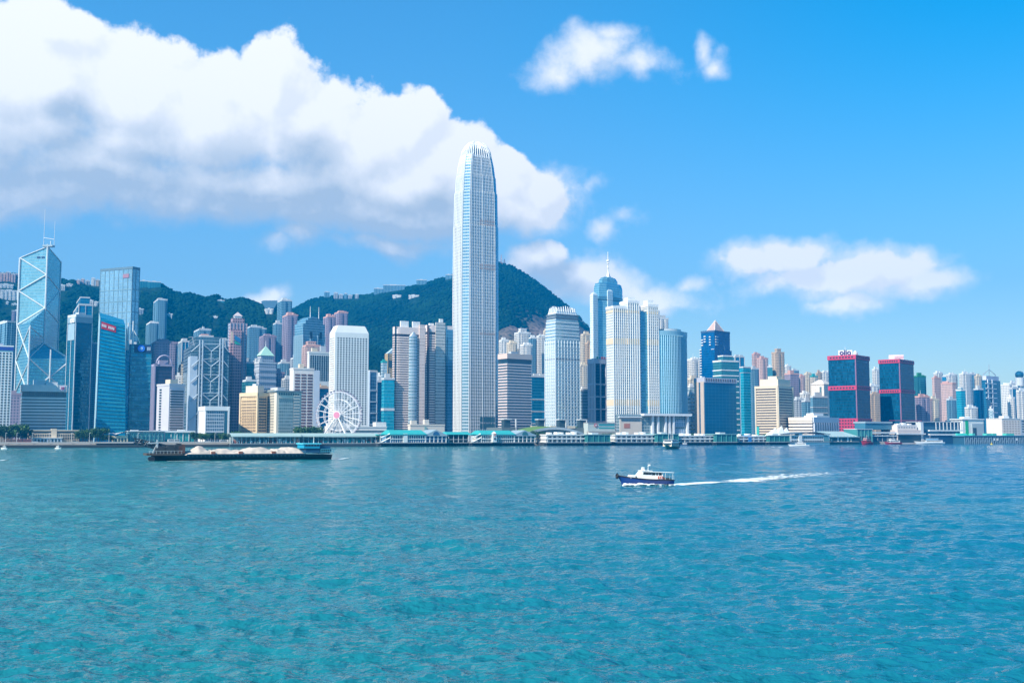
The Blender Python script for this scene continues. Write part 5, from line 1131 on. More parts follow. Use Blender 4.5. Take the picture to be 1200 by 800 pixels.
for k in range(40):
    z = T2.z0 + 14 + (T2.zpx(392) - T2.z0 - 14) * k / 40
    T2.add('window', MB().obox(tuple(C + e * Lf * .77 + nn * 2.4 + Vector((0, 0, z))), e * 1.3, nn * .4, (0, 0, 2.0)), DARKG)
def white_podium_hall():
    P = foot(478, 481, 521, 497, 70, 63); T = Tower('podium_block', 'cream podium hall between the teal roofed pier and the banded twin towers', 'low building', P, 498)
    w = mat('cream podium wall', (.66, .60, .52), .7); T.body(w); f = front(T); T.parapet(w, 1)
    T.plant(w, [(.2, .8, .04, .2, 5), (.2, .9, .42, .55, 6)], 'roof_block'); panel(T, f, .12, .4, T.z0 + 9, T.z0 + 11, GREY, 'window_band', .2); panel(T, f, .40, .46, T.z0 + 6, T.z0 + 16, mat('green sign tower', (.25, .42, .40), .4), 'stair_tower', .6)
    for k in range(6): panel(T, f, .55 + k * .07, .58 + k * .07, T.z0 + 7, T.z0 + 9, GREY, 'window', .2)
white_podium_hall()
# ------------------------------------------------------------------ landmark towers, second half of the quay
def finned_tower():
    """the tallest: set back in steps to a crown of curved fins"""
    d = 330; Pb = foot(529.5, 545, 584.5, 495, d, 60, pym=495)
    T = Tower('office_tower', 'tallest tower of the skyline, pale silver with fine fins and a clawed crown', 'skyscraper', Pb, 177); T.quad = Pb
    C, Rr, B, L = [Vector(p) for p in Pb]; ct = Vector((T.cx, T.cy)); ex = (Rr - C).normalized(); ey = (L - C).normalized()
    hx, hy = (Rr - C).length / 2 * 1.09, (L - C).length / 2 * 1.09
    def plan(s, ch=.36, notch=.0):
        X, Y_, c = hx * s, hy * s, ch * min(hx, hy) * s
        pts = [(-X + c, -Y_), (X - c, -Y_), (X, -Y_ + c), (X, Y_ - c), (X - c, Y_), (-X + c, Y_), (-X, Y_ - c), (-X, -Y_ + c)]
        return [tuple(ct + ex * p[0] + ey * p[1]) for p in pts]
    prof = [(503, 1.0), (330, 1.0), (262, .985), (261.5, .965), (222, .94), (221.5, .905), (203, .87), (202.5, .845), (190, .785), (182, .72), (178, .68)]
    rows = [(T.zpx(y) if y < 500 else T.z0 - 4, s) for y, s in prof]
    g = facade('silver glass', (.58, .59, .59), (.26, .35, .40), 1.5, 4.2, .70, .62, .55, .1, .35, .02, .4, .1)
    T.add('facade', MB().loft([(plan(s), z) for z, s in rows], 0, 1), [g, PALE])
    def shp(z):
        for (za, sa), (zb, sb) in zip(rows, rows[1:]):
            if za <= z <= zb: return sa + (sb - sa) * (z - za) / max(zb - za, .01)
        return rows[-1][1]
    fm = mat('pearl fin', (.60, .63, .65), .35, .15)
    def fin(fx, i, top_extra=0, r=.42, nm='fin', z0=None, z1=None):
        """vertical fin on side i of the plan at fraction fx, following the setbacks"""
        mb = MB(); last = None
        zs = [z for z, s in rows if (z0 is None or z >= z0) and (z1 is None or z <= z1)]
        for z in zs:
            s = shp(z); P = plan(s); a, b = Vector(P[i]), Vector(P[(i + 1) % 8]); n = Vector(((b - a).y, -(b - a).x)).normalized()
            q = a.lerp(b, fx) + n * .35; q = Vector((q.x, q.y, z))
            if last is not None and (q - last).length > .2: mb.tube(last, q, r, r, 4)
            last = q
        T.add(nm, mb, WHITE if i == 6 else fm)  # sunlit side: its brightness is painted as whiter fins
    for k in range(15): fin(.04 + .92 * k / 14, 0, r=.34 if k % 7 else .7)
    for k in range(7): fin(.06 + .88 * k / 6, 6, r=.85)
    for k in range(2): fin(.02 + .96 * k, 7, r=.6)
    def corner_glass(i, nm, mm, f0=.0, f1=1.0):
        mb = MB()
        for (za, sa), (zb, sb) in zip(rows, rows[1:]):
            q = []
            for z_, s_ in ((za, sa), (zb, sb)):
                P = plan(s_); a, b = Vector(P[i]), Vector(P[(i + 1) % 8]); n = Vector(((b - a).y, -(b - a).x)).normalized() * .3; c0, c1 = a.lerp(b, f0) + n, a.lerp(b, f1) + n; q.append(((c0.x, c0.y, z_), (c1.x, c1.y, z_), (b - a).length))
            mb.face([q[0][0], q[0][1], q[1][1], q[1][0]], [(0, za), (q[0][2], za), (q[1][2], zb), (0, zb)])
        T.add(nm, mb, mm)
    corner_glass(1, 'corner_glass', facade('painted shade corner glass', (.10, .30, .44), (.03, .24, .42), 1.5, 4.2, .8, .8, .5, .1, .35))  # deep blue glass paints the shade on this corner
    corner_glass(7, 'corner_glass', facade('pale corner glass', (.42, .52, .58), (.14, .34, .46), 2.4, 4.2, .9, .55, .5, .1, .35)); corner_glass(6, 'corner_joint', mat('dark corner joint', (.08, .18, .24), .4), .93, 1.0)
    # floors
    fl = mat('silver floor edge', (.62, .66, .68), .4, .1); z = T.z0 + 8; n_ = 0
    while z < rows[-1][0] - 2: T.add('floor_band', MB().prism(offset(plan(shp(z)), .22), z, z + .85), fl); z += 4.2
    br = mat('bronze louvre', (.34, .27, .25), .5)
    for y in (257, 261, 309, 313, 390):
        z = T.zpx(y); P = plan(shp(z)); a, b = Vector(P[0]), Vector(P[1]); e = (b - a).to_3d(); L_ = e.length; e.normalize(); n = Vector((e.y, -e.x, 0))
        T.add('mechanical_band', MB().obox((*(a.lerp(b, .68)), z), e * L_ * .60, n * 1.0, (0, 0, 3.0)), br)
    # crown of claws
    for i, cnt in ((0, 8), (1, 3), (2, 4), (4, 7), (5, 3), (6, 5), (7, 3)):
        for k in range(cnt):
            fx = (k + .5) / cnt; mb = MB(); last = None
            for t_ in (0, .35, .65, .85, 1.0):
                s = .70 - .08 * t_ - .33 * t_ ** 2.2; P = plan(max(s, .1)); a, b = Vector(P[i]), Vector(P[(i + 1) % 8]); q = a.lerp(b, fx); bow = 1 - .16 * abs(fx - .5) * (i in (0, 2, 4, 6))
                q = Vector((q.x, q.y, T.zpx(181) + (T.zpx(160.5) - T.zpx(181)) * t_ ** .8 * bow))
                if last is not None: mb.tube(last, q, .95 - .25 * t_, .9 - .3 * t_, 5)
                last = q
            T.add('crown_claw', mb, WHITE)
    T.add('crown_core', MB().loft([(plan(.60), T.zpx(179)), (plan(.5), T.zpx(173)), (plan(.36), T.zpx(169))]), mat('crown shade glass', (.10, .26, .36), .25, .3))
    # tall glazed openings at the foot
    P = plan(1.0); a, b = Vector(P[0]), Vector(P[1]); e = (b - a).to_3d(); L_ = e.length; e.normalize(); n = Vector((e.y, -e.x, 0))
    for k in range(8):
        for y0, y1 in ((502, 496), (494, 488)):
            q = a.lerp(b, .40 + .56 * (k + .5) / 8); T.add('lobby_window', MB().obox((q.x + n.x * .4, q.y + n.y * .4, (T.zpx(y0) + T.zpx(y1)) / 2), e * 2.4, n * .8, (0, 0, T.zpx(y1) - T.zpx(y0))), mat('lobby glass', (.05, .12, .15), .1))
finned_tower()

def pink_cap_office():
    P = foot(584.5, 594.5, 622.5, 414, 130, 52); T = Tower('office_tower', 'banded office tower with a pink stone cap beside the tallest tower', 'office tower', P, 414)
    T.body(facade('banded glass', (.08, .15, .20), (.07, .15, .20), 1.6, 3.8, .9, .8, .4, .08, .4)); sp = mat('rose spandrel', (.66, .54, .52), .5); st = (T.zpx(424) - T.z0 - 12) / 24
    T.bands(sp, st, st * .46, .6, T.z0 + 12, T.zpx(424) + 1); T.add('roof_cap', MB().prism(offset(P, .9), T.zpx(420), T.z1), mat('pink cap', (.66, .50, .44), .6)); T.add('dark_band', MB().prism(offset(P, .3), T.zpx(424), T.zpx(420)), DARKG)
    T.plant(PALE, [(.3, .6, .3, .6, 3)]); T.add('podium', MB().prism(offset(P, -3), T.z0, T.z0 + 12), mat('dark podium base', (.05, .10, .10), .4))
pink_cap_office()

def small_finned_tower():
    d = 190; P = foot(639, 651, 679.5, 378, d, 56); T = Tower('office_tower', 'shorter pale blue finned tower with a stepped white crown', 'office tower', P, 378)
    g = facade('small silver glass', (.56, .64, .68), (.20, .40, .50), 1.6, 4.0, .75, .6, .5, .1, .35); C, Rr, B, L = [Vector(p) for p in P]
    T.body(g, z1=T.zpx(400)); lv = [(1.0, 400), (.97, 385), (.93, 375), (.86, 367), (.80, 364)]
    T.add('upper_storeys', MB().loft([(scaled(P, s), T.zpx(y)) for s, y in lv], 0, 1), [g, PALE]); fs = seen(P); lf = min(fs, key=lambda f: f[3].x); rf = max(fs, key=lambda f: f[3].x)
    wf = mat('white blue fin', (.72, .76, .78), .4); T.fins(wf, [6, 0] if fs[0] is lf else [0, 6], 1.1, .7, z1=T.zpx(398)); T.fins(wf, [0, 9] if fs[0] is lf else [9, 0], .5, .5, z1=T.zpx(398))
    T.bands(mat('pale blue floor edge', (.50, .62, .68), .4), 4.05, 1.0, .35, z1=T.zpx(400))
    for s, y in ((.985, 393), (.97, 385), (.94, 377.5)): T.add('floor_band', MB().prism(offset(scaled(P, s), .35), T.zpx(y), T.zpx(y) + 1.2), wf)
    for y in (369.5, 373, 422): T.add('mechanical_band', MB().prism(offset(scaled(P, .985 if y > 400 else .915), .5), T.zpx(y), T.zpx(y) + 2.4), mat('dark louvre', (.10, .14, .18), .5))
    q = scaled(P, .84)
    for fi, (a, e, L_, n) in enumerate(faces_of(q)):
        k = 9 if L_ > 25 else 6
        for i in range(k):
            p = a + e * L_ * (i + .5) / k; hh = 1 - .25 * abs((i + .5) / k - .5) * 2
            T.add('crown_claw', MB().tube((p.x, p.y, T.zpx(368)), (p.x - n.x * 2.2, p.y - n.y * 2.2, T.zpx(368) + (T.zpx(357) - T.zpx(368)) * hh), .85, .6, 4), WHITE)
    T.plant(PALE, [(.15, .85, .2, .8, 3.5)], 'crown_core', T.zpx(364))
    T.add('podium', MB().prism(offset(P, 2), T.z0, T.z0 + 6), GREY)
small_finned_tower()

def domed_spire_tower():
    P = foot(694, 705, 732.5, 333, 600, 50); C, Rr, B, L = [Vector(p) for p in P]
    T = Tower('office_tower', 'blue glass tower with rounded tiers, lit corner piers and a tall spire', 'skyscraper', P, 333)
    def oct_(s): 
        q = scaled(P, s); out = []
        for i in range(4):
            p, a, b = Vector(q[i]), Vector(q[i - 1]), Vector(q[(i + 1) % 4]); out += [tuple(p.lerp(a, .22)), tuple(p.lerp(b, .22))]
        return out
    g = facade('spire tower glass', (.20, .42, .52), (.17, .42, .54), 1.6, 4.0, .9, .8, .6, .08, .4, .015, .3)
    T.add('facade', MB().loft([(oct_(1), T.z0 - 4), (oct_(1), T.zpx(336)), (oct_(.9), T.zpx(330.5))], 0, 1), [g, PALE])
    T.add('tier', MB().loft([(oct_(.66), T.zpx(330.5)), (oct_(.66), T.zpx(327)), (oct_(.52), T.zpx(323.5)), (oct_(.2), T.zpx(321.5))], 0, 1), [g, PALE])
    pg = mat('pale pier glass', (.66, .76, .78), .35, .1); fs = seen(P)
    a, e, Lf, n = max(fs, key=lambda f: f[3].x)
    def pier(c, yt, w, nn, ee):
        T.add('corner_pier', MB().prism([tuple(c + ee * -w + nn * 1.6)[:2], tuple(c + ee * w + nn * 1.6)[:2], tuple(c + ee * w - nn * 6)[:2], tuple(c - ee * w - nn * 6)[:2]], T.z0, T.zpx(yt)), facade('pier wall', (.70, .78, .78), (.56, .70, .74), 1.8, 4, .8, .6, .1, .25, .4))  # paler pier colour carries the light falling on the piers
        pl = [tuple(c + ee * -w + nn * 1.6)[:2], tuple(c + ee * w + nn * 1.6)[:2], tuple(c + ee * w - nn * 6)[:2], tuple(c - ee * w - nn * 6)[:2]]
        T.add('pier_cap', MB().loft([(pl, T.zpx(yt)), (scaled(pl, .55), T.zpx(yt - 2.2)), (scaled(pl, .05), T.zpx(yt - 3.6))]), pg)
    A0 = pt(697.5, 600, 420); pier(Vector((A0.x, A0.y, 0)) + Vector((0, 0, 0)), 346, 5.5, n, e)
    q = a + e * Lf * .36; pier(q, 340, 6.0, n, e)
    T.add('belt', MB().prism(offset(oct_(1), .4), T.zpx(351), T.zpx(349.5)), mat('dark belt', (.03, .10, .16), .4)); T.add('belt', MB().prism(offset(oct_(1), .4), T.zpx(348), T.zpx(347)), mat('dark belt', (.03, .10, .16), .4))
    m_ = T.mid(); T.add('spire', MB().tube((*m_, T.zpx(322)), (*m_, T.zpx(292)), 1.3, .5, 8), WHITE)
    for y, r in ((303, 3.2), (306, 2.2), (311, 1.8)): T.add('spire_ring', MB().tube((*m_, T.zpx(y)), (*m_, T.zpx(y) + 2.0), r, r * .7, 10), WHITE)
    T.add('spire_base', MB().tube((*m_, T.zpx(323)), (*m_, T.zpx(316)), 4.5, 1.2, 8), STEEL)
domed_spire_tower()

def sloped_grid_office():
    P = foot(690, 697, 716.5, 423, 210, 52); T = Tower('office_tower', 'navy glass office in a white grid with small coloured rooftop lettering', 'office tower', P, 423)
    T.body(facade('navy strip glass', (.05, .10, .18), (.012, .055, .13), 2, 3.8, .9, .85, .4)); gr = mat('lilac white grid', (.56, .58, .66), .5)
    T.fins(gr, [4, 5], 1.5, 1.0); T.bands(gr, T.H / 6.4, 1.4, 1.1, T.z0 + 8); T.add('roof_band', MB().prism(offset(P, 1.1), T.z1 - 3, T.z1 + 3), gr)
    f = front(T)
    for k, c in enumerate(((.03, .3, .2), (.05, .2, .4), (.5, .08, .08), (.5, .1, .12), (.45, .12, .2), (.5, .1, .1))): panel(T, f, .1 + k * .14, .18 + k * .14, T.z1 + 3.2, T.z1 + 6, mat('roof letter %d' % k, c, .5), 'lettering', .9)
    T.plant(PALE, [(.2, .8, .1, .9, 4)])
sloped_grid_office()

def twin_slab_residence():
    """two joined white window-grid slabs with cream belts over a tall portal podium"""
    P = foot(715, 719, 773, 370, 130, 66); T = Tower('hotel_tower', 'white twin slab residence with cream belts and a blue recess between the slabs', 'apartment tower', P, 378); T.quad = P
    wl = facade('residence wall', (.66, .67, .64), (.14, .26, .34), 2.9, 3.3, .52, .5, .2); cr = mat('cream belt', (.68, .55, .38), .7); T.body(facade('residence core', (.10, .32, .46), (.08, .30, .44), 1.8, 3.8, .85, .75, .5, .1, .4), z1=T.zpx(363))
    f = front(T); a, e, L, n = f; V = lambda u, o: tuple(a + e * L * u + n * o)[:2]
    for u0, u1, yt, o in ((-.01, .30, 360, 2.0), (.29, .53, 353, 3.4), (.53, .58, 357, 1.8), (.735, .95, 356, 3.0), (.95, .995, 361, 1.6)):
        m_ = wl if u1 - u0 > .1 else facade('residence glazed edge', (.5, .56, .6), (.06, .17, .26), 2.2, 3.3, .75, .6, .3)
        pl = [V(u0, o), V(u1, o), V(u1, -16), V(u0, -16)]; T.add('slab', MB().prism(pl, T.z0 + 12, T.zpx(yt), 0, 1), [m_, PALE])
        if u1 - u0 > .1:
            T.add('roof_crown', MB().prism(offset(pl, .5), T.zpx(yt) - 1.5, T.zpx(yt) + 1.8), WHITE)
            for y in (403, 475, 366): T.add('belt', MB().prism(offset(pl, .25), T.zpx(y), T.zpx(y - (7 if y > 370 else 3))), cr)
            k = max(3, round((u1 - u0) * 22))
            for i in range(k + 1):
                q = a + e * L * (u0 + (u1 - u0) * i / k) + n * (o + .3); T.add('pier', MB().obox((q.x, q.y, (T.z0 + 12 + T.zpx(yt)) / 2), e * .7, n * .9, (0, 0, T.zpx(yt) - T.z0 - 12)), WHITE)
    for u0, u1, h in ((.34, .5, 9), (.10, .2, 4), (.77, .9, 6)):
        pl = [V(u0, -2), V(u1, -2), V(u1, -12), V(u0, -12)]; z = T.zpx(353 if u0 > .3 else 360); T.add('plant_room', MB().prism(pl, z - 3, z + h * .7), WHITE)
twin_slab_residence()

def curved_hotel():
    L0, R0 = pt(773, 125, 440), pt(805.5, 135, 440); e = (R0 - L0); Lf = e.length; e.normalize(); n = Vector((e.y, -e.x, 0)); k = 10; arc = []
    for i in range(k + 1):
        u = i / k; arc.append(tuple(L0 + e * Lf * u + n * (7 * (1 - (2 * u - 1) ** 2)))[:2])
    poly = arc + [tuple(R0 - n * 26)[:2], tuple(L0 - n * 26)[:2]]
    T = Tower('hotel_tower', 'curved blue glass hotel beside the white twin slab residence', 'hotel', poly, 388); T.quad = [tuple(L0)[:2], tuple(R0)[:2], tuple(R0 - n * 26)[:2], tuple(L0 - n * 26)[:2]]
    T.body(facade('curved hotel glass', (.16, .40, .52), (.10, .36, .50), 2.2, 3.6, .8, .75, .5, .1, .4)); fm = mat('pale hotel fin', (.34, .58, .70), .4)
    for i in range(k):
        for j in (0, .5):
            q = Vector(arc[i]).lerp(Vector(arc[i + 1]), j); T.add('fin', MB().obox((q.x + n.x * .4, q.y + n.y * .4, (T.z0 + 14 + T.z1) / 2), e * .55, n * 1.1, (0, 0, T.z1 - T.z0 - 22)), fm)
    T.add('roof_band', MB().prism(offset(poly, .5), T.z1 - 5, T.z1 + 1), mat('hotel roof band', (.22, .42, .52), .4)); T.add('dark_slot', MB().prism(offset(poly, .6), T.z0 + 12, T.z0 + 16), DARKG)
    q = scaled(poly, .6); T.add('plant_room', MB().prism(q, T.z1, T.z1 + 4), PALE)
curved_hotel()

def portal_podium():
    P = foot(722, 726, 806.5, 485, 95, 66); T = Tower('podium_block', 'wide podium with tall white portal frames over glass bays', 'low building', P, 485)
    gl = facade('podium glass', (.35, .42, .46), (.10, .20, .24), 2.4, 3.4, .8, .8, .3); T.body(gl); f = front(T); a, e, L, n = f; w = mat('portal white', (.66, .69, .72), .5); bg = mat('podium beige', (.62, .54, .46), .7)
    panel(T, f, .0, .31, T.z0, T.zpx(489.5), bg, 'stone_wall', .6, 1.2); panel(T, f, -.02, .30, T.zpx(489), T.zpx(487.6), w, 'roof_slab', 1.6, 3); panel(T, f, .02, .29, T.zpx(494), T.zpx(490), facade('balcony glass', (.4, .42, .44), (.15, .24, .28), 2, 3, .8, .7), 'balcony', 1.0)
    T.add('roof_slab', MB().obox(tuple(a + e * L * .66 + n * 2.5 + Vector((0, 0, T.z1 - .5))), e * L * .70, n * 9, (0, 0, 2.6)), w)
    for u in (.455, .535, .645, .70, .76, .97): panel(T, f, u - .012, u + .012, T.z0, T.z1 - 1.5, w, 'portal_post', 2.0, 4)
    panel(T, f, .55, .635, T.z0 + 3, T.z1 - 3, mat('green bay glass', (.05, .20, .20), .15), 'glass_bay', .5)
    for k in range(5): panel(T, f, .555 + k * .018, .559 + k * .018, T.z0 + 3, T.z1 - 3, w, 'mullion', .9)
    for z0, z1 in ((.18, .46), (.54, .82)): panel(T, f, .78, .95, T.z0 + T.H * z0, T.z0 + T.H * z1, facade('lilac bay', (.50, .56, .66), (.10, .22, .34), 3, 6, .7, .9), 'glass_bay', .6)
    panel(T, f, .055, .14, T.zpx(501.5), T.zpx(496), mat('mural red', (.45, .18, .13), .6), 'mural', 1.3, .3)
portal_podium()

def dark_pyramid_tower():
    P = foot(820.5, 838, 858, 388, 430, 44); T = Tower('office_tower', 'deep blue glass tower with white stacked balconies and a pink pyramid roof', 'skyscraper', P, 388)
    g = facade('deep blue glass', (.0, .08, .21), (.0, .10, .28), 1.6, 4.0, .88, .8, .35, .08, .35, .02, .5); C, Rr, B, L = [Vector(p) for p in P]; q = scaled(P, .9)
    T.body(g, z1=T.zpx(409)); T.add('upper_storeys', MB().prism(q, T.zpx(409), T.z1, 0, 1), [g, ROOF]); fs = seen(q); lf = min(fs, key=lambda f: f[3].x); rf = max(fs, key=lambda f: f[3].x); wb = mat('white balcony', (.66, .69, .70), .5)
    for u0, u1, ya, yb in ((.02, .16, 395, 404), (.22, .36, 393, 400), (.62, .74, 394, 404), (.76, .99, 408, 450)):
        z = T.zpx(yb)
        while z < T.zpx(ya): panel(T, lf, u0, u1, z, z + 1.6, wb, 'balcony', .6, 1.4); z += 4.2
    for ya, yb in ((409, 450),):
        z = T.zpx(yb); f0 = min(seen(P), key=lambda f: f[3].x)
        while z < T.zpx(ya): panel(T, f0, .0, .14, z, z + 1.6, wb, 'balcony', .6, 1.4); z += 4.2
    z = T.zpx(404)
    while z < T.zpx(394): panel(T, rf, .05, .2, z, z + 1.6, wb, 'balcony', .6, 1.2); z += 4.2
    pk = mat('pink glass roof', (.60, .42, .36), .35, .2); b = scaled(P, .62); T.add('pyramid_roof', MB().loft([(b, T.z1), (scaled(P, .03), T.zpx(373.5))]), pk)
    for i in range(4): T.add('roof_rib', MB().tube((*b[i], T.z1), (*T.mid(), T.zpx(373)), .8, .5, 5), mat('pale rib', (.72, .6, .54), .4))
    T.parapet(mat('navy parapet', (.04, .10, .2), .5), 2, .4, q); T.add('roof_rib', MB().tube((*Vector(q[0]).lerp(Vector(q[1]), .6), T.zpx(414)), (*Vector(q[0]).lerp(Vector(q[1]), .6), T.zpx(402)), 1.2, .3, 4), wb)
dark_pyramid_tower()

def blank_blue_block():
    P = foot(814.5, 826, 863, 447, 120, 58); T = Tower('office_block', 'wide windowless blue glass block with a tan lit flank', 'office block', P, 447)
    T.body(facade('blank blue glass', (.02, .15, .28), (.0, .12, .25), 6, 4.0, .97, .95, .4, .16, .3, .004, .12)); fs = seen(P); lf = min(fs, key=lambda f: f[3].x); rf = max(fs, key=lambda f: f[3].x); tn = mat('tan flank', (.50, .42, .36), .7)
    panel(T, lf, .0, .45, T.z0, T.z1, tn, 'flank_wall', .5, 1.0); panel(T, lf, .62, .96, T.z0, T.z1, tn, 'flank_wall', .5, 1.0)
    T.add('roof_band', MB().prism(offset(P, .8), T.z1 - 1, T.z1 + 5), mat('lilac roof band', (.42, .44, .52), .6))
    for k in range(13): panel(T, rf, .03 + k * .075, .065 + k * .075, T.z1 + .5, T.z1 + 4, mat('roof opening', (.10, .09, .11), .5) if k != 10 else NAVY, 'roof_opening', 1.0, .3)
    T.plant(PALE, [(.2, .4, .1, .2, 7)], 'dish_house')
blank_blue_block()

def cream_banded_hotel():
    P = foot(886, 911.5, 929, 453, 85, 42); T = Tower('hotel_tower', 'cream hotel of stacked bands with a plain cream corner and rooftop block', 'hotel', P, 453)
    T.body(facade('hotel dark glass', (.14, .12, .13), (.10, .09, .10), 2, 3.4, .9, .9, .1)); cr = mat('cream band', (.66, .56, .42), .6); n = 18; st = (T.H - 8) / n
    T.bands(cr, st, st * .48, .7, T.z0 + 6, T.z1 - 1); fs = seen(P); lf = min(fs, key=lambda f: f[3].x); rf = max(fs, key=lambda f: f[3].x)
    panel(T, lf, .955, 1.02, T.z0, T.z1, cr, 'corner_pier', .9, 1.6); panel(T, rf, -.02, .03, T.z0, T.z1, cr, 'corner_pier', .9, 1.6); panel(T, lf, -.02, .03, T.z0, T.z1, cr, 'corner_pier', .9, 1.6); panel(T, rf, .96, 1.01, T.z0, T.z1, cr, 'corner_pier', .9, 1.6)
    T.add('cornice', MB().prism(offset(P, 1.1), T.z1 - 2, T.z1 + 1.4), cr); T.plant(mat('cream roof block', (.68, .60, .46), .6), [(.12, .95, .12, .95, 10), (.4, .8, .25, .6, 14)], 'roof_block')
    panel(T, lf, .02, .14, T.z0, T.z0 + 18, TEALR, 'side_panel', 1.2)
cream_banded_hotel()

def slit_tower():
    P = foot(951, 966, 975, 448, 330, 40); T = Tower('office_tower', 'white tower with one tall dark slit and a hipped roof beside the crimson banded tower', 'office tower', P, 450)
    w = mat('ivory wall', (.72, .64, .56), .7); T.body(facade('ivory facade', (.72, .64, .56), (.50, .46, .42), 3, 3.3, .4, .4)); fs = seen(P); lf = min(fs, key=lambda f: f[3].x)
    panel(T, lf, .68, .82, T.z0 + 10, T.z1 - 4, mat('slit glass', (.10, .20, .22), .2), 'slit_window', .3, .6); T.add('hipped_roof', MB().loft([(offset(P, 1), T.z1), (scaled(P, .3), T.zpx(444.5))]), w); T.parapet(w, .8, .5)
slit_tower()

def fin_office():
    P = foot(924.5, 952.5, 982, 488, 55, 46); T = Tower('office_block', 'low office with a cream striped flank and a row of white fins on its front', 'office block', P, 489)
    w = mat('cream stripe', (.70, .62, .54), .6); T.body(facade('fin office glass', (.2, .22, .26), (.10, .13, .18), 2, 3.2, .9, .9)); fs = seen(P); lf = min(fs, key=lambda f: f[3].x); rf = max(fs, key=lambda f: f[3].x)
    for k in range(6): panel(T, lf, .0, 1.0, T.z0 + 2 + k * T.H / 7.2, T.z0 + 2 + (k + .62) * T.H / 7.2, w, 'floor_band', .6, 1.2)
    panel(T, lf, .0, 1.0, T.z1 - 4, T.z1 + .5, w, 'roof_band', .7, 1.6); panel(T, rf, .0, 1.0, T.z1 - 6, T.z1 + .5, mat('shade tinted panel', (.56, .60, .68), .6), 'roof_band', .7, 1.6)  # lilac on the front paints its bluish shade
    for k in range(11): panel(T, rf, .02 + k * .094, .055 + k * .094, T.z0, T.z1 - 6, mat('shade tinted fin', (.58, .62, .70), .6), 'fin', .8, 1.8)  # white fins tinted lilac for the shade on the front
    T.plant(WHITE, [(.15, .7, .45, .95, 3.0), (.2, .5, .5, .9, 6)], 'roof_block')
fin_office()

def crimson_tower(label, xs, ytop, d, phi, bands, base, sign):
    P = foot(*xs, ytop, d, phi, pym=458); T = Tower('office_tower', label, 'skyscraper', P, ytop)
    T.body(facade('crimson tower glass', (.006, .055, .10), (.004, .075, .15), 1.7, 3.9, .9, .82, .1, .14, .5, .03, .8, 0.0, .14)); fs = seen(P); lf = min(fs, key=lambda f: f[3].x); rf = max(fs, key=lambda f: f[3].x)
    rd = mat('crimson belt', (.50, .035, .10), .5); dkr = mat('belt opening', (.05, .02, .05), .5)
    for (ya, yb) in bands:
        T.add('belt', MB().prism(offset(P, .9), T.zpx(yb), T.zpx(ya)), rd)
        for f, k in ((lf, 8), (rf, 6)):
            for i in range(k): panel(T, f, .07 + i * .9 / k, .07 + (i + .62) * .9 / k, T.zpx((ya + yb) / 2 + 1), T.zpx((ya + yb) / 2 - .9), dkr, 'belt_opening', 1.0, .3)
    e = (Vector(P[0])); T.add('corner_strip', MB().tube((*e, T.z0), (*e, T.z1), .8, .8, 6), mat('dull pink strip', (.30, .14, .22), .5))
    if base:
        T.add('red_base', MB().prism(offset(P, 1.4), T.z0, T.zpx(base)), rd)
        for f, k in ((lf, 9), (rf, 6)):
            for r in range(4):
                for i in range(k): panel(T, f, .05 + i * .93 / k, .05 + (i + .62) * .93 / k, T.zpx(base + 3.4 + r * 3.6), T.zpx(base + 1.6 + r * 3.6), dkr, 'base_window', 1.5, .3)
    return T, P, lf, rf
T, P, lf, rf = crimson_tower('dark blue glass tower with crimson belts, red base windows and rooftop letters', (971.5, 1003.5, 1019.5), 416, 95, 40, ((415.5, 420.5), (451.5, 456.5)), 490, True)
c = Vector(P[3]).to_3d().lerp(Vector(P[1]).to_3d(), .42); ee = Vector((1, -uu(985), 0)).normalized(); fz = Vector((-ee.y, ee.x, 0))
def rooftop_board(T, c, w, h, m, name='sign_board'):
    return T.add(name, MB().obox((c.x, c.y, T.z1 + h / 2 + 1.2), ee * w, fz * 1.4, (0, 0, h)), m)
bd = rooftop_board(T, c, 18, 7.6, mat('white sign board', (.74, .76, .80), .5))
text('oijo', 9.8, mat('deep blue letter', (.015, .02, .12), .5), T.root, (c.x - T.cx - fz.x * 1.1, c.y - T.cy - fz.y * 1.1, T.H + 5.6), (-fz.x, -fz.y))
q = c + ee * 13; T.add('roof_dome', MB().tube((q.x, q.y, T.z1), (q.x, q.y, T.z1 + 5), 3.2, 3.2, 10).tube((q.x, q.y, T.z1 + 5), (q.x, q.y, T.z1 + 8), 3.2, 1.0, 10), PALE)
T.ant((c.x, c.y), T.z1 + 5, 9, .4)
T, P, lf, rf = crimson_tower('dark blue glass tower with crimson belts and a plain pink rooftop box', (1031, 1055, 1071.5), 421, 125, 40, ((420.5, 425), (456, 460)), None, False)
c = Vector(P[3]).to_3d().lerp(Vector(P[1]).to_3d(), .5); ee = Vector((1, -uu(1050), 0)).normalized(); fz = Vector((-ee.y, ee.x, 0))
rooftop_board(T, c, 20, 7.5, mat('pink white board', (.72, .58, .60), .5))
for k in range(7):
    q = c + ee * (-1.5 + 1.75 * k) - fz * 1.0; T.add('lettering', MB().obox((q.x, q.y, T.z1 + 5), ee * 1.0, fz * .4, (0, 0, 3.4)), mat('rose letter', (.58, .28, .34), .5))
T.add('roof_deck', MB().prism(scaled(P, .8), T.z1, T.z1 + 1.4), GREY)

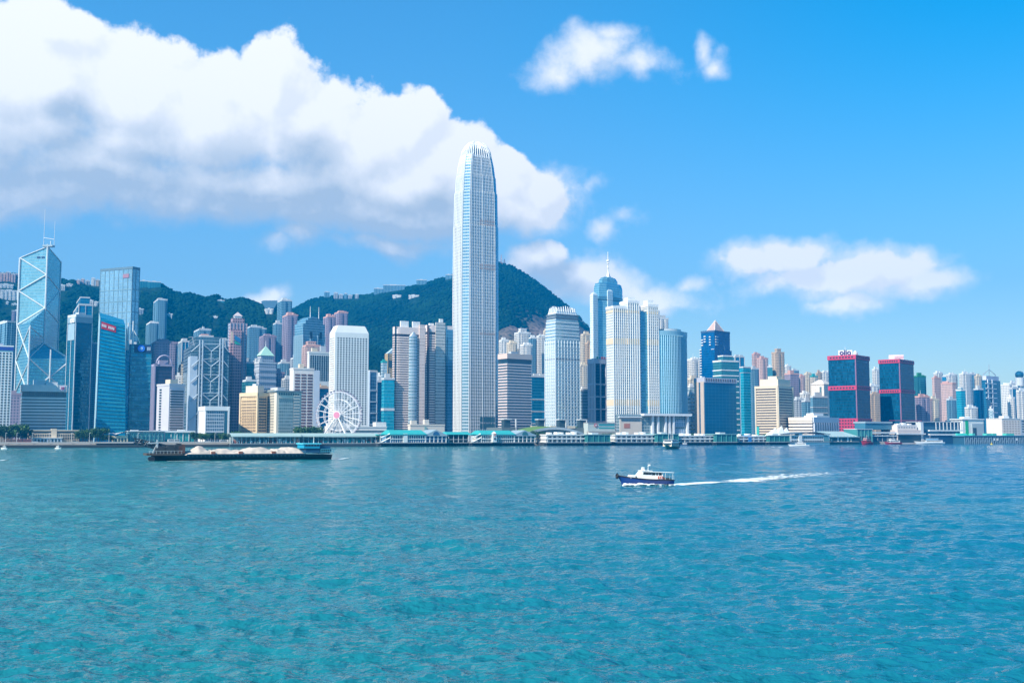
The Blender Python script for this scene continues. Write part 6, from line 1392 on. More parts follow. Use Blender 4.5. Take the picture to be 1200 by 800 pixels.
def netted_grid_tower():
    P = foot(1151, 1156, 1173, 439, 330, 50); T = Tower('office_tower', 'blue tower in a white exterior frame with a tent shaped crown and antenna', 'skyscraper', P, 445)
    T.body(facade('framed blue glass', (.03, .16, .27), (.02, .18, .32), 1.7, 3.8, .9, .8, .5, .08, .35)); f = front(T); w = mat('white exterior frame', (.74, .78, .82), .5)
    for y in (449, 455, 460, 466, 472, 475, 483): panel(T, f, -.06 + (.3 if y > 470 else 0), .66, T.zpx(y + .5), T.zpx(y - .5), w, 'frame_beam', 1.6, 1.0)
    for u, y1 in ((.06, 468), (.36, 490)): panel(T, f, u, u + .05, T.zpx(y1), T.zpx(444), w, 'frame_post', 1.6, 1.0)
    a, e, L, n = f; V = lambda u, z: a + e * L * u - n * 6 + Vector((0, 0, z))
    T.add('crown', MB().prism(scaled(P, .86), T.z1, T.zpx(440)), mat('lilac crown', (.58, .58, .68), .5))
    for p, q, r in ((V(.1, T.z1), V(.1, T.zpx(437)), .9), (V(.92, T.z1), V(.92, T.zpx(437)), .9), (V(.1, T.zpx(438)), V(.5, T.zpx(432)), .7), (V(.92, T.zpx(438)), V(.5, T.zpx(432)), .7), (V(.5, T.z1), V(.5, T.zpx(426)), .7)): T.add('crown_strut', MB().tube(p, q, r, r * .7, 5), STEEL)
netted_grid_tower()
def ball_tower():
    P = foot(1189, 1193, 1203, 448, 520, 50); T = Tower('office_tower', 'pale tower topped by a dark glass ball', 'skyscraper', P, 452)
    T.body(FM('pale')); T.fins(WHITE, [2, 4], .8, .6); m_ = T.mid(); q = [(m_[0] + 8 * math.cos(k * math.pi / 6), m_[1] + 8 * math.sin(k * math.pi / 6)) for k in range(12)]
    T.add('neck', MB().prism(q, T.z1, T.zpx(442)), PALE); lv = []
    for k in range(9):
        t_ = -math.pi / 2 + math.pi * k / 8; r = max(.05, 8.2 * math.cos(t_)); lv.append(([(m_[0] + r * math.cos(i * math.pi / 8), m_[1] + r * math.sin(i * math.pi / 8)) for i in range(16)], T.zpx(438.5) + 7.6 * math.sin(t_)))
    T.add('glass_ball', MB().loft(lv), mat('dark ball glass', (.03, .15, .24), .12, .5), smooth=True); T.parapet(WHITE, 1.2)
ball_tower()
# ------------------------------------------------------------------ waterfront: piers, canopies, halls, the wheel, trees
def line(x0, x1, d):
    A, B = pt(x0, d), pt(x1, d); e = B - A; L = e.length; e.normalize(); return A, e, L, Vector((e.y, -e.x, 0))
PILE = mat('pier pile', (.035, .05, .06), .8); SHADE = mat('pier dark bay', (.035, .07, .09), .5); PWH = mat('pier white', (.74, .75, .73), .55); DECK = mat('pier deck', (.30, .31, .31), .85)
class Front(Tower):
    """something that stands along the quay between two photo columns"""
    def __init__(s, name, label, cat, x0, x1, d, dep=24, base=None, group=None):
        s.A, s.e, s.L, s.n = line(x0, x1, d); B = s.A + s.e * s.L; q = -s.n * dep; s.x0, s.x1 = x0, x1
        poly = [tuple(v)[:2] for v in (s.A, B, B + q, s.A + q)]
        Tower.__init__(s, name, label, cat, poly, z1=10, base=GZ if base is None else base, group=group); s.dep = dep; s.near = tuple(s.A + s.e * s.L / 2)
    def V(s, u, o, z): return s.A + s.e * (s.L * u) + s.n * o + Vector((0, 0, z))
    def fx(s, px): return (px - s.x0) / (s.x1 - s.x0)
    def blk(s, name, u0, u1, z0, z1, m, o0=0, o1=None, parent=None):
        o1 = -s.dep if o1 is None else o1
        return s.add(name, MB().prism([tuple(s.V(u, o, 0))[:2] for u, o in ((u0, o0), (u1, o0), (u1, o1), (u0, o1))], z0, z1), m, parent)
    def rep(s, name, mb, m, spots):
        """one mesh, then copies of it: spots are offsets along the front and up"""
        o = s.add(name, mb, m)
        for i, (du, dz) in enumerate(spots):
            v = s.e * (s.L * du); loc = (v.x, v.y, dz)
            if i == 0: o.location = loc
            else: dup(o, s.root, loc)
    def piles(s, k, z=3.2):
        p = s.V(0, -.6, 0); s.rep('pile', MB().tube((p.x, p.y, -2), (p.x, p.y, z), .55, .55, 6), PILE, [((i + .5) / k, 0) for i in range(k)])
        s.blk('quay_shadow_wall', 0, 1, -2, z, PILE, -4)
    def hip(s, u0, u1, z0, z1, m, o0=1.2, o1=None, name='roof', ridge=.30):
        o1 = -s.dep - 1 if o1 is None else o1; r0, r1 = u0 + (u1 - u0) * .06, u1 - (u1 - u0) * .06
        P = [tuple(s.V(u, o, 0))[:2] for u, o in ((u0, o0), (u1, o0), (u1, o1), (u0, o1))]
        om = (o0 + o1) / 2; w = (o0 - o1) * .5 * ridge
        Q = [tuple(s.V(u, o, 0))[:2] for u, o in ((r0, om + w), (r1, om + w), (r1, om - w), (r0, om - w))]
        return s.add(name, MB().loft([(P, z0), (P, z0 + .5), (Q, z1)]), m)

def colonnade_pier(label, x0, x1, xg, ytop, low, pav, clock=None, stair=True):
    """two storey pier hall under a turquoise hipped roof, with a gabled pavilion at its end"""
    F = Front('ferry_pier', label, 'ferry pier', x0, x1, -22, 26, 0); z = lambda y: zz(y, F.A.y); g = F.fx(xg)
    F.piles(26); F.blk('deck', 0, 1, 3.0, 3.9, DECK, 1.5)
    ze, zm, zr = z(509.6), z(514.2), z(ytop)
    us = .16 if stair else .02
    F.blk('hall_wall', us, g, 3.9, ze, mat('hall wall ' + low, dict(blue=(.10, .30, .55), white=(.66, .68, .66))[low], .6), -1.5)
    n = 15; w = (g - us) / n
    a = F.V(us, 0, 0); F.rep('column', MB().obox((a.x, a.y, (3.9 + ze) / 2), F.e * .55, F.n * .7, (0, 0, ze - 3.9)), PWH, [(w * i, 0) for i in range(n + 1)])
    c = F.V(us + w / 2, -1.3, 0); hw = F.L * w * .55
    F.rep('window', MB().obox((c.x, c.y, zm + (ze - zm) * .58), F.e * hw, F.n * .5, (0, 0, (ze - zm) * .56)), DARKG, [(w * i, 0) for i in range(n)])
    F.rep('bay_panel', MB().obox((c.x, c.y, (3.9 + zm) / 2 + .3), F.e * hw * 1.2, F.n * .4, (0, 0, (zm - 3.9) * .55)), mat('bay ' + low, dict(blue=(.10, .36, .66), white=(.10, .16, .17))[low], .4), [(w * i, 0) for i in range(n)])
    F.blk('floor_slab', us, g, zm - .35, zm + .35, PWH, .9); F.blk('eaves_beam', us, g, ze - .5, ze + .4, PWH, .9)
    F.hip(us - .02, g + .02, ze + .4, zr, TEALR, 1.8)
    if stair:                                                           # open stairs at the near end
        for k in range(2):
            p, q = F.V(.02 + .0 * k, 0, 4 + k * 4.4), F.V(us - .01, 0, 8.2 + k * 3.8)
            F.add('stair_flight', MB().tube(p, q, .7, .7, 4), PWH)
        a = F.V(.01, 0, 0); F.rep('stair_post', MB().obox((a.x, a.y, (3.9 + ze) / 2), F.e * .6, F.n * .6, (0, 0, ze - 3.9)), PWH, [(0, 0), (us * .5, 0)]); F.blk('stair_roof', -.01, us, ze, ze + .8, TEALR, .5, -12)
    # pavilion
    pm = mat('pavilion glass ' + pav, dict(blue=(.03, .12, .26), teal=(.04, .16, .18))[pav], .3); F.blk('pavilion_wall', g + .01, .99, 3.9, z(510.4), pm, -1.2)
    a = F.V(g + .01, .4, 0); k = 5; w = (.985 - g) / k; F.rep('column', MB().obox((a.x, a.y, (3.9 + z(510.4)) / 2), F.e * .7, F.n * .8, (0, 0, z(510.4) - 3.9)), PWH, [(w * i, 0) for i in range(k + 1)])
    F.blk('floor_slab', g + .01, .99, zm - .3, zm + .3, mat('pavilion slab ' + pav, dict(blue=(.20, .36, .52), teal=(.40, .46, .46))[pav], .5), .7); F.blk('eaves_beam', g - .01, 1.01, z(510.6), z(509.9), PALE, 1.4)
    gm = mat('pavilion gable', (.30, .40, .45), .5); P0, P1, T_ = F.V(g - .02, 1.4, z(509.9)), F.V(1.02, 1.4, z(509.9)), F.V((g + 1) / 2, 1.4, zr + .3); b = -F.n * (F.dep + 2)
    mb = MB(); mb.face([P0, P1, T_]); mb.face([P1 + b, P0 + b, T_ + b]); mb.face([P1, P1 + b, T_ + b, T_]); mb.face([P0 + b, P0, T_, T_ + b]); mb.face([P0, P0 + b, P1 + b, P1]); F.add('gable_roof', mb, gm)
    c = F.V((g + 1) / 2, 1.6, z(509.6)); F.add('gable_window', MB().face([c + F.e * (3.4 * math.cos(t_ * math.pi / 8)) + Vector((0, 0, 3.6 * math.sin(t_ * math.pi / 8))) for t_ in range(9)]), pm)
    if clock:
        u = F.fx(clock); p = F.V(u, 1.6, 0); F.add('clock_tower', MB().box(p.x, p.y, (3.9 + z(507.5)) / 2, 4.4, 4.4, z(507.5) - 3.9, rz=math.atan2(F.e.y, F.e.x)).loft([([(p.x - 2.4, p.y - 2.4), (p.x + 2.4, p.y - 2.4), (p.x + 2.4, p.y + 2.4), (p.x - 2.4, p.y + 2.4)], z(507.5)), ([(p.x - .3, p.y - .3), (p.x + .3, p.y - .3), (p.x + .3, p.y + .3), (p.x - .3, p.y + .3)], z(505.3))]), PWH)
        q = p + F.n * 2.3 + Vector((0, 0, z(509.4))); F.add('clock_face', MB().tube(q, q + F.n * .3, 1.3, 1.3, 12), mat('clock face', (.55, .30, .24), .5))
        q = p + F.n * 2.3; F.blk('tower_opening', u - .012, u + .012, z(515), z(512.6), DARKG, 4.2, 3.9)
    else:
        u = us + (g - us) * .42; F.blk('stair_bay', u - .03, u + .03, 3.9, ze + 1.5, PWH, 1.4, -3)
    return F
colonnade_pier('turquoise roofed ferry pier with bright blue lower panels and a dark blue gabled pavilion', 445, 523, 497.5, 503.5, 'blue', 'blue')
colonnade_pier('white colonnaded ferry pier with a small clock tower under a turquoise roof', 552, 627, 601.5, 504, 'white', 'teal', clock=577.5)

def shelter_link():
    F = Front('covered_landing', 'dark open landing with a turquoise roof linking the two colonnaded piers', 'landing', 523.5, 552, -16, 18, 0); z = lambda y: zz(y, F.A.y)
    F.piles(9); F.blk('deck', 0, 1, 3, 3.8, DECK, 1); F.blk('rear_wall', 0, 1, 3.8, z(509), mat('landing shade', (.015, .06, .07), .6), -8); F.hip(-.01, 1.01, z(509.2), z(505.8), TEALR, 1)
    a = F.V(.08, 0, 0); F.rep('post', MB().obox((a.x, a.y, (3.8 + z(509)) / 2), F.e * .5, F.n * .5, (0, 0, z(509) - 3.8)), PALE, [(.2 * i, 0) for i in range(5)]); F.blk('rail', 0, 1, z(515), z(514.5), PALE, .2, -.2)
shelter_link()

def deck_pier(label, x0, x1, ytop, bays=14, huts=3, blue=None):
    """long white two storey pier with ribbon openings"""
    F = Front('ferry_pier', label, 'ferry pier', x0, x1, -18, 24, 0); z = lambda y: zz(y, F.A.y); F.piles(max(8, int((x1 - x0) / 2))); F.blk('deck', 0, 1, 2.8, 3.6, DECK, 1)
    zt = z(ytop); h = (zt - 3.6); F.blk('hall_wall', .02, .98, 3.6, zt, PWH, -2)
    zm = 3.6 + h * .45; F.blk('floor_slab', .0, 1, zm - .4, zm + .9, PWH, .8); F.blk('roof_slab', .0, 1, zt - .6, zt + .5, PWH, 1.0)
    w = .94 / bays; c = F.V(.03 + w / 2, -1.9, 0)
    for zc, hh in ((3.6 + h * .2, h * .26), (3.6 + h * .68, h * .22)): F.rep('window', MB().obox((c.x, c.y, zc), F.e * F.L * w * .62, F.n * .4, (0, 0, hh)), SHADE, [(w * i, 0) for i in range(bays)])
    a = F.V(.03, .5, 0); F.rep('column', MB().obox((a.x, a.y, (3.6 + zt) / 2), F.e * .45, F.n * .5, (0, 0, h)), PWH, [(w * 2 * i, 0) for i in range(bays // 2 + 1)])
    for k in range(huts):
        u = .1 + .8 * (k + .5) / huts + rnd.uniform(-.05, .05); F.blk('roof_hut', u - .03, u + .03, zt + .5, zt + rnd.uniform(1.8, 3.2), PWH, -6, -14)
    if blue: F.blk('blue_bay', F.fx(blue) - .05, F.fx(blue) + .05, 3.6, zt + 1.4, mat('blue bay', (.04, .22, .50), .5), .9, -10)
    return F
deck_pier('white double deck ferry pier below the grass roofed mound', 640, 687, 509.2, 16, 5)
deck_pier('white double deck ferry pier below the portal podium', 720, 771, 509.2, 16, 4)
deck_pier('long low white ferry pier in front of the windowless blue block', 795, 838.5, 510.4, 14, 4)
deck_pier('low white ferry pier with a small blue bay', 864, 901, 511, 12, 3, 878)

def green_shed(label, x0, x1, ytop, roof=None):
    F = Front('pier_shed', label, 'pier shed', x0, x1, -24, 26, 0); z = lambda y: zz(y, F.A.y); F.piles(9); F.blk('deck', 0, 1, 2.8, 3.6, DECK, 1)
    gm = facade('green shed wall', (.03, .20, .20), (.02, .13, .15), 2.6, 2.4, .6, .6, .1, .3); F.blk('shed_wall', .03, .97, 3.6, z(ytop), gm); F.blk('roof_slab', -.01, 1.01, z(ytop), z(ytop) + .7, roof or mat('green shed roof', (.22, .40, .40), .6), .8)
    a = F.V(.05, .4, 0); F.rep('column', MB().obox((a.x, a.y, 3.6 + (z(ytop) - 3.6) / 2), F.e * .5, F.n * .6, (0, 0, z(ytop) - 3.6)), mat('green shed post', (.06, .28, .27), .6), [(.225 * i, 0) for i in range(5)])
    F.blk('roof_hut', .35, .6, z(ytop) + .7, z(ytop) + 2.4, PALE, -6, -14)
green_shed('dark green box shed at the end of the pier below the grass roofed mound', 687, 716, 509.5)
green_shed('dark green box shed behind the small green and white ferry', 769, 796, 508.8)
green_shed('dark green box shed with a pale roof before the windowless blue block', 838, 864, 509)
green_shed('dark green low shed in front of the white sail roofs', 900, 926, 510.5)

def long_shed():
    F = Front('covered_landing', 'long curved pale green canopy over a landing crowded with dark shapes', 'landing', 271, 352, -10, 16, 0); build_canopy(F)
def build_canopy(F):
    z = lambda y: zz(y, F.A.y); F.piles(22); F.blk('deck', 0, 1, 2.6, 3.4, DECK, 1); F.blk('rear_wall', .02, .98, 3.4, z(512), mat('landing rear', (.30, .36, .36), .7), -9)
    m_ = mat('pale green canopy', (.34, .46, .44), .5); n = 8; lv = []
    for k in range(n):
        a0, a1 = math.pi * k / n, math.pi * (k + 1) / n; mid = -F.dep / 2 + 1; r = F.dep / 2 + 1.5
        q = lambda a, u, t_: F.V(u, mid + r * math.cos(a), z(511.2) + 3.1 * math.sin(a) - t_)
        mb = (MB() if k == 0 else mb); mb.face([q(a0, 1.01, 0), q(a1, 1.01, 0), q(a1, -.01, 0), q(a0, -.01, 0)]); mb.face([q(a1, 1.01, .4), q(a0, 1.01, .4), q(a0, -.01, .4), q(a1, -.01, .4)])
        mb.face([q(a0, 1.01, 0), q(a0, 1.01, .4), q(a1, 1.01, .4), q(a1, 1.01, 0)]); mb.face([q(a0, -.01, .4), q(a0, -.01, 0), q(a1, -.01, 0), q(a1, -.01, .4)])
    F.add('canopy', mb, m_); F.blk('eaves_beam', -.01, 1.01, z(511.8), z(510.8), mat('canopy edge', (.20, .30, .31), .5), 2.2, 1.6)
    a = F.V(.02, .6, 0); F.rep('post', MB().tube((a.x, a.y, 3.4), (a.x, a.y, z(511.4)), .28, .28, 6), PALE, [(.96 * i / 15, 0) for i in range(16)])
    rr = random.Random(int(F.x0)); cols = [PWH, SHADE, CREAM, mat('landing red', (.35, .12, .08), .6), TEALR]
    for k in range(30):
        u = .02 + .95 * k / 30; F.blk('kiosk', u, u + rr.uniform(.012, .034), 3.4, rr.uniform(4.6, 7.6), cols[rr.randrange(5)], -1.2, -6)
    F.blk('quay_fender', 0, 1, -.5, 3.3, PILE, .9, .4)
long_shed()
build_canopy(Front('covered_landing', 'long curved pale green canopy at the foot of the ferris wheel', 'landing', 354, 442, -8, 14, 0))

def wheel():
    c0 = pt(396.8, 22); Y = c0.y; r = 27.0 / FPX * Y; zc = zz(486.3, Y); W_ = thing('ferris_wheel', 'big white ferris wheel with a pink round hub and small closed cabins', 'ferris wheel', (c0.x, c0.y, GZ))
    n = Vector((-.26, -.966, 0)); e = Vector((.966, -.26, 0)); up = Vector((0, 0, 1)); O = Vector((0, 0, zc - GZ)); wh = mat('wheel white', (.78, .76, .77), .45); lil = mat('wheel rim', (.72, .69, .73), .45)
    P = lambda a, rr, o=0: O + e * (rr * math.cos(a)) + up * (rr * math.sin(a)) + n * o
    for o in (-1.5, 1.5):
        mb = MB(); N = 56
        for k in range(N): mb.tube(P(2 * math.pi * k / N, r, o), P(2 * math.pi * (k + 1) / N, r, o), .42, .42, 5)
        mb.build('rim', lil, W_.id_data)
        mb = MB()
        for k in range(N): mb.tube(P(2 * math.pi * k / N, r * .68, o), P(2 * math.pi * (k + 1) / N, r * .68, o), .30, .30, 5)
        mb.build('inner_rim', wh, W_)
    for k in range(20):
        a = 2 * math.pi * k / 20 + .1; MB().tube(P(a, 1.5, 1.2), P(a, r, 1.5), .24, .24, 5).tube(P(a, 1.5, -1.2), P(a, r, -1.5), .24, .24, 5).build('spoke', wh, W_)
    cb = mat('cabin shell', (.42, .36, .44), .3); gl = mat('cabin glass', (.10, .12, .16), .1); cabin = None
    for k in range(42):
        a = 2 * math.pi * k / 42; q = P(a, r + 1.5)
        if cabin is None:
            lv = [([(s * .95 * math.cos(i * math.pi / 4), s * .95 * math.sin(i * math.pi / 4)) for i in range(8)], zq) for s, zq in ((.5, -1.0), (1, -.6), (1, .4), (.6, .95))]
            cabin = MB().loft(lv).build('cabin', cb, W_, q); cg = MB().loft([(p, z_) for p, z_ in ((scaled(lv[1][0], 1.04), -.2), (scaled(lv[1][0], 1.04), .45))]).build('pane', gl, cabin)
        else:
            c = dup(cabin, W_, q); dup(cg, c)
    MB().tube(O + n * -4, O + n * 4.6, 1.9, 1.9, 16).build('axle', wh, W_); MB().tube(O + n * 4.6, O + n * 5.4, 3.2, 3.2, 22).build('hub', mat('pink hub', (.62, .22, .33), .45), W_); MB().tube(O + n * 4.5, O + n * 5.2, 3.9, 3.9, 22).build('hub_ring', wh, W_)
    MB().tube(O + n * -5.4, O + n * -4.4, 2.6, 2.6, 14).build('hub', STEEL, W_)
    for s_, (a, b) in ((1, (-17, 15)), (-1, (-15, 17))):
        for x in (a, b): MB().tube(O + n * 4.2 * s_, e * x + n * 8.5 * s_, .65, .85, 6).build('leg', wh, W_)
    MB().box(0, 0, 1.2, 30, 14, 2.4, rz=math.atan2(e.y, e.x)).build('platform', PALE, W_)
wheel()

# trees of the promenade: three grown once, then copied
def leaf_mat(name, c):
    if name in MATS: return MATS[name]
    m = bpy.data.materials.new(name); m.use_nodes = True; t = NT(m.node_tree); b = t.n['Principled BSDF']; g = t.new('ShaderNodeNewGeometry'); k = t.m('MULTIPLY_ADD', g.outputs['Random Per Island'], .9, .55)
    t.put(b.inputs['Base Color'], t.mix(1.0, c, k, 'MULTIPLY')); b.inputs['Roughness'].default_value = .6; b.inputs['Specular IOR Level'].default_value = .25; MATS[name] = m; return m
BARK = mat('bark', (.14, .10, .07), .9)
def tree_proto(seed, h, spread, col):
    r = random.Random(seed); root = thing('tree', 'tree', 'tree', (0, 0, -50)); mb = MB(); mb.tube((0, 0, 0), (.1, 0, h * .42), .28, .18, 7); tips = []
    for k in range(6):
        a = k * 1.05 + r.random(); q = Vector((math.cos(a) * spread * .55, math.sin(a) * spread * .55, h * r.uniform(.6, .85))); mb.tube((.1, 0, h * r.uniform(.3, .42)), q, .13, .05, 5); tips.append(q)
    mb.build('trunk', BARK, root); mb = MB()
    cl = [Vector((math.cos(a) * spread * r.uniform(.1, .8), math.sin(a) * spread * r.uniform(.1, .8), h * r.uniform(.5, .92))) for a in [r.uniform(0, 6.28) for _ in range(15)]] + tips
    for c in cl:
        rad = r.uniform(.7, 1.35) * spread * .34
        for _ in range(46):
            d = Vector((r.gauss(0, 1), r.gauss(0, 1), r.gauss(0, 1))).normalized() * rad * r.uniform(.55, 1.05); d.z *= .8; p = c + d
            u = Vector((r.gauss(0, 1), r.gauss(0, 1), r.gauss(0, 1))).normalized(); v = u.cross(Vector((r.gauss(0, 1), r.gauss(0, 1), r.gauss(0, 1)))).normalized(); s = r.uniform(.25, .5) * (.6 + spread * .12)
            mb.face([p - u * s, p + v * s * .7, p + u * s, p - v * s * .7])
    mb.build('crown', leaf_mat('leaves %d' % (seed % 3), col), root); return root
PROTO = [tree_proto(1, 10, 5.0, (.030, .085, .035)), tree_proto(2, 8.5, 5.5, (.045, .115, .030)), tree_proto(3, 12, 4.6, (.020, .070, .040))]
used = set()
def clump(label, xs, d, hs, kinds=(0, 1, 2), group='promenade trees'):
    r = random.Random(int(xs[0] * 7)); x0, x1, k = xs
    for i in range(k):
        px = x0 + (x1 - x0) * (i + .5) / k + r.uniform(-.6, .6); q = pt(px, d + r.uniform(-6, 10)); kd = kinds[i % len(kinds)]; s = r.uniform(*hs) / (10, 8.5, 12)[kd]; loc = (q.x, q.y, GZ)
        if kd in used: t_ = dup_tree(PROTO[kd], loc, r.uniform(0, 6.28), label, s)
        else: used.add(kd); t_ = PROTO[kd]; t_.location = loc; t_.rotation_euler[2] = r.uniform(0, 6.28); t_.scale = (s, s, s); t_['label'] = label
        t_['group'] = group + ' ' + label.split(' in ')[-1] if ' in ' in label else group
clump('round dark tree in the grove beside the white tower with the blue roof band', (-8, 33, 10), 22, (13, 17)); clump('round tree in the grove behind the low beige block', (92, 119, 8), 24, (10, 14)); clump('small tree in the gap beside the glass pavilion', (227, 236, 3), 20, (8, 10))
clump('bushy tree in the row before the low white framed block', (236, 282, 12), 14, (7, 10), (1, 0)); clump('dark tree in the clump at the beige hotel corner', (277, 283, 3), 22, (9, 11), (2, 0)); clump('light green tree in the row before the cream stone office', (330, 356, 6), 14, (6, 9), (1,))
clump('tall green tree in the clump beside the ferris wheel legs', (352, 374, 6), 30, (12, 15), (1, 0)); clump('small tree in the row below the striped white podium', (426, 446, 6), 10, (6, 8), (1, 0)); clump('dark tree in the grove under the grass roofed mound', (622, 640, 6), 6, (9, 12), (2, 0))
clump('tree in the row below the pink capped office', (588, 640, 9), 70, (12, 17), (0, 2)); clump('tree in the row below the shorter finned tower', (640, 692, 10), 75, (12, 16), (1, 0)); clump('low tree in the strip before the portal podium', (690, 722, 6), 24, (7, 10), (0, 1))
clump('small tree in the strip behind the long low pier', (806, 838, 8), 16, (6, 9), (0, 1)); clump('small tree in the strip by the cream banded hotel', (862, 902, 9), 18, (6.5, 9), (1, 0)); clump('dark tree in the gap beside the low beige block', (118, 134, 3), 16, (6, 8), (0, 2))

def front_block(kind, label, cat, x0, x1, y0, d, wallm, dep=16, base=None):
    F = Front(kind, label, cat, x0, x1, d, dep, base); F.z1 = zz(y0, F.A.y); F.blk('wall', 0, 1, F.z0 - 3, F.z1, wallm); return F, (lambda y: zz(y, F.A.y))
bw = mat('low beige wall', (.60, .50, .38), .7)
F, z = front_block('low_block', 'low beige office block with long dark window strips and a small tower in its middle', 'low building', 33, 92.5, 504.5, 34, bw)
for ya, yb in ((505.3, 507.3), (509, 511), (512.6, 514.4)): F.blk('window_band', .04, .96, z(yb), z(ya), DARKG, .15, -.2)
a = F.V(.05, .35, 0)
F.rep('mullion', MB().obox((a.x, a.y, (F.z0 + F.z1) / 2), F.e * .4, F.n * .3, (0, 0, F.H)), bw, [(.045 * i, 0) for i in range(21)]); F.blk('stair_tower', .45, .56, F.z0, z(502), bw, 1.0, -10); F.blk('roof_slab', -.01, 1.01, F.z1, F.z1 + .7, CREAM, .8)
F.blk('annexe', .03, .66, F.z0, z(513.2), mat('pale blue annexe', (.50, .60, .66), .4), 6, 0); F.blk('annexe_roof', .02, .67, z(513.2), z(512.6), PWH, 6.6, 0)
for k in range(9): F.blk('annexe_window', .06 + k * .066, .095 + k * .066, F.z0 + .5, z(514.2), DARKG, 6.2, 5.9)
F, z = front_block('promenade_hut', 'cream hut with white sail roofs near the low beige block', 'pavilion', 133, 150, 510.5, 14, CREAM, 12); q = F.V
F.add('sail_roof', MB().face([q(.1, 2, z(509)), q(.9, 2, z(504.5)), q(1.0, -10, z(506)), q(.2, -10, z(507.5))]).face([q(.2, -10, z(507.5) - .3), q(1.0, -10, z(506) - .3), q(.9, 2, z(504.5) - .3), q(.1, 2, z(509) - .3)]), WHITE); F.add('sail_roof', MB().face([q(-.15, 2, z(507)), q(.35, 1, z(510)), q(.3, -8, z(508)), q(-.05, -8, z(507))]).face([q(-.05, -8, z(507) - .3), q(.3, -8, z(508) - .3), q(.35, 1, z(510) - .3), q(-.15, 2, z(507) - .3)]), WHITE)
for k in range(4): F.blk('opening', .12 + .22 * k, .24 + .22 * k, F.z0, z(513), SHADE, .15, -.2)
gb = facade('promenade glass', (.30, .40, .42), (.04, .20, .24), 2.6, 3, .86, .84, .3)
F, z = front_block('glass_pavilion', 'low dark teal glass hall beside the white sail roofs', 'pavilion', 150, 192.5, 505.5, 24, gb, 16); F.blk('roof_slab', -.01, 1.01, F.z1, F.z1 + .8, PALE, 1); a = F.V(.04, .5, 0)
F.rep('column', MB().obox((a.x, a.y, (F.z0 + F.z1) / 2), F.e * .6, F.n * .6, (0, 0, F.H)), mat('teal column', (.05, .22, .26), .5), [(.115 * i, 0) for i in range(9)]); F.blk('roof_pod', .1, .3, F.z1 + .8, z(503.5), PALE, -3, -12); F.blk('roof_pod', .75, .95, F.z1 + .8, z(504), PALE, -3, -12)
F, z = front_block('glass_pavilion', 'turquoise glass pavilion in a white frame below the silver grey hotel', 'pavilion', 193.5, 228.5, 506.5, 30, facade('turquoise glass', (.20, .42, .42), (.03, .30, .32), 2.6, 8, .9, .95, .3), 14)
F.blk('roof_slab', -.03, 1.01, F.z1, F.z1 + 1.6, PWH, 1); F.blk('end_wall', -.06, .0, F.z0, F.z1 + 1.6, PALE, .6); a = F.V(.2, .3, 0); F.rep('column', MB().obox((a.x, a.y, (F.z0 + F.z1) / 2), F.e * .5, F.n * .5, (0, 0, F.H)), PWH, [(.2 * i, 0) for i in range(5)]); F.blk('roof_hut', .45, .7, F.z1 + 1.6, z(503.5), WHITE, -4, -9)
# grass roofed mound
F = Front('grass_roof_hall', 'low hall under a curved grass roof with a grey arched edge', 'low building', 617, 684, 8, 34); z = lambda y: zz(y, F.A.y); gm = mat('roof grass', (.10, .20, .04), .9, 0, .3); mb, m2 = MB(), MB(); N = 16
hz_ = lambda u: z(508.5) + (z(500.5) - z(508.5)) * math.sin(math.pi * min(1, u * .95 + .03)) ** .8
for k in range(N):
    u0, u1 = k / N, (k + 1) / N; mb.face([F.V(u0, 0, hz_(u0)), F.V(u1, 0, hz_(u1)), F.V(u1, -34, hz_(u1) + 1.5), F.V(u0, -34, hz_(u0) + 1.5)]); m2.face([F.V(u0, .6, hz_(u0) - 2.2), F.V(u1, .6, hz_(u1) - 2.2), F.V(u1, .6, hz_(u1) + .3), F.V(u0, .6, hz_(u0) + .3)]); m2.face([F.V(u0, .6, hz_(u0) + .3), F.V(u1, .6, hz_(u1) + .3), F.V(u1, -.6, hz_(u1) + .3), F.V(u0, -.6, hz_(u0) + .3)])
F.add('grass_roof', mb, gm); F.add('arched_edge', m2, mat('grey arch edge', (.30, .36, .40), .6)); mb = MB()
for k in range(N):
    u0, u1 = k / N, (k + 1) / N; mb.face([F.V(u0, -.5, F.z0 - 2), F.V(u1, -.5, F.z0 - 2), F.V(u1, -.5, hz_(u1) - 1), F.V(u0, -.5, hz_(u0) - 1)])
F.add('glass_front', mb, mat('mound glass', (.03, .08, .10), .2))
# podium gardens behind the mound
F, z = front_block('garden_podium', 'dark podium with open frames and planting under the pink capped office', 'low building', 588, 700, 500.5, 62, mat('garden podium', (.12, .16, .17), .7), 40)
for u in (.14, .44, .66, .88): F.blk('frame_post', u, u + .008, F.z1 - 8, z(490.5), PALE, .4, -1.4)
for u in (.02, .37, .59, .81): F.blk('frame_beam', u, u + .08, z(491.5), z(490.3), PALE, .4, -8); F.blk('dark_bay', u + .008, u + .07, F.z1, z(491.5), SHADE, -1, -8)
for u, w_ in ((.30, .06), (.50, .05), (.68, .08)): F.blk('pale_wall', u, u + w_, z(501.5), z(498.5), CREAM, .5, -2)
F, z = front_block('low_block', 'pale low block with turquoise window strips and a round red emblem', 'low building', 689, 721, 495.5, 52, mat('pale green block', (.46, .52, .50), .6), 18)
for ya, yb in ((496.8, 498.6), (500.2, 502)): F.blk('window_band', .40, .97, z(yb), z(ya), mat('turquoise strip', (.04, .30, .32), .3), .2, -.2)
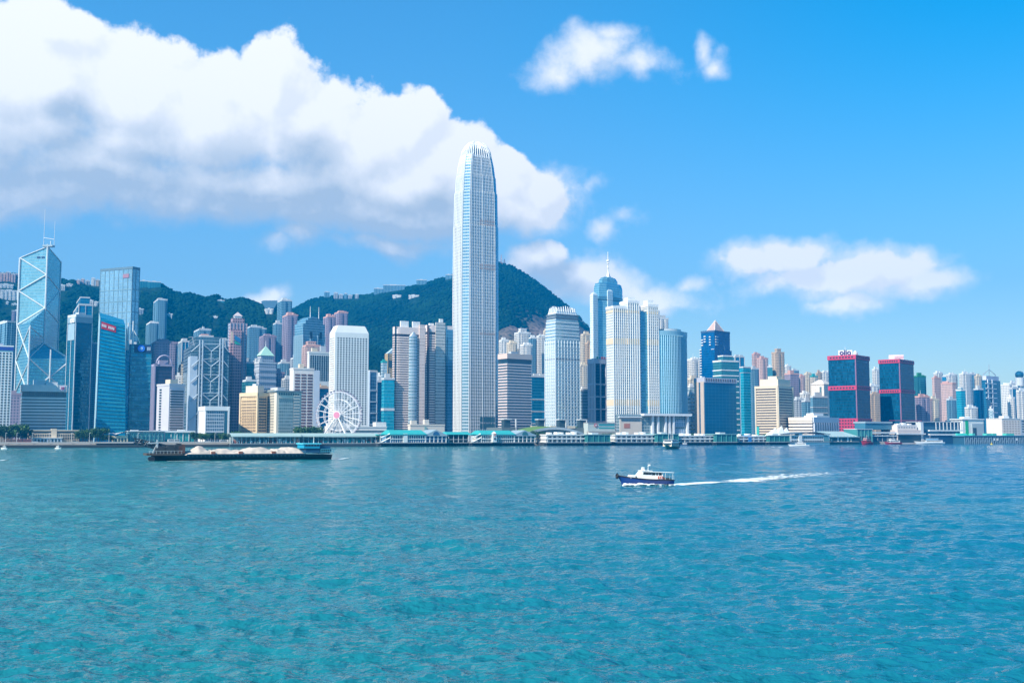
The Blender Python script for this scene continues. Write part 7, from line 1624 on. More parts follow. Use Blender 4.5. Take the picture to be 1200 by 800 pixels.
q = F.V(.28, .3, z(498)); F.add('emblem', MB().tube(q, q + F.n * .4, 2.0, 2.0, 16), mat('red emblem', (.50, .08, .12), .5)); F.add('emblem', MB().tube(q + F.n * .3, q + F.n * .6, 1.1, 1.1, 12), PALE); F.blk('terrace', -.05, 1.05, F.z0, z(505), mat('terrace stone', (.34, .34, .32), .8), 6, 0); F.blk('roof_slab', -.01, 1.01, F.z1, F.z1 + .6, GREY, .5)
# sail roofs and halls before the cream hotel
F, z = front_block('sail_pavilion', 'white pavilion of peaked sail roofs below the cream banded hotel', 'pavilion', 902, 926, 510, 6, PALE, 16); q = F.V
for k, (u0, u1, y) in enumerate(((.0, .45, 501), (.3, .75, 498.5), (.6, 1.0, 500.5))):
    F.add('sail_roof', MB().face([q(u0, 1 - k * .2, z(511)), q(u1, 1 - k * .2, z(510)), q(u1 - .05, -4, z(y))]).face([q(u1, 1 - k * .2, z(510)), q(u1, -12, z(510)), q(u1 - .05, -4, z(y))]).face([q(u1, -12, z(510)), q(u0, -12, z(511)), q(u1 - .05, -4, z(y))]).face([q(u0, -12, z(511)), q(u0, 1 - k * .2, z(511)), q(u1 - .05, -4, z(y))]), WHITE)
F, z = front_block('ferry_hall', 'white glazed hall with a dark bowed roof and a slanting glass end', 'ferry terminal', 925.5, 972, 509.5, -14, PWH, 22, 0); F.piles(14); F.blk('deck', 0, 1.02, 2.8, 3.5, DECK, 1)
for ya, yb, k in ((511.2, 513.6, 18), (515.6, 518, 18)):
    w = .80 / k; a = F.V(.03 + w / 2, .15, 0); F.rep('window', MB().obox((a.x, a.y, (z(ya) + z(yb)) / 2), F.e * F.L * w * .6, F.n * .3, (0, 0, z(ya) - z(yb))), SHADE, [(w * i, 0) for i in range(k)])
F.add('slanted_glass', MB().face([q_ for q_ in (F.V(.84, .5, 3.6), F.V(1.0, .5, 3.6), F.V(.93, .5, z(509.2)), F.V(.84, .5, z(509.2)))]), mat('slanting glass', (.10, .26, .30), .15)); mb = MB()
for k in range(10):
    u0, u1 = k / 10, (k + 1) / 10; h_ = lambda u: z(509) + 3.2 * math.sin(math.pi * (u * .9 + .05)); mb.face([F.V(u0, 2, h_(u0)), F.V(u1, 2, h_(u1)), F.V(u1, -24, h_(u1)), F.V(u0, -24, h_(u0))]); mb.face([F.V(u0, 2, h_(u0) - .8), F.V(u1, 2, h_(u1) - .8), F.V(u1, 2, h_(u1)), F.V(u0, 2, h_(u0))])
F.add('bowed_roof', mb, mat('dark bowed roof', (.10, .17, .22), .5)); F.blk('stair_tower', F.fx(935), F.fx(939), 3.5, z(507.8), PWH, 1.2, -6)
F, z = front_block('ferry_hall', 'long terminal hall with a pale green glass roof in front of the red tower base', 'ferry terminal', 969.5, 1006, 511, -8, mat('terminal dark wall', (.04, .12, .13), .5), 24, 0); F.piles(12); F.blk('deck', 0, 1, 2.8, 3.5, DECK, 1)
gr = mat('pale green glass roof', (.40, .56, .56), .3); F.add('sloped_roof', MB().face([F.V(.02, 1.5, z(511.2)), F.V(.98, 1.5, z(511.2)), F.V(.90, -22, z(505)), F.V(.04, -22, z(505))]).face([F.V(.98, 1.5, z(511.2)), F.V(.98, -24, z(511.2)), F.V(.90, -22, z(505))]), gr); F.blk('eaves_beam', 0, 1, z(512.2), z(511), mat('green eaves', (.30, .48, .46), .5), 1.8, 1.0)
for k in range(9): F.blk('rib', .05 + k * .105, .056 + k * .105, z(512), z(511) + .6, PALE, 2, 0)
for k in range(8): F.blk('kiosk', .10 + k * .105, .14 + k * .105, 3.5, 6.5 + (k % 3), (CREAM, SHADE, PWH)[k % 3], .3, -2)
F, z = front_block('pier_shed', 'tall teal box beside the red tower base at the terminal', 'pier shed', 1004, 1022, 503, -4, mat('teal box', (.05, .24, .25), .5), 22, 0); F.blk('roof_slab', -.02, 1.02, F.z1, F.z1 + .8, PALE, .8)
for k in range(5): F.blk('column', .02 + k * .235, .05 + k * .235, 2, F.z1, mat('teal box post', (.12, .34, .34), .5), .6, 0)
F.blk('dark_bay', .1, .9, 3, z(511), SHADE, .3, -.3)
F, z = front_block('ferry_terminal', 'dark terminal deck with a white stripe beside the teal box', 'ferry terminal', 1021, 1052, 508.5, 4, mat('terminal navy', (.02, .07, .12), .5), 30, 0)
F.blk('white_band', -.01, 1.0, z(507.6), z(506), PWH, 1.0, -2); F.blk('white_band', -.01, 1.0, z(511), z(510), PWH, 1.2, -2); F.blk('upper_deck', 0, 1, z(503), z(495.5), mat('terminal blue', (.05, .18, .26), .5), -10, -28); F.blk('roof_slab', -.01, 1.02, z(495.5), z(493.6), mat('terminal roof', (.30, .40, .46), .5), -9, -30); a = F.V(.05, 0, 0); F.rep('column', MB().obox((a.x, a.y, 7), F.e * .7, F.n * .7, (0, 0, 10)), GREY, [(.18 * i, 0) for i in range(6)])
F, z = front_block('ferry_terminal', 'pinkish terminal block stepped over a pale deck', 'ferry terminal', 1052, 1082, 503.5, 2, mat('pinkish terminal', (.62, .52, .48), .7), 24, 0)
F.blk('upper_deck', .06, .82, F.z1, z(497.5), mat('cream upper deck', (.70, .64, .60), .7), -3); F.blk('deck_edge', -.03, 1.04, z(509), z(507.4), PALE, 2.5, -3); F.blk('dark_bay', .0, 1, 2, z(509.5), SHADE, .2, -.3)
for k in range(7): F.blk('window', .10 + k * .10, .15 + k * .10, z(501.5), z(499.5), GREY, -2.85, -3.2)
for k in range(3): F.blk('roof_hut', .15 + k * .22, .25 + k * .22, z(497.5), z(496 - k % 2), WHITE, -6, -12)
F.blk('stair_tower', .9, 1.0, 2, z(494.5), PALE, .5, -8); F.blk('red_beam', -.1, 1.15, z(492.8), z(492), mat('red beam', (.35, .08, .12), .5), -8, -9)
F, z = front_block('ferry_terminal', 'dark blue terminal hall with a white ribbon and a turquoise shed roof', 'ferry terminal', 1083, 1131, 509.5, 0, mat('terminal deep blue', (.02, .08, .16), .5), 30, 0)
F.blk('white_band', .12, 1.0, z(505), z(503.5), PWH, 1, -2); F.blk('white_band', .12, 1.0, z(509.8), z(508.2), PWH, 1, -2); F.blk('upper_deck', .05, 1, F.z1, z(494.5), mat('terminal shade', (.03, .12, .20), .5), -8, -28); F.blk('roof_slab', 0, 1.0, z(494.5), z(493.5), STEEL, -6, -30); a = F.V(.35, -4, 0)
F.rep('column', MB().obox((a.x, a.y, (z(505) + z(494.5)) / 2), F.e * .9, F.n * .9, (0, 0, z(494.5) - z(505))), PALE, [(.09 * i, 0) for i in range(8)]); F.hip(.74, 1.0, z(511), z(507.5), mat('turquoise shed roof', (.04, .42, .36), .5), 6, -6); F.blk('shed_wall', .76, .98, 2, z(511), PWH, 5, -4)
F, z = front_block('low_block', 'white block with bright green upright stripes', 'low building', 1128.5, 1153, 491.5, 40, mat('white stripe block', (.72, .74, .72), .6), 20)
for u0, u1, y0 in ((.12, .26, 492.5), (.66, .72, 497)): F.blk('green_stripe', u0, u1, F.z0, z(y0), mat('bright green', (.02, .45, .20), .5), .3, -.2)
F.blk('grey_wing', .42, .98, F.z0, z(496), mat('grey wing', (.36, .44, .48), .6), .9, -.2); F.blk('window_band', .45, .62, F.z0, z(501), DARKG, 1.1, .8); F.blk('roof_slab', -.05, 1.02, F.z1, F.z1 + 1.2, WHITE, 1); F.blk('roof_hut', .2, .5, F.z1 + 1.2, F.z1 + 4, WHITE, -5, -12)
F, z = front_block('office_block', 'square white block with small square windows below the tall blank white tower', 'office block', 1174.5, 1196, 490.5, 60, mat('ivory block', (.72, .66, .60), .7), 26)
a = F.V(.12, .15, 0)
for r in range(6): F.rep('window', MB().obox((a.x, a.y, z(493.5 + r * 2.8)), F.e * 3.0, F.n * .3, (0, 0, 1.3)), mat('tan window', (.34, .26, .22), .4), [(.155 * i, 0) for i in range(6)])
F.blk('roof_slab', -.01, 1.01, F.z1, F.z1 + .8, WHITE, .6); F.blk('roof_hut', .3, .6, F.z1 + .8, F.z1 + 4, WHITE, -6, -14)
F, z = front_block('office_block', 'grey blue low block at the far end of the quay', 'office block', 1196.5, 1222, 492, 60, mat('grey blue block', (.40, .46, .52), .7), 26); F.blk('roof_slab', -.01, 1.01, F.z1, F.z1 + .8, PALE, .6)
for k in range(5): F.blk('window_band', .05, .95, z(494.2 + 3 * k), z(493 + 3 * k), DARKG, .15, -.2)
F, z = front_block('long_pier', 'long dark pier on many piles at the far end of the quay', 'pier', 1130, 1225, 511, -20, mat('long pier shade', (.02, .09, .15), .6), 22, 0); F.blk('deck', -.01, 1.01, z(511.4), z(510), mat('long pier deck', (.05, .16, .24), .6), 1.2)
a = F.V(.0, .5, 0); F.rep('pile', MB().tube((a.x, a.y, -2), (a.x, a.y, z(511)), .55, .55, 6), mat('long pier pile', (.16, .26, .34), .7), [(i / 44, 0) for i in range(45)]); mb = MB()
F.rep('brace', MB().tube((a.x, a.y, 1), tuple(Vector((a.x, a.y, z(511.6))) + F.e * F.L / 22), .35, .35, 4), mat('long pier pile', (), 0), [(i / 22, 0) for i in range(22)])
for k, px in enumerate((1142, 1158, 1165, 1181)): u = F.fx(px); F.blk('green_shelter', u, u + (.03, .06, .05, .10)[k], z(510), z(507.6), mat('mint shelter', (.10, .52, .42), .5), -4, -10)
for u in (.34, .38, .62): F.blk('white_box', u, u + .018, z(516), z(513.5), WHITE, 1.0, .4)
# promenade furniture: wall, lawn, lamp posts
def strip(name, label, cat, x0, x1, d, z0, z1, m, dep=1.2):
    F = Front(name, label, cat, x0, x1, d, dep); F.blk('coping', 0, 1, z0, z1, m); return F
strip('sea_wall_parapet', 'long pale parapet along the promenade before the low beige block', 'parapet', -40, 168, 3, GZ, GZ + 1.3, mat('parapet stone', (.50, .46, .42), .8)); strip('sea_wall_parapet', 'pale parapet between the glass pavilion and the canopied landing', 'parapet', 170, 270, 3, GZ, GZ + 1.2, mat('parapet stone', (), 0))
F = Front('sea_wall', 'dark stone sea wall under the promenade parapet', 'sea wall', -60, 270, -.4, 1.0, 0); F.blk('wall_face', 0, 1, -2, 2.4, mat('dark sea stone', (.05, .055, .05), .9), 0, -1.0); F.blk('footing', 0, 1, -2, .7, mat('wet sea stone', (.02, .025, .025), .6), .7, 0)
A_, e_, L_, n_ = line(112, 172, 5); mb = MB(); mb.face([tuple(A_ + Vector((0, 0, GZ + .06))), tuple(A_ + e_ * L_ + Vector((0, 0, GZ + .06))), tuple(A_ + e_ * L_ - n_ * 16 + Vector((0, 0, GZ + .5))), tuple(A_ - n_ * 16 + Vector((0, 0, GZ + .5)))]); lw = mb.build('lawn', mat('lawn grass', (.14, .20, .05), .9, 0, .3)); lw['kind'] = 'structure'
lp = None
for i, px in enumerate((7, 20, 38, 58, 84, 105, 128, 162, 205, 252, 440, 628, 700)):
    q = pt(px, 6)
    if lp is None:
        lp = thing('street_lamp', 'thin white lamp post standing on the promenade', 'street lamp', (q.x, q.y, GZ), 0, 'promenade lamp posts'); MB().tube((0, 0, 0), (0, 0, 9), .16, .1, 6).build('pole', WHITE, lp); MB().box(.5, 0, 9, 1.3, .4, .22).build('lamp_head', PALE, lp)
    else: dup_tree(lp, (q.x, q.y, GZ))

# vehicles standing on the promenade road
def vehicle(kind, label, cat, px, d, L, H, col, n=2):
    q = pt(px, d); T_ = thing(kind, label, cat, (q.x, q.y, GZ + .02), math.atan2(SD.y, SD.x)); b = mat('paint ' + kind + ' %d' % int(px), col, .35)
    W_ = 2.4 if L > 6 else 1.8; hb = H * (.92 if L > 6 else .55); MB().box(0, 0, .35 + hb / 2, L, W_, hb).build('body', b, T_)
    if L > 6: MB().box(0, -W_ / 2 - .02, .35 + hb * .66, L * .92, .06, hb * .3).box(0, W_ / 2 + .02, .35 + hb * .66, L * .92, .06, hb * .3).build('window_band', DARKG, T_)
    else:
        lo = [(-L * .32, -W_ * .46), (L * .22, -W_ * .46), (L * .22, W_ * .46), (-L * .32, W_ * .46)]; MB().loft([(lo, .35 + hb), (scaled(lo, .82), .35 + H * .95)]).build('cabin', DARKG, T_)
    for x in (-L * .32, L * .32):
        for y in (-W_ / 2, W_ / 2): MB().tube((x, y - .12, .36), (x, y + .12, .36), .36, .36, 10).build('wheel', mat('tyre', (.015, .015, .015), .8), T_)
for r in (('parked_bus', 'tan bus standing on the promenade before the grove', 'bus', 14, 9, 10.5, 3.6, (.45, .22, .14)), ('parked_bus', 'dull red bus standing at the start of the low beige block', 'bus', 29, 9, 10.5, 3.6, (.40, .10, .07)), ('parked_van', 'white van standing before the annexe of the low beige block', 'van', 41, 9, 5.6, 2.4, (.72, .72, .70)), ('parked_car', 'silver car on the road before the low beige block', 'car', 54, 9, 4.6, 1.6, (.45, .47, .48)),
          ('parked_van', 'cream van at the far end of the low beige block', 'van', 88, 9, 5.6, 2.5, (.62, .52, .36)), ('parked_car', 'red car in the gap between the low beige block and the cream hut', 'car', 108, 9, 4.6, 1.6, (.45, .05, .04)), ('parked_bus', 'white bus before the turquoise glass pavilion', 'bus', 204, 9, 10.5, 3.3, (.72, .74, .74)), ('parked_van', 'white van under the bushy row before the low white framed block', 'van', 243, 8, 5.6, 2.4, (.74, .74, .74)),
          ('parked_van', 'white delivery van beside the bushy row near the canopied landing', 'van', 262, 8, 6.4, 2.9, (.70, .70, .70)), ('parked_car', 'pale blue car before the turquoise glass pavilion', 'car', 219, 9, 4.6, 1.6, (.30, .42, .50))): vehicle(*r)
# ------------------------------------------------------------------ boats
def hull_mb(L, B, D, sheer=.5, stern=.85, draft=.6, n=14, rake=.12, bowfull=.5):
    """bow towards +x, waterline at z 0, deck at D"""
    st = []
    for i in range(n + 1):
        t_ = i / n; x = -L / 2 + L * t_; w = B / 2 * (stern + (1 - stern) * min(1, t_ * 3)) * (1 - max(0, (t_ - bowfull) / (1 - bowfull)) ** 2.4); w = max(w, .03)
        z = D + sheer * max(0, (t_ - .45) / .55) ** 2; xr = x + rake * L * max(0, (t_ - .6) / .4) ** 2
        st.append([(xr, -w, z), (x + (xr - x) * .4, -w * .86, z * .35), (x, -w * .62, -draft * .6), (x, 0, -draft), (x, w * .62, -draft * .6), (x + (xr - x) * .4, w * .86, z * .35), (xr, w, z)])
    mb = MB()
    for a, b in zip(st, st[1:]):
        for k in range(6): mb.face([a[k], a[k + 1], b[k + 1], b[k]][::-1])
        mb.face([a[0], b[0], b[6], a[6]])
    mb.face(st[0]); mb.face(st[-1][::-1]); return mb, st
def foam_mat(name, amount=.5, sc=1.2):
    m = bpy.data.materials.new(name); m.use_nodes = True; t = NT(m.node_tree); b = t.n['Principled BSDF']; b.inputs['Base Color'].default_value = (.8, .84, .85, 1); b.inputs['Roughness'].default_value = .6
    tc = t.new('ShaderNodeTexCoord'); uv = t.new('ShaderNodeUVMap'); s = t.new('ShaderNodeSeparateXYZ'); t.put(s.inputs[0], uv.outputs[0])
    n = t.noise(t.vm('MULTIPLY', tc.outputs['Object'], (.5, 1, 1)), sc, 6, .65); ed = t.m('SUBTRACT', 1, t.m('POWER', t.m('ABSOLUTE', t.m('MULTIPLY_ADD', s.outputs[1], 2, -1)), 2)); fade = t.m('POWER', t.m('SUBTRACT', 1, s.outputs[0]), .85)
    k = t.m('ADD', t.m('MULTIPLY', t.m('MULTIPLY', ed, fade), .95), t.m('MULTIPLY_ADD', n, 3.2, -1.90 + amount * .4)); t.put(b.inputs['Alpha'], t.ss(k, .10, .60)); return m
def wake(label, pts, m, zoff=.06, name='wake'):
    """strip of foam lying on the water: pts = (x, y, half width)"""
    mb = MB(); pp = []
    for a, b in zip(pts, pts[1:]):                       # close steps, so that the foam rides on the waves
        k = max(1, int(math.hypot(b[0] - a[0], b[1] - a[1]) / 1.2))
        pp += [tuple(a[c] + (b[c] - a[c]) * i / k for c in range(3)) for i in range(k)]
    pp.append(tuple(pts[-1])); N = len(pp); rw_ = []
    for i, (x, y, w) in enumerate(pp):
        a, b = Vector(pp[max(0, i - 2)][:2]), Vector(pp[min(N - 1, i + 2)][:2]); d = (b - a).normalized(); nn = Vector((-d.y, d.x)); rw_.append((Vector((x, y)), nn * w))
    J = 8; q = lambda r, v: (r[0].x + r[1].x * (2 * v - 1), r[0].y + r[1].y * (2 * v - 1), wz(r[0].x + r[1].x * (2 * v - 1), r[0].y + r[1].y * (2 * v - 1)) + zoff)
    for i in range(N - 1):
        for j in range(J):
            v0, v1 = j / J, (j + 1) / J; mb.face([q(rw_[i], v0), q(rw_[i + 1], v0), q(rw_[i + 1], v1), q(rw_[i], v1)], [(i / (N - 1), v0), ((i + 1) / (N - 1), v0), ((i + 1) / (N - 1), v1), (i / (N - 1), v1)])
    o = mb.build(name, m); o['kind'] = 'stuff'; o['label'] = label; return o
def wpt(px, py):
    """point of the water surface under a photo point"""
    d = direc(px, py); k = -CAMH / d.z; return Vector((d.x * k, d.y * k, 0))

def patrol_boat():
    p = wpt(758.5, 568.5); T_ = thing('patrol_boat', 'small blue hulled patrol boat with a white cabin speeding across the harbour', 'boat', (p.x, p.y, 0)); L = 11.2
    ang = math.pi + R(14); T_.rotation_euler = (R(0), R(-2.0), ang)
    mb, st = hull_mb(L * .94, 3.7, 1.28, .55, .9, .7); mb.build('hull', mat('royal blue hull', (.006, .045, .20), .35), T_); rim = mat('black rubber', (.012, .014, .02), .6)
    for k in (0, 6):
        m2 = MB()
        for a, b in zip(st, st[1:]): m2.tube(Vector(a[k]), Vector(b[k]), .12, .12, 6)
        m2.build('rub_rail', rim, T_)
    m2 = MB()
    for a, b in zip(st, st[1:]): m2.face([(a[0][0], a[0][1] * .97, a[0][2] + .02), (a[6][0], a[6][1] * .97, a[6][2] + .02), (b[6][0], b[6][1] * .97, b[6][2] + .02), (b[0][0], b[0][1] * .97, b[0][2] + .02)][::-1])
    m2.build('deck', mat('boat deck', (.40, .42, .42), .7), T_)
    bx, bz = st[-1][0][0], st[-1][0][2]; m2 = MB()
    for k in range(12):
        a0, a1 = 2 * math.pi * k / 12, 2 * math.pi * (k + 1) / 12; m2.tube((bx + .05, .42 * math.cos(a0), bz - .1 + .42 * math.sin(a0)), (bx + .05, .42 * math.cos(a1), bz - .1 + .42 * math.sin(a1)), .2, .2, 6)
    m2.build('bow_fender', rim, T_); wh = mat('boat white', (.80, .80, .78), .35); W = lambda *s: s
    # long low cabin trunk, then the raised wheelhouse and the after cabin
    def house(name, x0, x1, w, z0, z1, f=.0, b=.0, m=wh):
        lo = [(x0, -w), (x1, -w), (x1, w), (x0, w)]; hi = [(x0 + b, -w * .93), (x1 - f, -w * .93), (x1 - f, w * .93), (x0 + b, w * .93)]; return MB().loft([(lo, z0), (hi, z1)]).build(name, m, T_)
    house('fore_cabin', 1.2, 4.1, 1.15, 1.35, 2.05, .35); house('cabin', -2.9, 2.3, 1.35, 1.3, 2.05); house('wheelhouse', -.4, 2.2, 1.25, 2.05, 2.95, .75, .05); house('after_cabin', -2.9, -.35, 1.25, 2.05, 2.70)
    wg = mat('boat window', (.015, .03, .045), .08)
    for s_ in (-1, 1):
        for x, w_, z_, tl in ((1.15, .48, 2.48, .35), (.55, .62, 2.46, .2), (-.10, .56, 2.46, 0), (-.85, .72, 2.38, 0), (-1.6, .36, 2.38, 0), (-2.3, .60, 2.38, 0)):
            y = s_ * (1.245 if x > -.35 else 1.225); MB().obox((x, y, z_), (w_, 0, 0), (0, .07, 0), (-tl * .3, 0, .48)).build('window', wg, T_)
        for x in (1.7, 2.9): MB().tube((x, s_ * 1.12, 1.72), (x, s_ * 1.2, 1.72), .14, .14, 8).build('porthole', wg, T_)
        MB().obox((-2.25, s_ * 1.42, 1.75), (1.0, 0, 0), (0, .08, 0), (0, 0, .55)).build('orange_panel', mat('orange panel', (.62, .10, .05), .5), T_)
        for k in range(2): MB().obox((-2.45 + .4 * k, s_ * 1.47, 1.75), (.14, 0, 0), (0, .04, 0), (.25, 0, .55)).build('white_stripe', wh, T_)
        m2 = MB(); xs_ = [-5.2, -4.2, -3.2]
        for x in xs_: m2.tube((x, s_ * 1.55, 1.2), (x, s_ * 1.5, 2.1), .03, .03, 5)
        m2.tube((xs_[0], s_ * 1.5, 2.1), (xs_[-1], s_ * 1.5, 2.1), .03, .03, 5); m2.build('railing', STEEL, T_)
    for y in (-.55, .55): MB().obox((1.72, y, 2.5), (.08, 0, .0), (0, .8, 0), (-.32, 0, .45)).build('windscreen', wg, T_)
    MB().box(-2.75, 0, 2.80, 5.0, 3.0, .10).build('canopy', wh, T_); m2 = MB()
    for x in (-5.0, -3.4):
        for y in (-1.35, 1.35): m2.tube((x, y, 1.2), (x, y, 2.78), .04, .04, 5)
    m2.build('canopy_post', wh, T_); house('wheelhouse_roof', -.6, 1.7, 1.3, 2.95, 3.05, .1); house('radar_box', .75, 1.35, .3, 3.05, 3.5, .1); MB().box(1.0, 0, 3.62, .25, 1.3, .12).build('radar', wh, T_)
    MB().tube((-.1, 0, 3.0), (-.1, 0, 4.3), .06, .03, 6).tube((-.1, -.5, 3.9), (-.1, .5, 3.9), .03, .03, 5).build('mast', wh, T_); MB().tube((.2, .9, 3.0), (.3, .9, 4.6), .03, .015, 5).build('antenna', wh, T_); MB().obox((-.35, 0, 4.15), (.5, 0, 0), (0, .03, 0), (0, 0, .3)).build('flag', wh, T_)
    MB().tube((-5.3, 0, 1.2), (-5.3, 0, 2.6), .04, .03, 5).build('stern_pole', STEEL, T_); MB().box(-4.2, 0, 1.45, 1.2, 1.6, .4).build('engine_box', mat('dark engine box', (.05, .06, .07), .5), T_); MB().box(-3.2, .7, 1.55, .5, .5, .5).build('crate', mat('orange panel', (), 0), T_)
    # bow wave along the side and the long wake
    f = foam_mat('boat foam', 1.25, 1.0); c, s = math.cos(ang), math.sin(ang); loc = lambda x, y: (p.x + x * c - y * s, p.y + x * s + y * c)
    wake('white bow wave along the blue patrol boat', [(*loc(5.8 - 1.35 * i, 1.9 + .10 * i), .42 + .10 * min(i, 5)) for i in range(9)], f, .22, 'bow_wave'); wake('white foam at the bow of the blue patrol boat', [(*loc(6.4 - .5 * i, -1.3 - .2 * i), .5) for i in range(5)], f, .12, 'bow_wave')
    mb = MB(); r = random.Random(3)
    for i in range(150):
        u = r.random(); sd = 1 if i % 3 else -1; x = 5.4 - 10.6 * u; y = sd * (2.0 - .9 * max(0, (x - 2.5) / 3) + r.uniform(-.1, .55) * (1 + u)); rad = r.uniform(.12, .34) * (1.15 - .5 * u); q = loc(x, y); z = wz(*q) + r.uniform(.0, .30) * (1.1 - u)
        for f_ in ICF: mb.face([(q[0] + ICO[k][0] * rad * 1.5, q[1] + ICO[k][1] * rad, z + ICO[k][2] * rad * .8) for k in f_])
    sp = mb.build('bow_spray', mat('white spray', (.80, .83, .84), .8), None, smooth=True); sp['kind'] = 'stuff'; sp['label'] = 'white spray thrown up along the hull of the blue patrol boat'
    ps = []
    for i, (px, py) in enumerate(((788, 567.6), (806, 567), (826, 566.2), (845, 565.2), (862, 564), (880, 562.4), (905, 560), (935, 557), (965, 554.5), (990, 553))):
        q = wpt(px, py); ps.append((q.x, q.y, (2.6, 3.6, 4.0, 4.0, 4.2, 4.6, 5.2, 5.8, 6.2, 6.4)[i]))
    wake('long white wake trailing behind the blue patrol boat', ps, foam_mat('wake foam', .55, 1.1), .07)
patrol_boat()

def barge():
    a, b = wpt(177, 539.5), wpt(389, 537.5); e = (b - a); L = e.length; e.normalize(); p = (a + b) / 2; ang = math.atan2(e.y, e.x); T_ = thing('sand_barge', 'long dark barge carrying sand with a turquoise deckhouse at its stern', 'barge', (p.x, p.y, 0), ang); B = 13.0
    k = L / 212.0; X_ = lambda px: (px - 283) * k; Z = lambda y: (538.5 - y) * k                       # local metres from photo columns and rows
    mb, st = hull_mb(L * .955, B, 2.1, .2, 1.0, 1.0, 16, .03, .8)
    for i, v in enumerate(mb.v): mb.v[i] = (-v[0], -v[1], v[2])
    mb.build('hull', mat('barge black hull', (.018, .026, .034), .6), T_); dkb = mat('barge navy coaming', (.012, .06, .10), .5)
    MB().box((X_(352) + X_(214)) / 2, -B / 2 + .5, 2.2, X_(352) - X_(214), .5, .9).build('coaming', dkb, T_); MB().box((X_(352) + X_(214)) / 2, B / 2 - .5, 2.2, X_(352) - X_(214), .5, .9).build('coaming', dkb, T_)
    m2 = MB()
    for i in range(30): x = X_(216) + (X_(350) - X_(216)) * i / 29; m2.box(x, -B / 2 + .05, 2.0, .25, .3, 1.2)
    m2.build('coaming_rib', dkb, T_); rust = mat('barge rust', (.11, .05, .035), .8)
    MB().box(X_(190), 0, 2.6, X_(212) - X_(172), B * .92, .9).build('fore_deck', mat('barge brown deck', (.07, .055, .045), .8), T_)
    for x, w, h in ((186, 4, 2.2), (197, 5, 2.6), (205, 3, 3.4), (209, 2.6, 3.0)): MB().box(X_(x), -2, 3 + h / 2, w, 5, h).box(X_(x) + .4, -2, 3 + h + .3, w * .6, 3, .6).build('deck_machine', rust if x > 206 else mat('barge dark machine', (.03, .035, .04), .6), T_)
    # gantry mast, lowered unloading boom
    stl = mat('barge grey steel', (.36, .42, .46), .6); dk = mat('barge dark boom', (.025, .05, .075), .6)
    MB().tube((X_(183), -2, 3), (X_(182.5), -2, Z(514.5)), .45, .3, 6).tube((X_(178), -2, 3.2), (X_(182.5), -2, Z(519)), .25, .2, 5).box(X_(178), -2, Z(518.6), 4.5, .6, .5).tube((X_(174), -2, Z(519)), (X_(174), -2, Z(516.5)), .3, .2, 5).build('gantry_mast', stl, T_)
    p0, p1 = Vector((X_(201), 0, Z(527))), Vector((X_(158), 0, Z(515.5))); d = (p1 - p0); m2 = MB()
    for y in (-1.6, 1.6):
        for dz in (-1.1, 1.1): m2.tube(p0 + Vector((0, y, dz * 1.3)), p1 + Vector((0, y * .8, dz * .8)), .34, .28, 5)
        for i in range(12):
            s_ = 1 if i % 2 else -1; m2.tube(p0 + d * (i / 12) + Vector((0, y, -1.2 * s_)), p0 + d * ((i + 1) / 12) + Vector((0, y, 1.1 * s_)), .22, .22, 4)
    m2.obox(p0 + d * .5, d * .96, (0, 2.6, 0), (.0, 0, .5)); m2.build('boom', dk, T_)
    lo = [(X_(189), -2.6), (X_(203), -2.6), (X_(203), 2.6), (X_(189), 2.6)]; MB().loft([(lo, 3), (scaled(lo, .8), Z(525.5))]).build('boom_housing', mat('barge blue housing', (.02, .05, .10), .5), T_)
    m2 = MB()
    for k_ in range(10): m2.tube((X_(173) + k_ * 1.4, -B * .46, 2.8), (X_(173) + k_ * 1.4, -B * .46, 4.0), .06, .06, 4)
    m2.tube((X_(173), -B * .46, 4.0), (X_(173) + 13, -B * .46, 4.0), .06, .06, 4); m2.build('railing', stl, T_)
    for x in (174, 176.5): m2 = MB().tube((X_(x), -B * .4, .9), (X_(x) + .01, -B * .52, .9), .9, .9, 10).build('tyre_fender', mat('black rubber', (), 0), T_)
    # stern: turquoise house on navy block
    tq = mat('barge turquoise', (.01, .30, .46), .5); nb = mat('barge navy house', (.012, .075, .16), .5)
    MB().box((X_(351) + X_(371)) / 2, 0, (3 + Z(525)) / 2 - .2, X_(371) - X_(354), B * .8, Z(525) - 3.0).build('deckhouse', nb, T_)
    MB().box((X_(349) + X_(370)) / 2, 0, (Z(525.2) + Z(520)) / 2, X_(370) - X_(350.5), B * .86, Z(520) - Z(525.2)).build('upper_house', tq, T_); MB().box((X_(348.5) + X_(371)) / 2, 0, Z(519.7), X_(371) - X_(348.5), B * .92, .5).build('roof', mat('barge pale turquoise', (.10, .55, .66), .5), T_)
    for i in range(5): MB().box(X_(353 + 3.5 * i), -B * .43, Z(521.6), .9, .2, .8).build('window', DARKG, T_)
    MB().box((X_(366) + X_(385)) / 2, 0, (2.5 + Z(522.6)) / 2, X_(385) - X_(370), B * .75, Z(522.6) - 2.5).build('engine_house', nb, T_)
    for x, h in ((368, 521), (373, 520.5), (379, 520.5)): MB().box(X_(x), 0, (Z(524) + Z(h)) / 2, 2.6, 4, Z(h) - Z(524)).build('funnel', mat('barge dark funnel', (.02, .05, .08), .5), T_)
    m2 = MB()
    for i in range(7): m2.tube((X_(371) + i * .95, -B * .42, 2.8), (X_(371) + i * .95, -B * .42, Z(526)), .12, .12, 5)
    m2.box((X_(371) + X_(388)) / 2, -B * .42, Z(526), X_(388) - X_(371), .3, .25).box((X_(371) + X_(388)) / 2, -B * .42, Z(529), X_(388) - X_(371), .2, .2); m2.build('stern_rail', mat('barge teal rail', (.05, .30, .42), .5), T_)
    for i in range(4): MB().box(X_(372 + 3.4 * i), -B * .38, Z(528), 1.2, .2, 1.2).build('window', DARKG, T_)
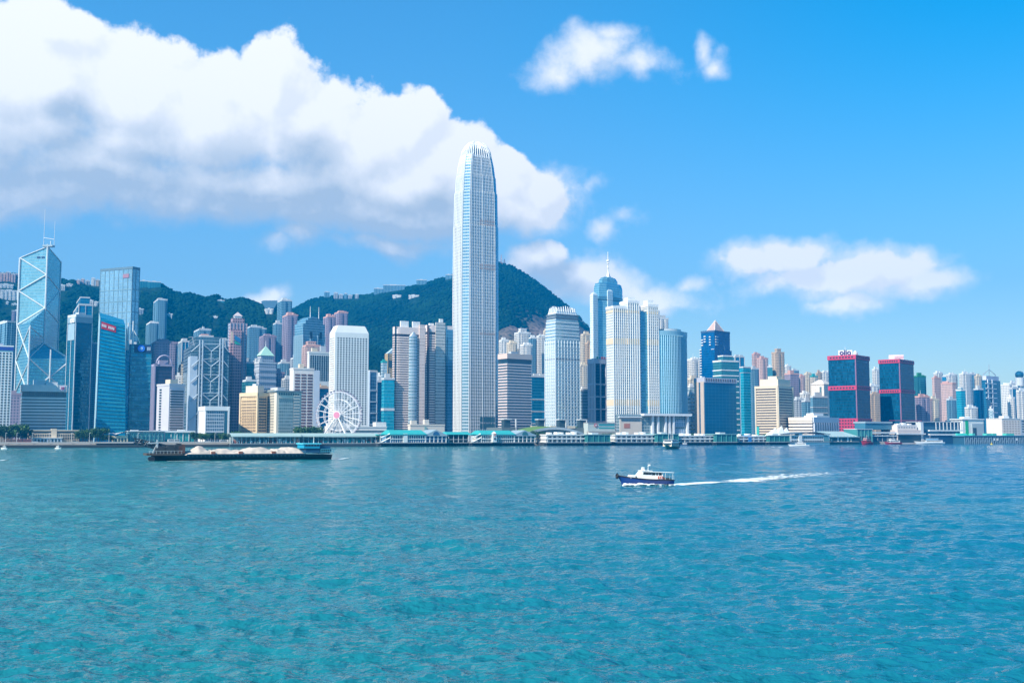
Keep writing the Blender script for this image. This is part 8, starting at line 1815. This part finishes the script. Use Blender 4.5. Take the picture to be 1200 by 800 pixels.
    MB().tube((X_(366), 0, Z(519.5)), (X_(366), 0, Z(511)), .15, .08, 5).build('mast', WHITE, T_)
    # sand heaps: each rests in the hold
    sm = mat('pale sand', (.50, .43, .37), .95, 0, .12, .6); heaps = [(211, 246, 523.5, 'tall cone of pale sand nearest the barge boom'), (234, 280, 527.0, 'low ridge of pale sand second from the barge boom'), (264, 322, 525.4, 'broad mound of pale sand in the middle of the barge'), (308, 334, 526.6, 'small mound of pale sand between the two broad mounds'), (318, 353, 524.4, 'broad mound of pale sand against the turquoise deckhouse')]
    for i, (x0, x1, y, lab) in enumerate(heaps):
        r = random.Random(i); nx, ny = 30, 18; V = np.zeros((ny, nx, 3)); c, s = math.cos(ang), math.sin(ang)
        xs_ = np.linspace(X_(x0), X_(x1), nx); ys_ = np.linspace(-B * .44, B * .44, ny); XX, YY = np.meshgrid(xs_, ys_); u = (XX - xs_[0]) / (xs_[-1] - xs_[0]); v = (YY / (B * .44))
        h = Z(y) - 1.7; fl = (1.0 if i == 0 else .62); hh = h * np.clip((1 - np.abs(2 * u - 1) ** (1.15 if i == 0 else 2.0)) , 0, 1) ** .8 * (1 - np.abs(v) ** 2.2) ; hh += (fbm(XX * .28 + i * 9, YY * .4, 5, i) - .5) * 2.6 * np.clip(hh, 0, 1.0); hh = np.maximum(hh, 0) + 2.05
        V[..., 0] = XX; V[..., 1] = YY; V[..., 2] = hh; o = grid_mesh('sand_heap', V, nx, ny, sm); o.location = (p.x, p.y, 0); o.rotation_euler = (0, 0, ang); o['label'] = lab; o['category'] = 'sand heap'; o['group'] = 'sand heaps on the barge'
    for px in (244, 275.5, 314): MB().box(X_(px), -B * .36, 3.0, 1.6, 1.4, 1.2).build('hold_hatch', mat('barge orange hatch', (.26, .10, .06), .8), T_)
    f = foam_mat('barge foam', .55, .6); wake('thin white wake behind the sand barge', [(*(wpt(x, y))[:2], 1.6) for x, y in ((388, 538.2), (400, 537.6), (415, 536.8), (432, 536.0))], f, .12)
    wake('faint foam along the side of the sand barge', [(*(wpt(x, 540.2))[:2], .7) for x in range(196, 352, 12)], f, .12, 'hull_foam')
barge()

def small_boat(label, px, py, lpx, hullm, decks, ang_off=0.0, mast=0, kind='launch', B=None, extra=None):
    """a boat near the far quay: hull, stacked deck houses with window strips, roofs, mast"""
    p = wpt(px, py); L = lpx / FPX * p.y / max(.25, abs(math.cos(ang_off))); T_ = thing(kind, label, 'boat', (p.x, p.y, 0), math.pi + ang_off); B = B or L * .28
    mb, st = hull_mb(L * .95, B, decks[0], decks[0] * .5, .9, .5, 12); mb.build('hull', hullm, T_); z = decks[0]
    for (x0, x1, h, m_, win) in decks[1]:
        lo = [(L * x0, -B * .4), (L * x1, -B * .4), (L * x1, B * .4), (L * x0, B * .4)]; MB().loft([(lo, z), (scaled(lo, .94), z + h)]).build('deckhouse', m_, T_)
        if win:
            for s_ in (-1, 1): MB().box(L * (x0 + x1) / 2, s_ * B * .395, z + h * .55, L * (x1 - x0) * .86, .15, h * .35).build('window_band', DARKG, T_)
            MB().box(L * x1 * .985, 0, z + h * .55, .2, B * .66, h * .35).build('windscreen', DARKG, T_)
        MB().box(L * (x0 + x1) / 2, 0, z + h + .08, L * (x1 - x0) * 1.04, B * .84, .16).build('roof', WHITE, T_); z += h + .16
    if mast: MB().tube((0, 0, z), (-.2, 0, z + mast), .12, .06, 6).tube((0, -B * .2, z + mast * .6), (0, B * .2, z + mast * .6), .06, .06, 5).build('mast', WHITE, T_)
    if extra: extra(T_, L, B, z)
    return T_
gh = mat('ferry green hull', (.03, .16, .12), .4); rh = mat('red hull', (.45, .03, .05), .4); wh = mat('boat white', (), 0); bh = mat('launch blue hull', (.03, .09, .18), .4)
small_boat('small green and white double deck ferry heading towards the viewer', 786.5, 526.0, 16, gh, (2.2, [(-.42, .42, 2.6, CREAM, 1), (-.36, .36, 2.2, wh, 1)]), R(66), 9, 'harbour_ferry', 8.5, lambda T_, L, B, z: [MB().tube((L * x, 0, z), (L * x, 0, z + h), .14, .08, 6).build('mast', WHITE, T_) for x, h in ((-.2, 7), (.25, 8))])
small_boat('low white launch with a raised cabin passing the glazed hall', 937, 522.6, 23, wh, (1.3, [(-.30, .22, 1.7, wh, 1), (-.16, .10, 1.2, wh, 1)]), R(-4), 3, 'launch', 4.4)
small_boat('stubby bright red tug beside the teal box', 1016, 520.8, 15, rh, (3.0, [(-.30, .25, 2.4, rh, 1), (-.1, .2, 2.0, mat('tug pink house', (.55, .25, .25), .5), 1)]), R(35), 4, 'tug_boat', 6)
small_boat('white boat with a dark red hull below the pinkish terminal', 1047, 520.3, 20, mat('dark red hull', (.30, .04, .06), .4), (2.2, [(-.35, .30, 2.4, wh, 1), (-.05, .22, 2.2, wh, 1)]), R(12), 6, 'tug_boat', 6.5)
small_boat('long white high speed ferry with a raked blue windowed cabin', 1090, 520.0, 34, wh, (2.4, [(-.40, .22, 2.4, wh, 1), (-.25, .10, 2.0, mat('fast ferry blue', (.16, .34, .50), .4), 0)]), R(6), 4, 'high_speed_ferry', 10)
small_boat('white work boat with a yellow deckhouse moored by the turquoise shed roof', 1117, 519.4, 24, bh, (1.8, [(-.40, -.05, 2.6, wh, 1), (.0, .25, 2.4, mat('yellow deckhouse', (.62, .42, .10), .6), 1)]), R(4), 7, 'work_boat', 6)
small_boat('tan and yellow boat moored in the shade of the pinkish terminal', 1066, 519.6, 16, mat('tan hull', (.45, .33, .18), .6), (2.0, [(-.35, .3, 2.6, CREAM, 1)]), R(5), 5, 'work_boat', 5)
small_boat('small dark launch lying off the long low white pier', 802, 522.0, 9, bh, (1.2, [(-.3, .2, 1.6, wh, 1)]), R(8), 2, 'launch', 3)
small_boat('small white motor boat against the grove side quay', 5, 526.3, 7, wh, (1.0, [(-.25, .2, 1.3, wh, 1)]), R(5), 1.5, 'launch', 2.2)
small_boat('small white motor boat against the quay below the low beige block', 68, 526.0, 7, wh, (1.0, [(-.25, .2, 1.3, wh, 1)]), R(170), 1.5, 'launch', 2.2)
q = wpt(1162, 520.6); by = thing('buoy', 'small yellow buoy floating before the long dark pier', 'buoy', (q.x, q.y, 0)); MB().loft([([(1.5 * math.cos(k), 1.5 * math.sin(k)) for k in [i * math.pi / 5 for i in range(10)]], -.5), ([(1.5 * math.cos(k), 1.5 * math.sin(k)) for k in [i * math.pi / 5 for i in range(10)]], .8)]).build('float', mat('buoy yellow', (.62, .50, .04), .5), by); MB().tube((0, 0, .8), (0, 0, 3), .5, .1, 6).build('top_mark', mat('buoy yellow', (), 0), by)
f = foam_mat('far foam', .75, .35)
for lab, ps, w in (('white wake streak behind the low white launch', ((905, 523.8), (915, 523.5), (926, 523.2)), 2.0), ('foam streak behind the small green and white ferry', ((792, 525.8), (800, 525.2), (812, 524.6)), 2.0), ('short foam streak on the water before the grove', ((0, 539.5), (6, 539.3), (14, 538.8)), 1.2), ('foam streak on the water before the low beige block', ((70, 538.4), (78, 538.2), (88, 537.8)), 1.2), ('white wake streak along the high speed ferry', ((1076, 521.2), (1092, 521.1), (1112, 521.0)), 2.4)):
    wake(lab, [(*(wpt(x, y))[:2], w) for x, y in ps], f, .15)
# ------------------------------------------------------------------ air
hm = bpy.data.materials.new('haze'); hm.use_nodes = True; t = NT(hm.node_tree); t.n.remove(t.n['Principled BSDF'])
pv = t.new('ShaderNodeVolumePrincipled'); pv.inputs['Color'].default_value = HAZE_COL; pv.inputs['Density'].default_value = HAZE_D; pv.inputs['Anisotropy'].default_value = .2
t.put(t.n['Material Output'].inputs['Volume'], pv.outputs[0])
hz = MB().box(0, 1750, 299, 8600, 4400, 606).build('haze', hm); hz['kind'] = 'stuff'; hz['label'] = 'thin blue haze in the air over the harbour'
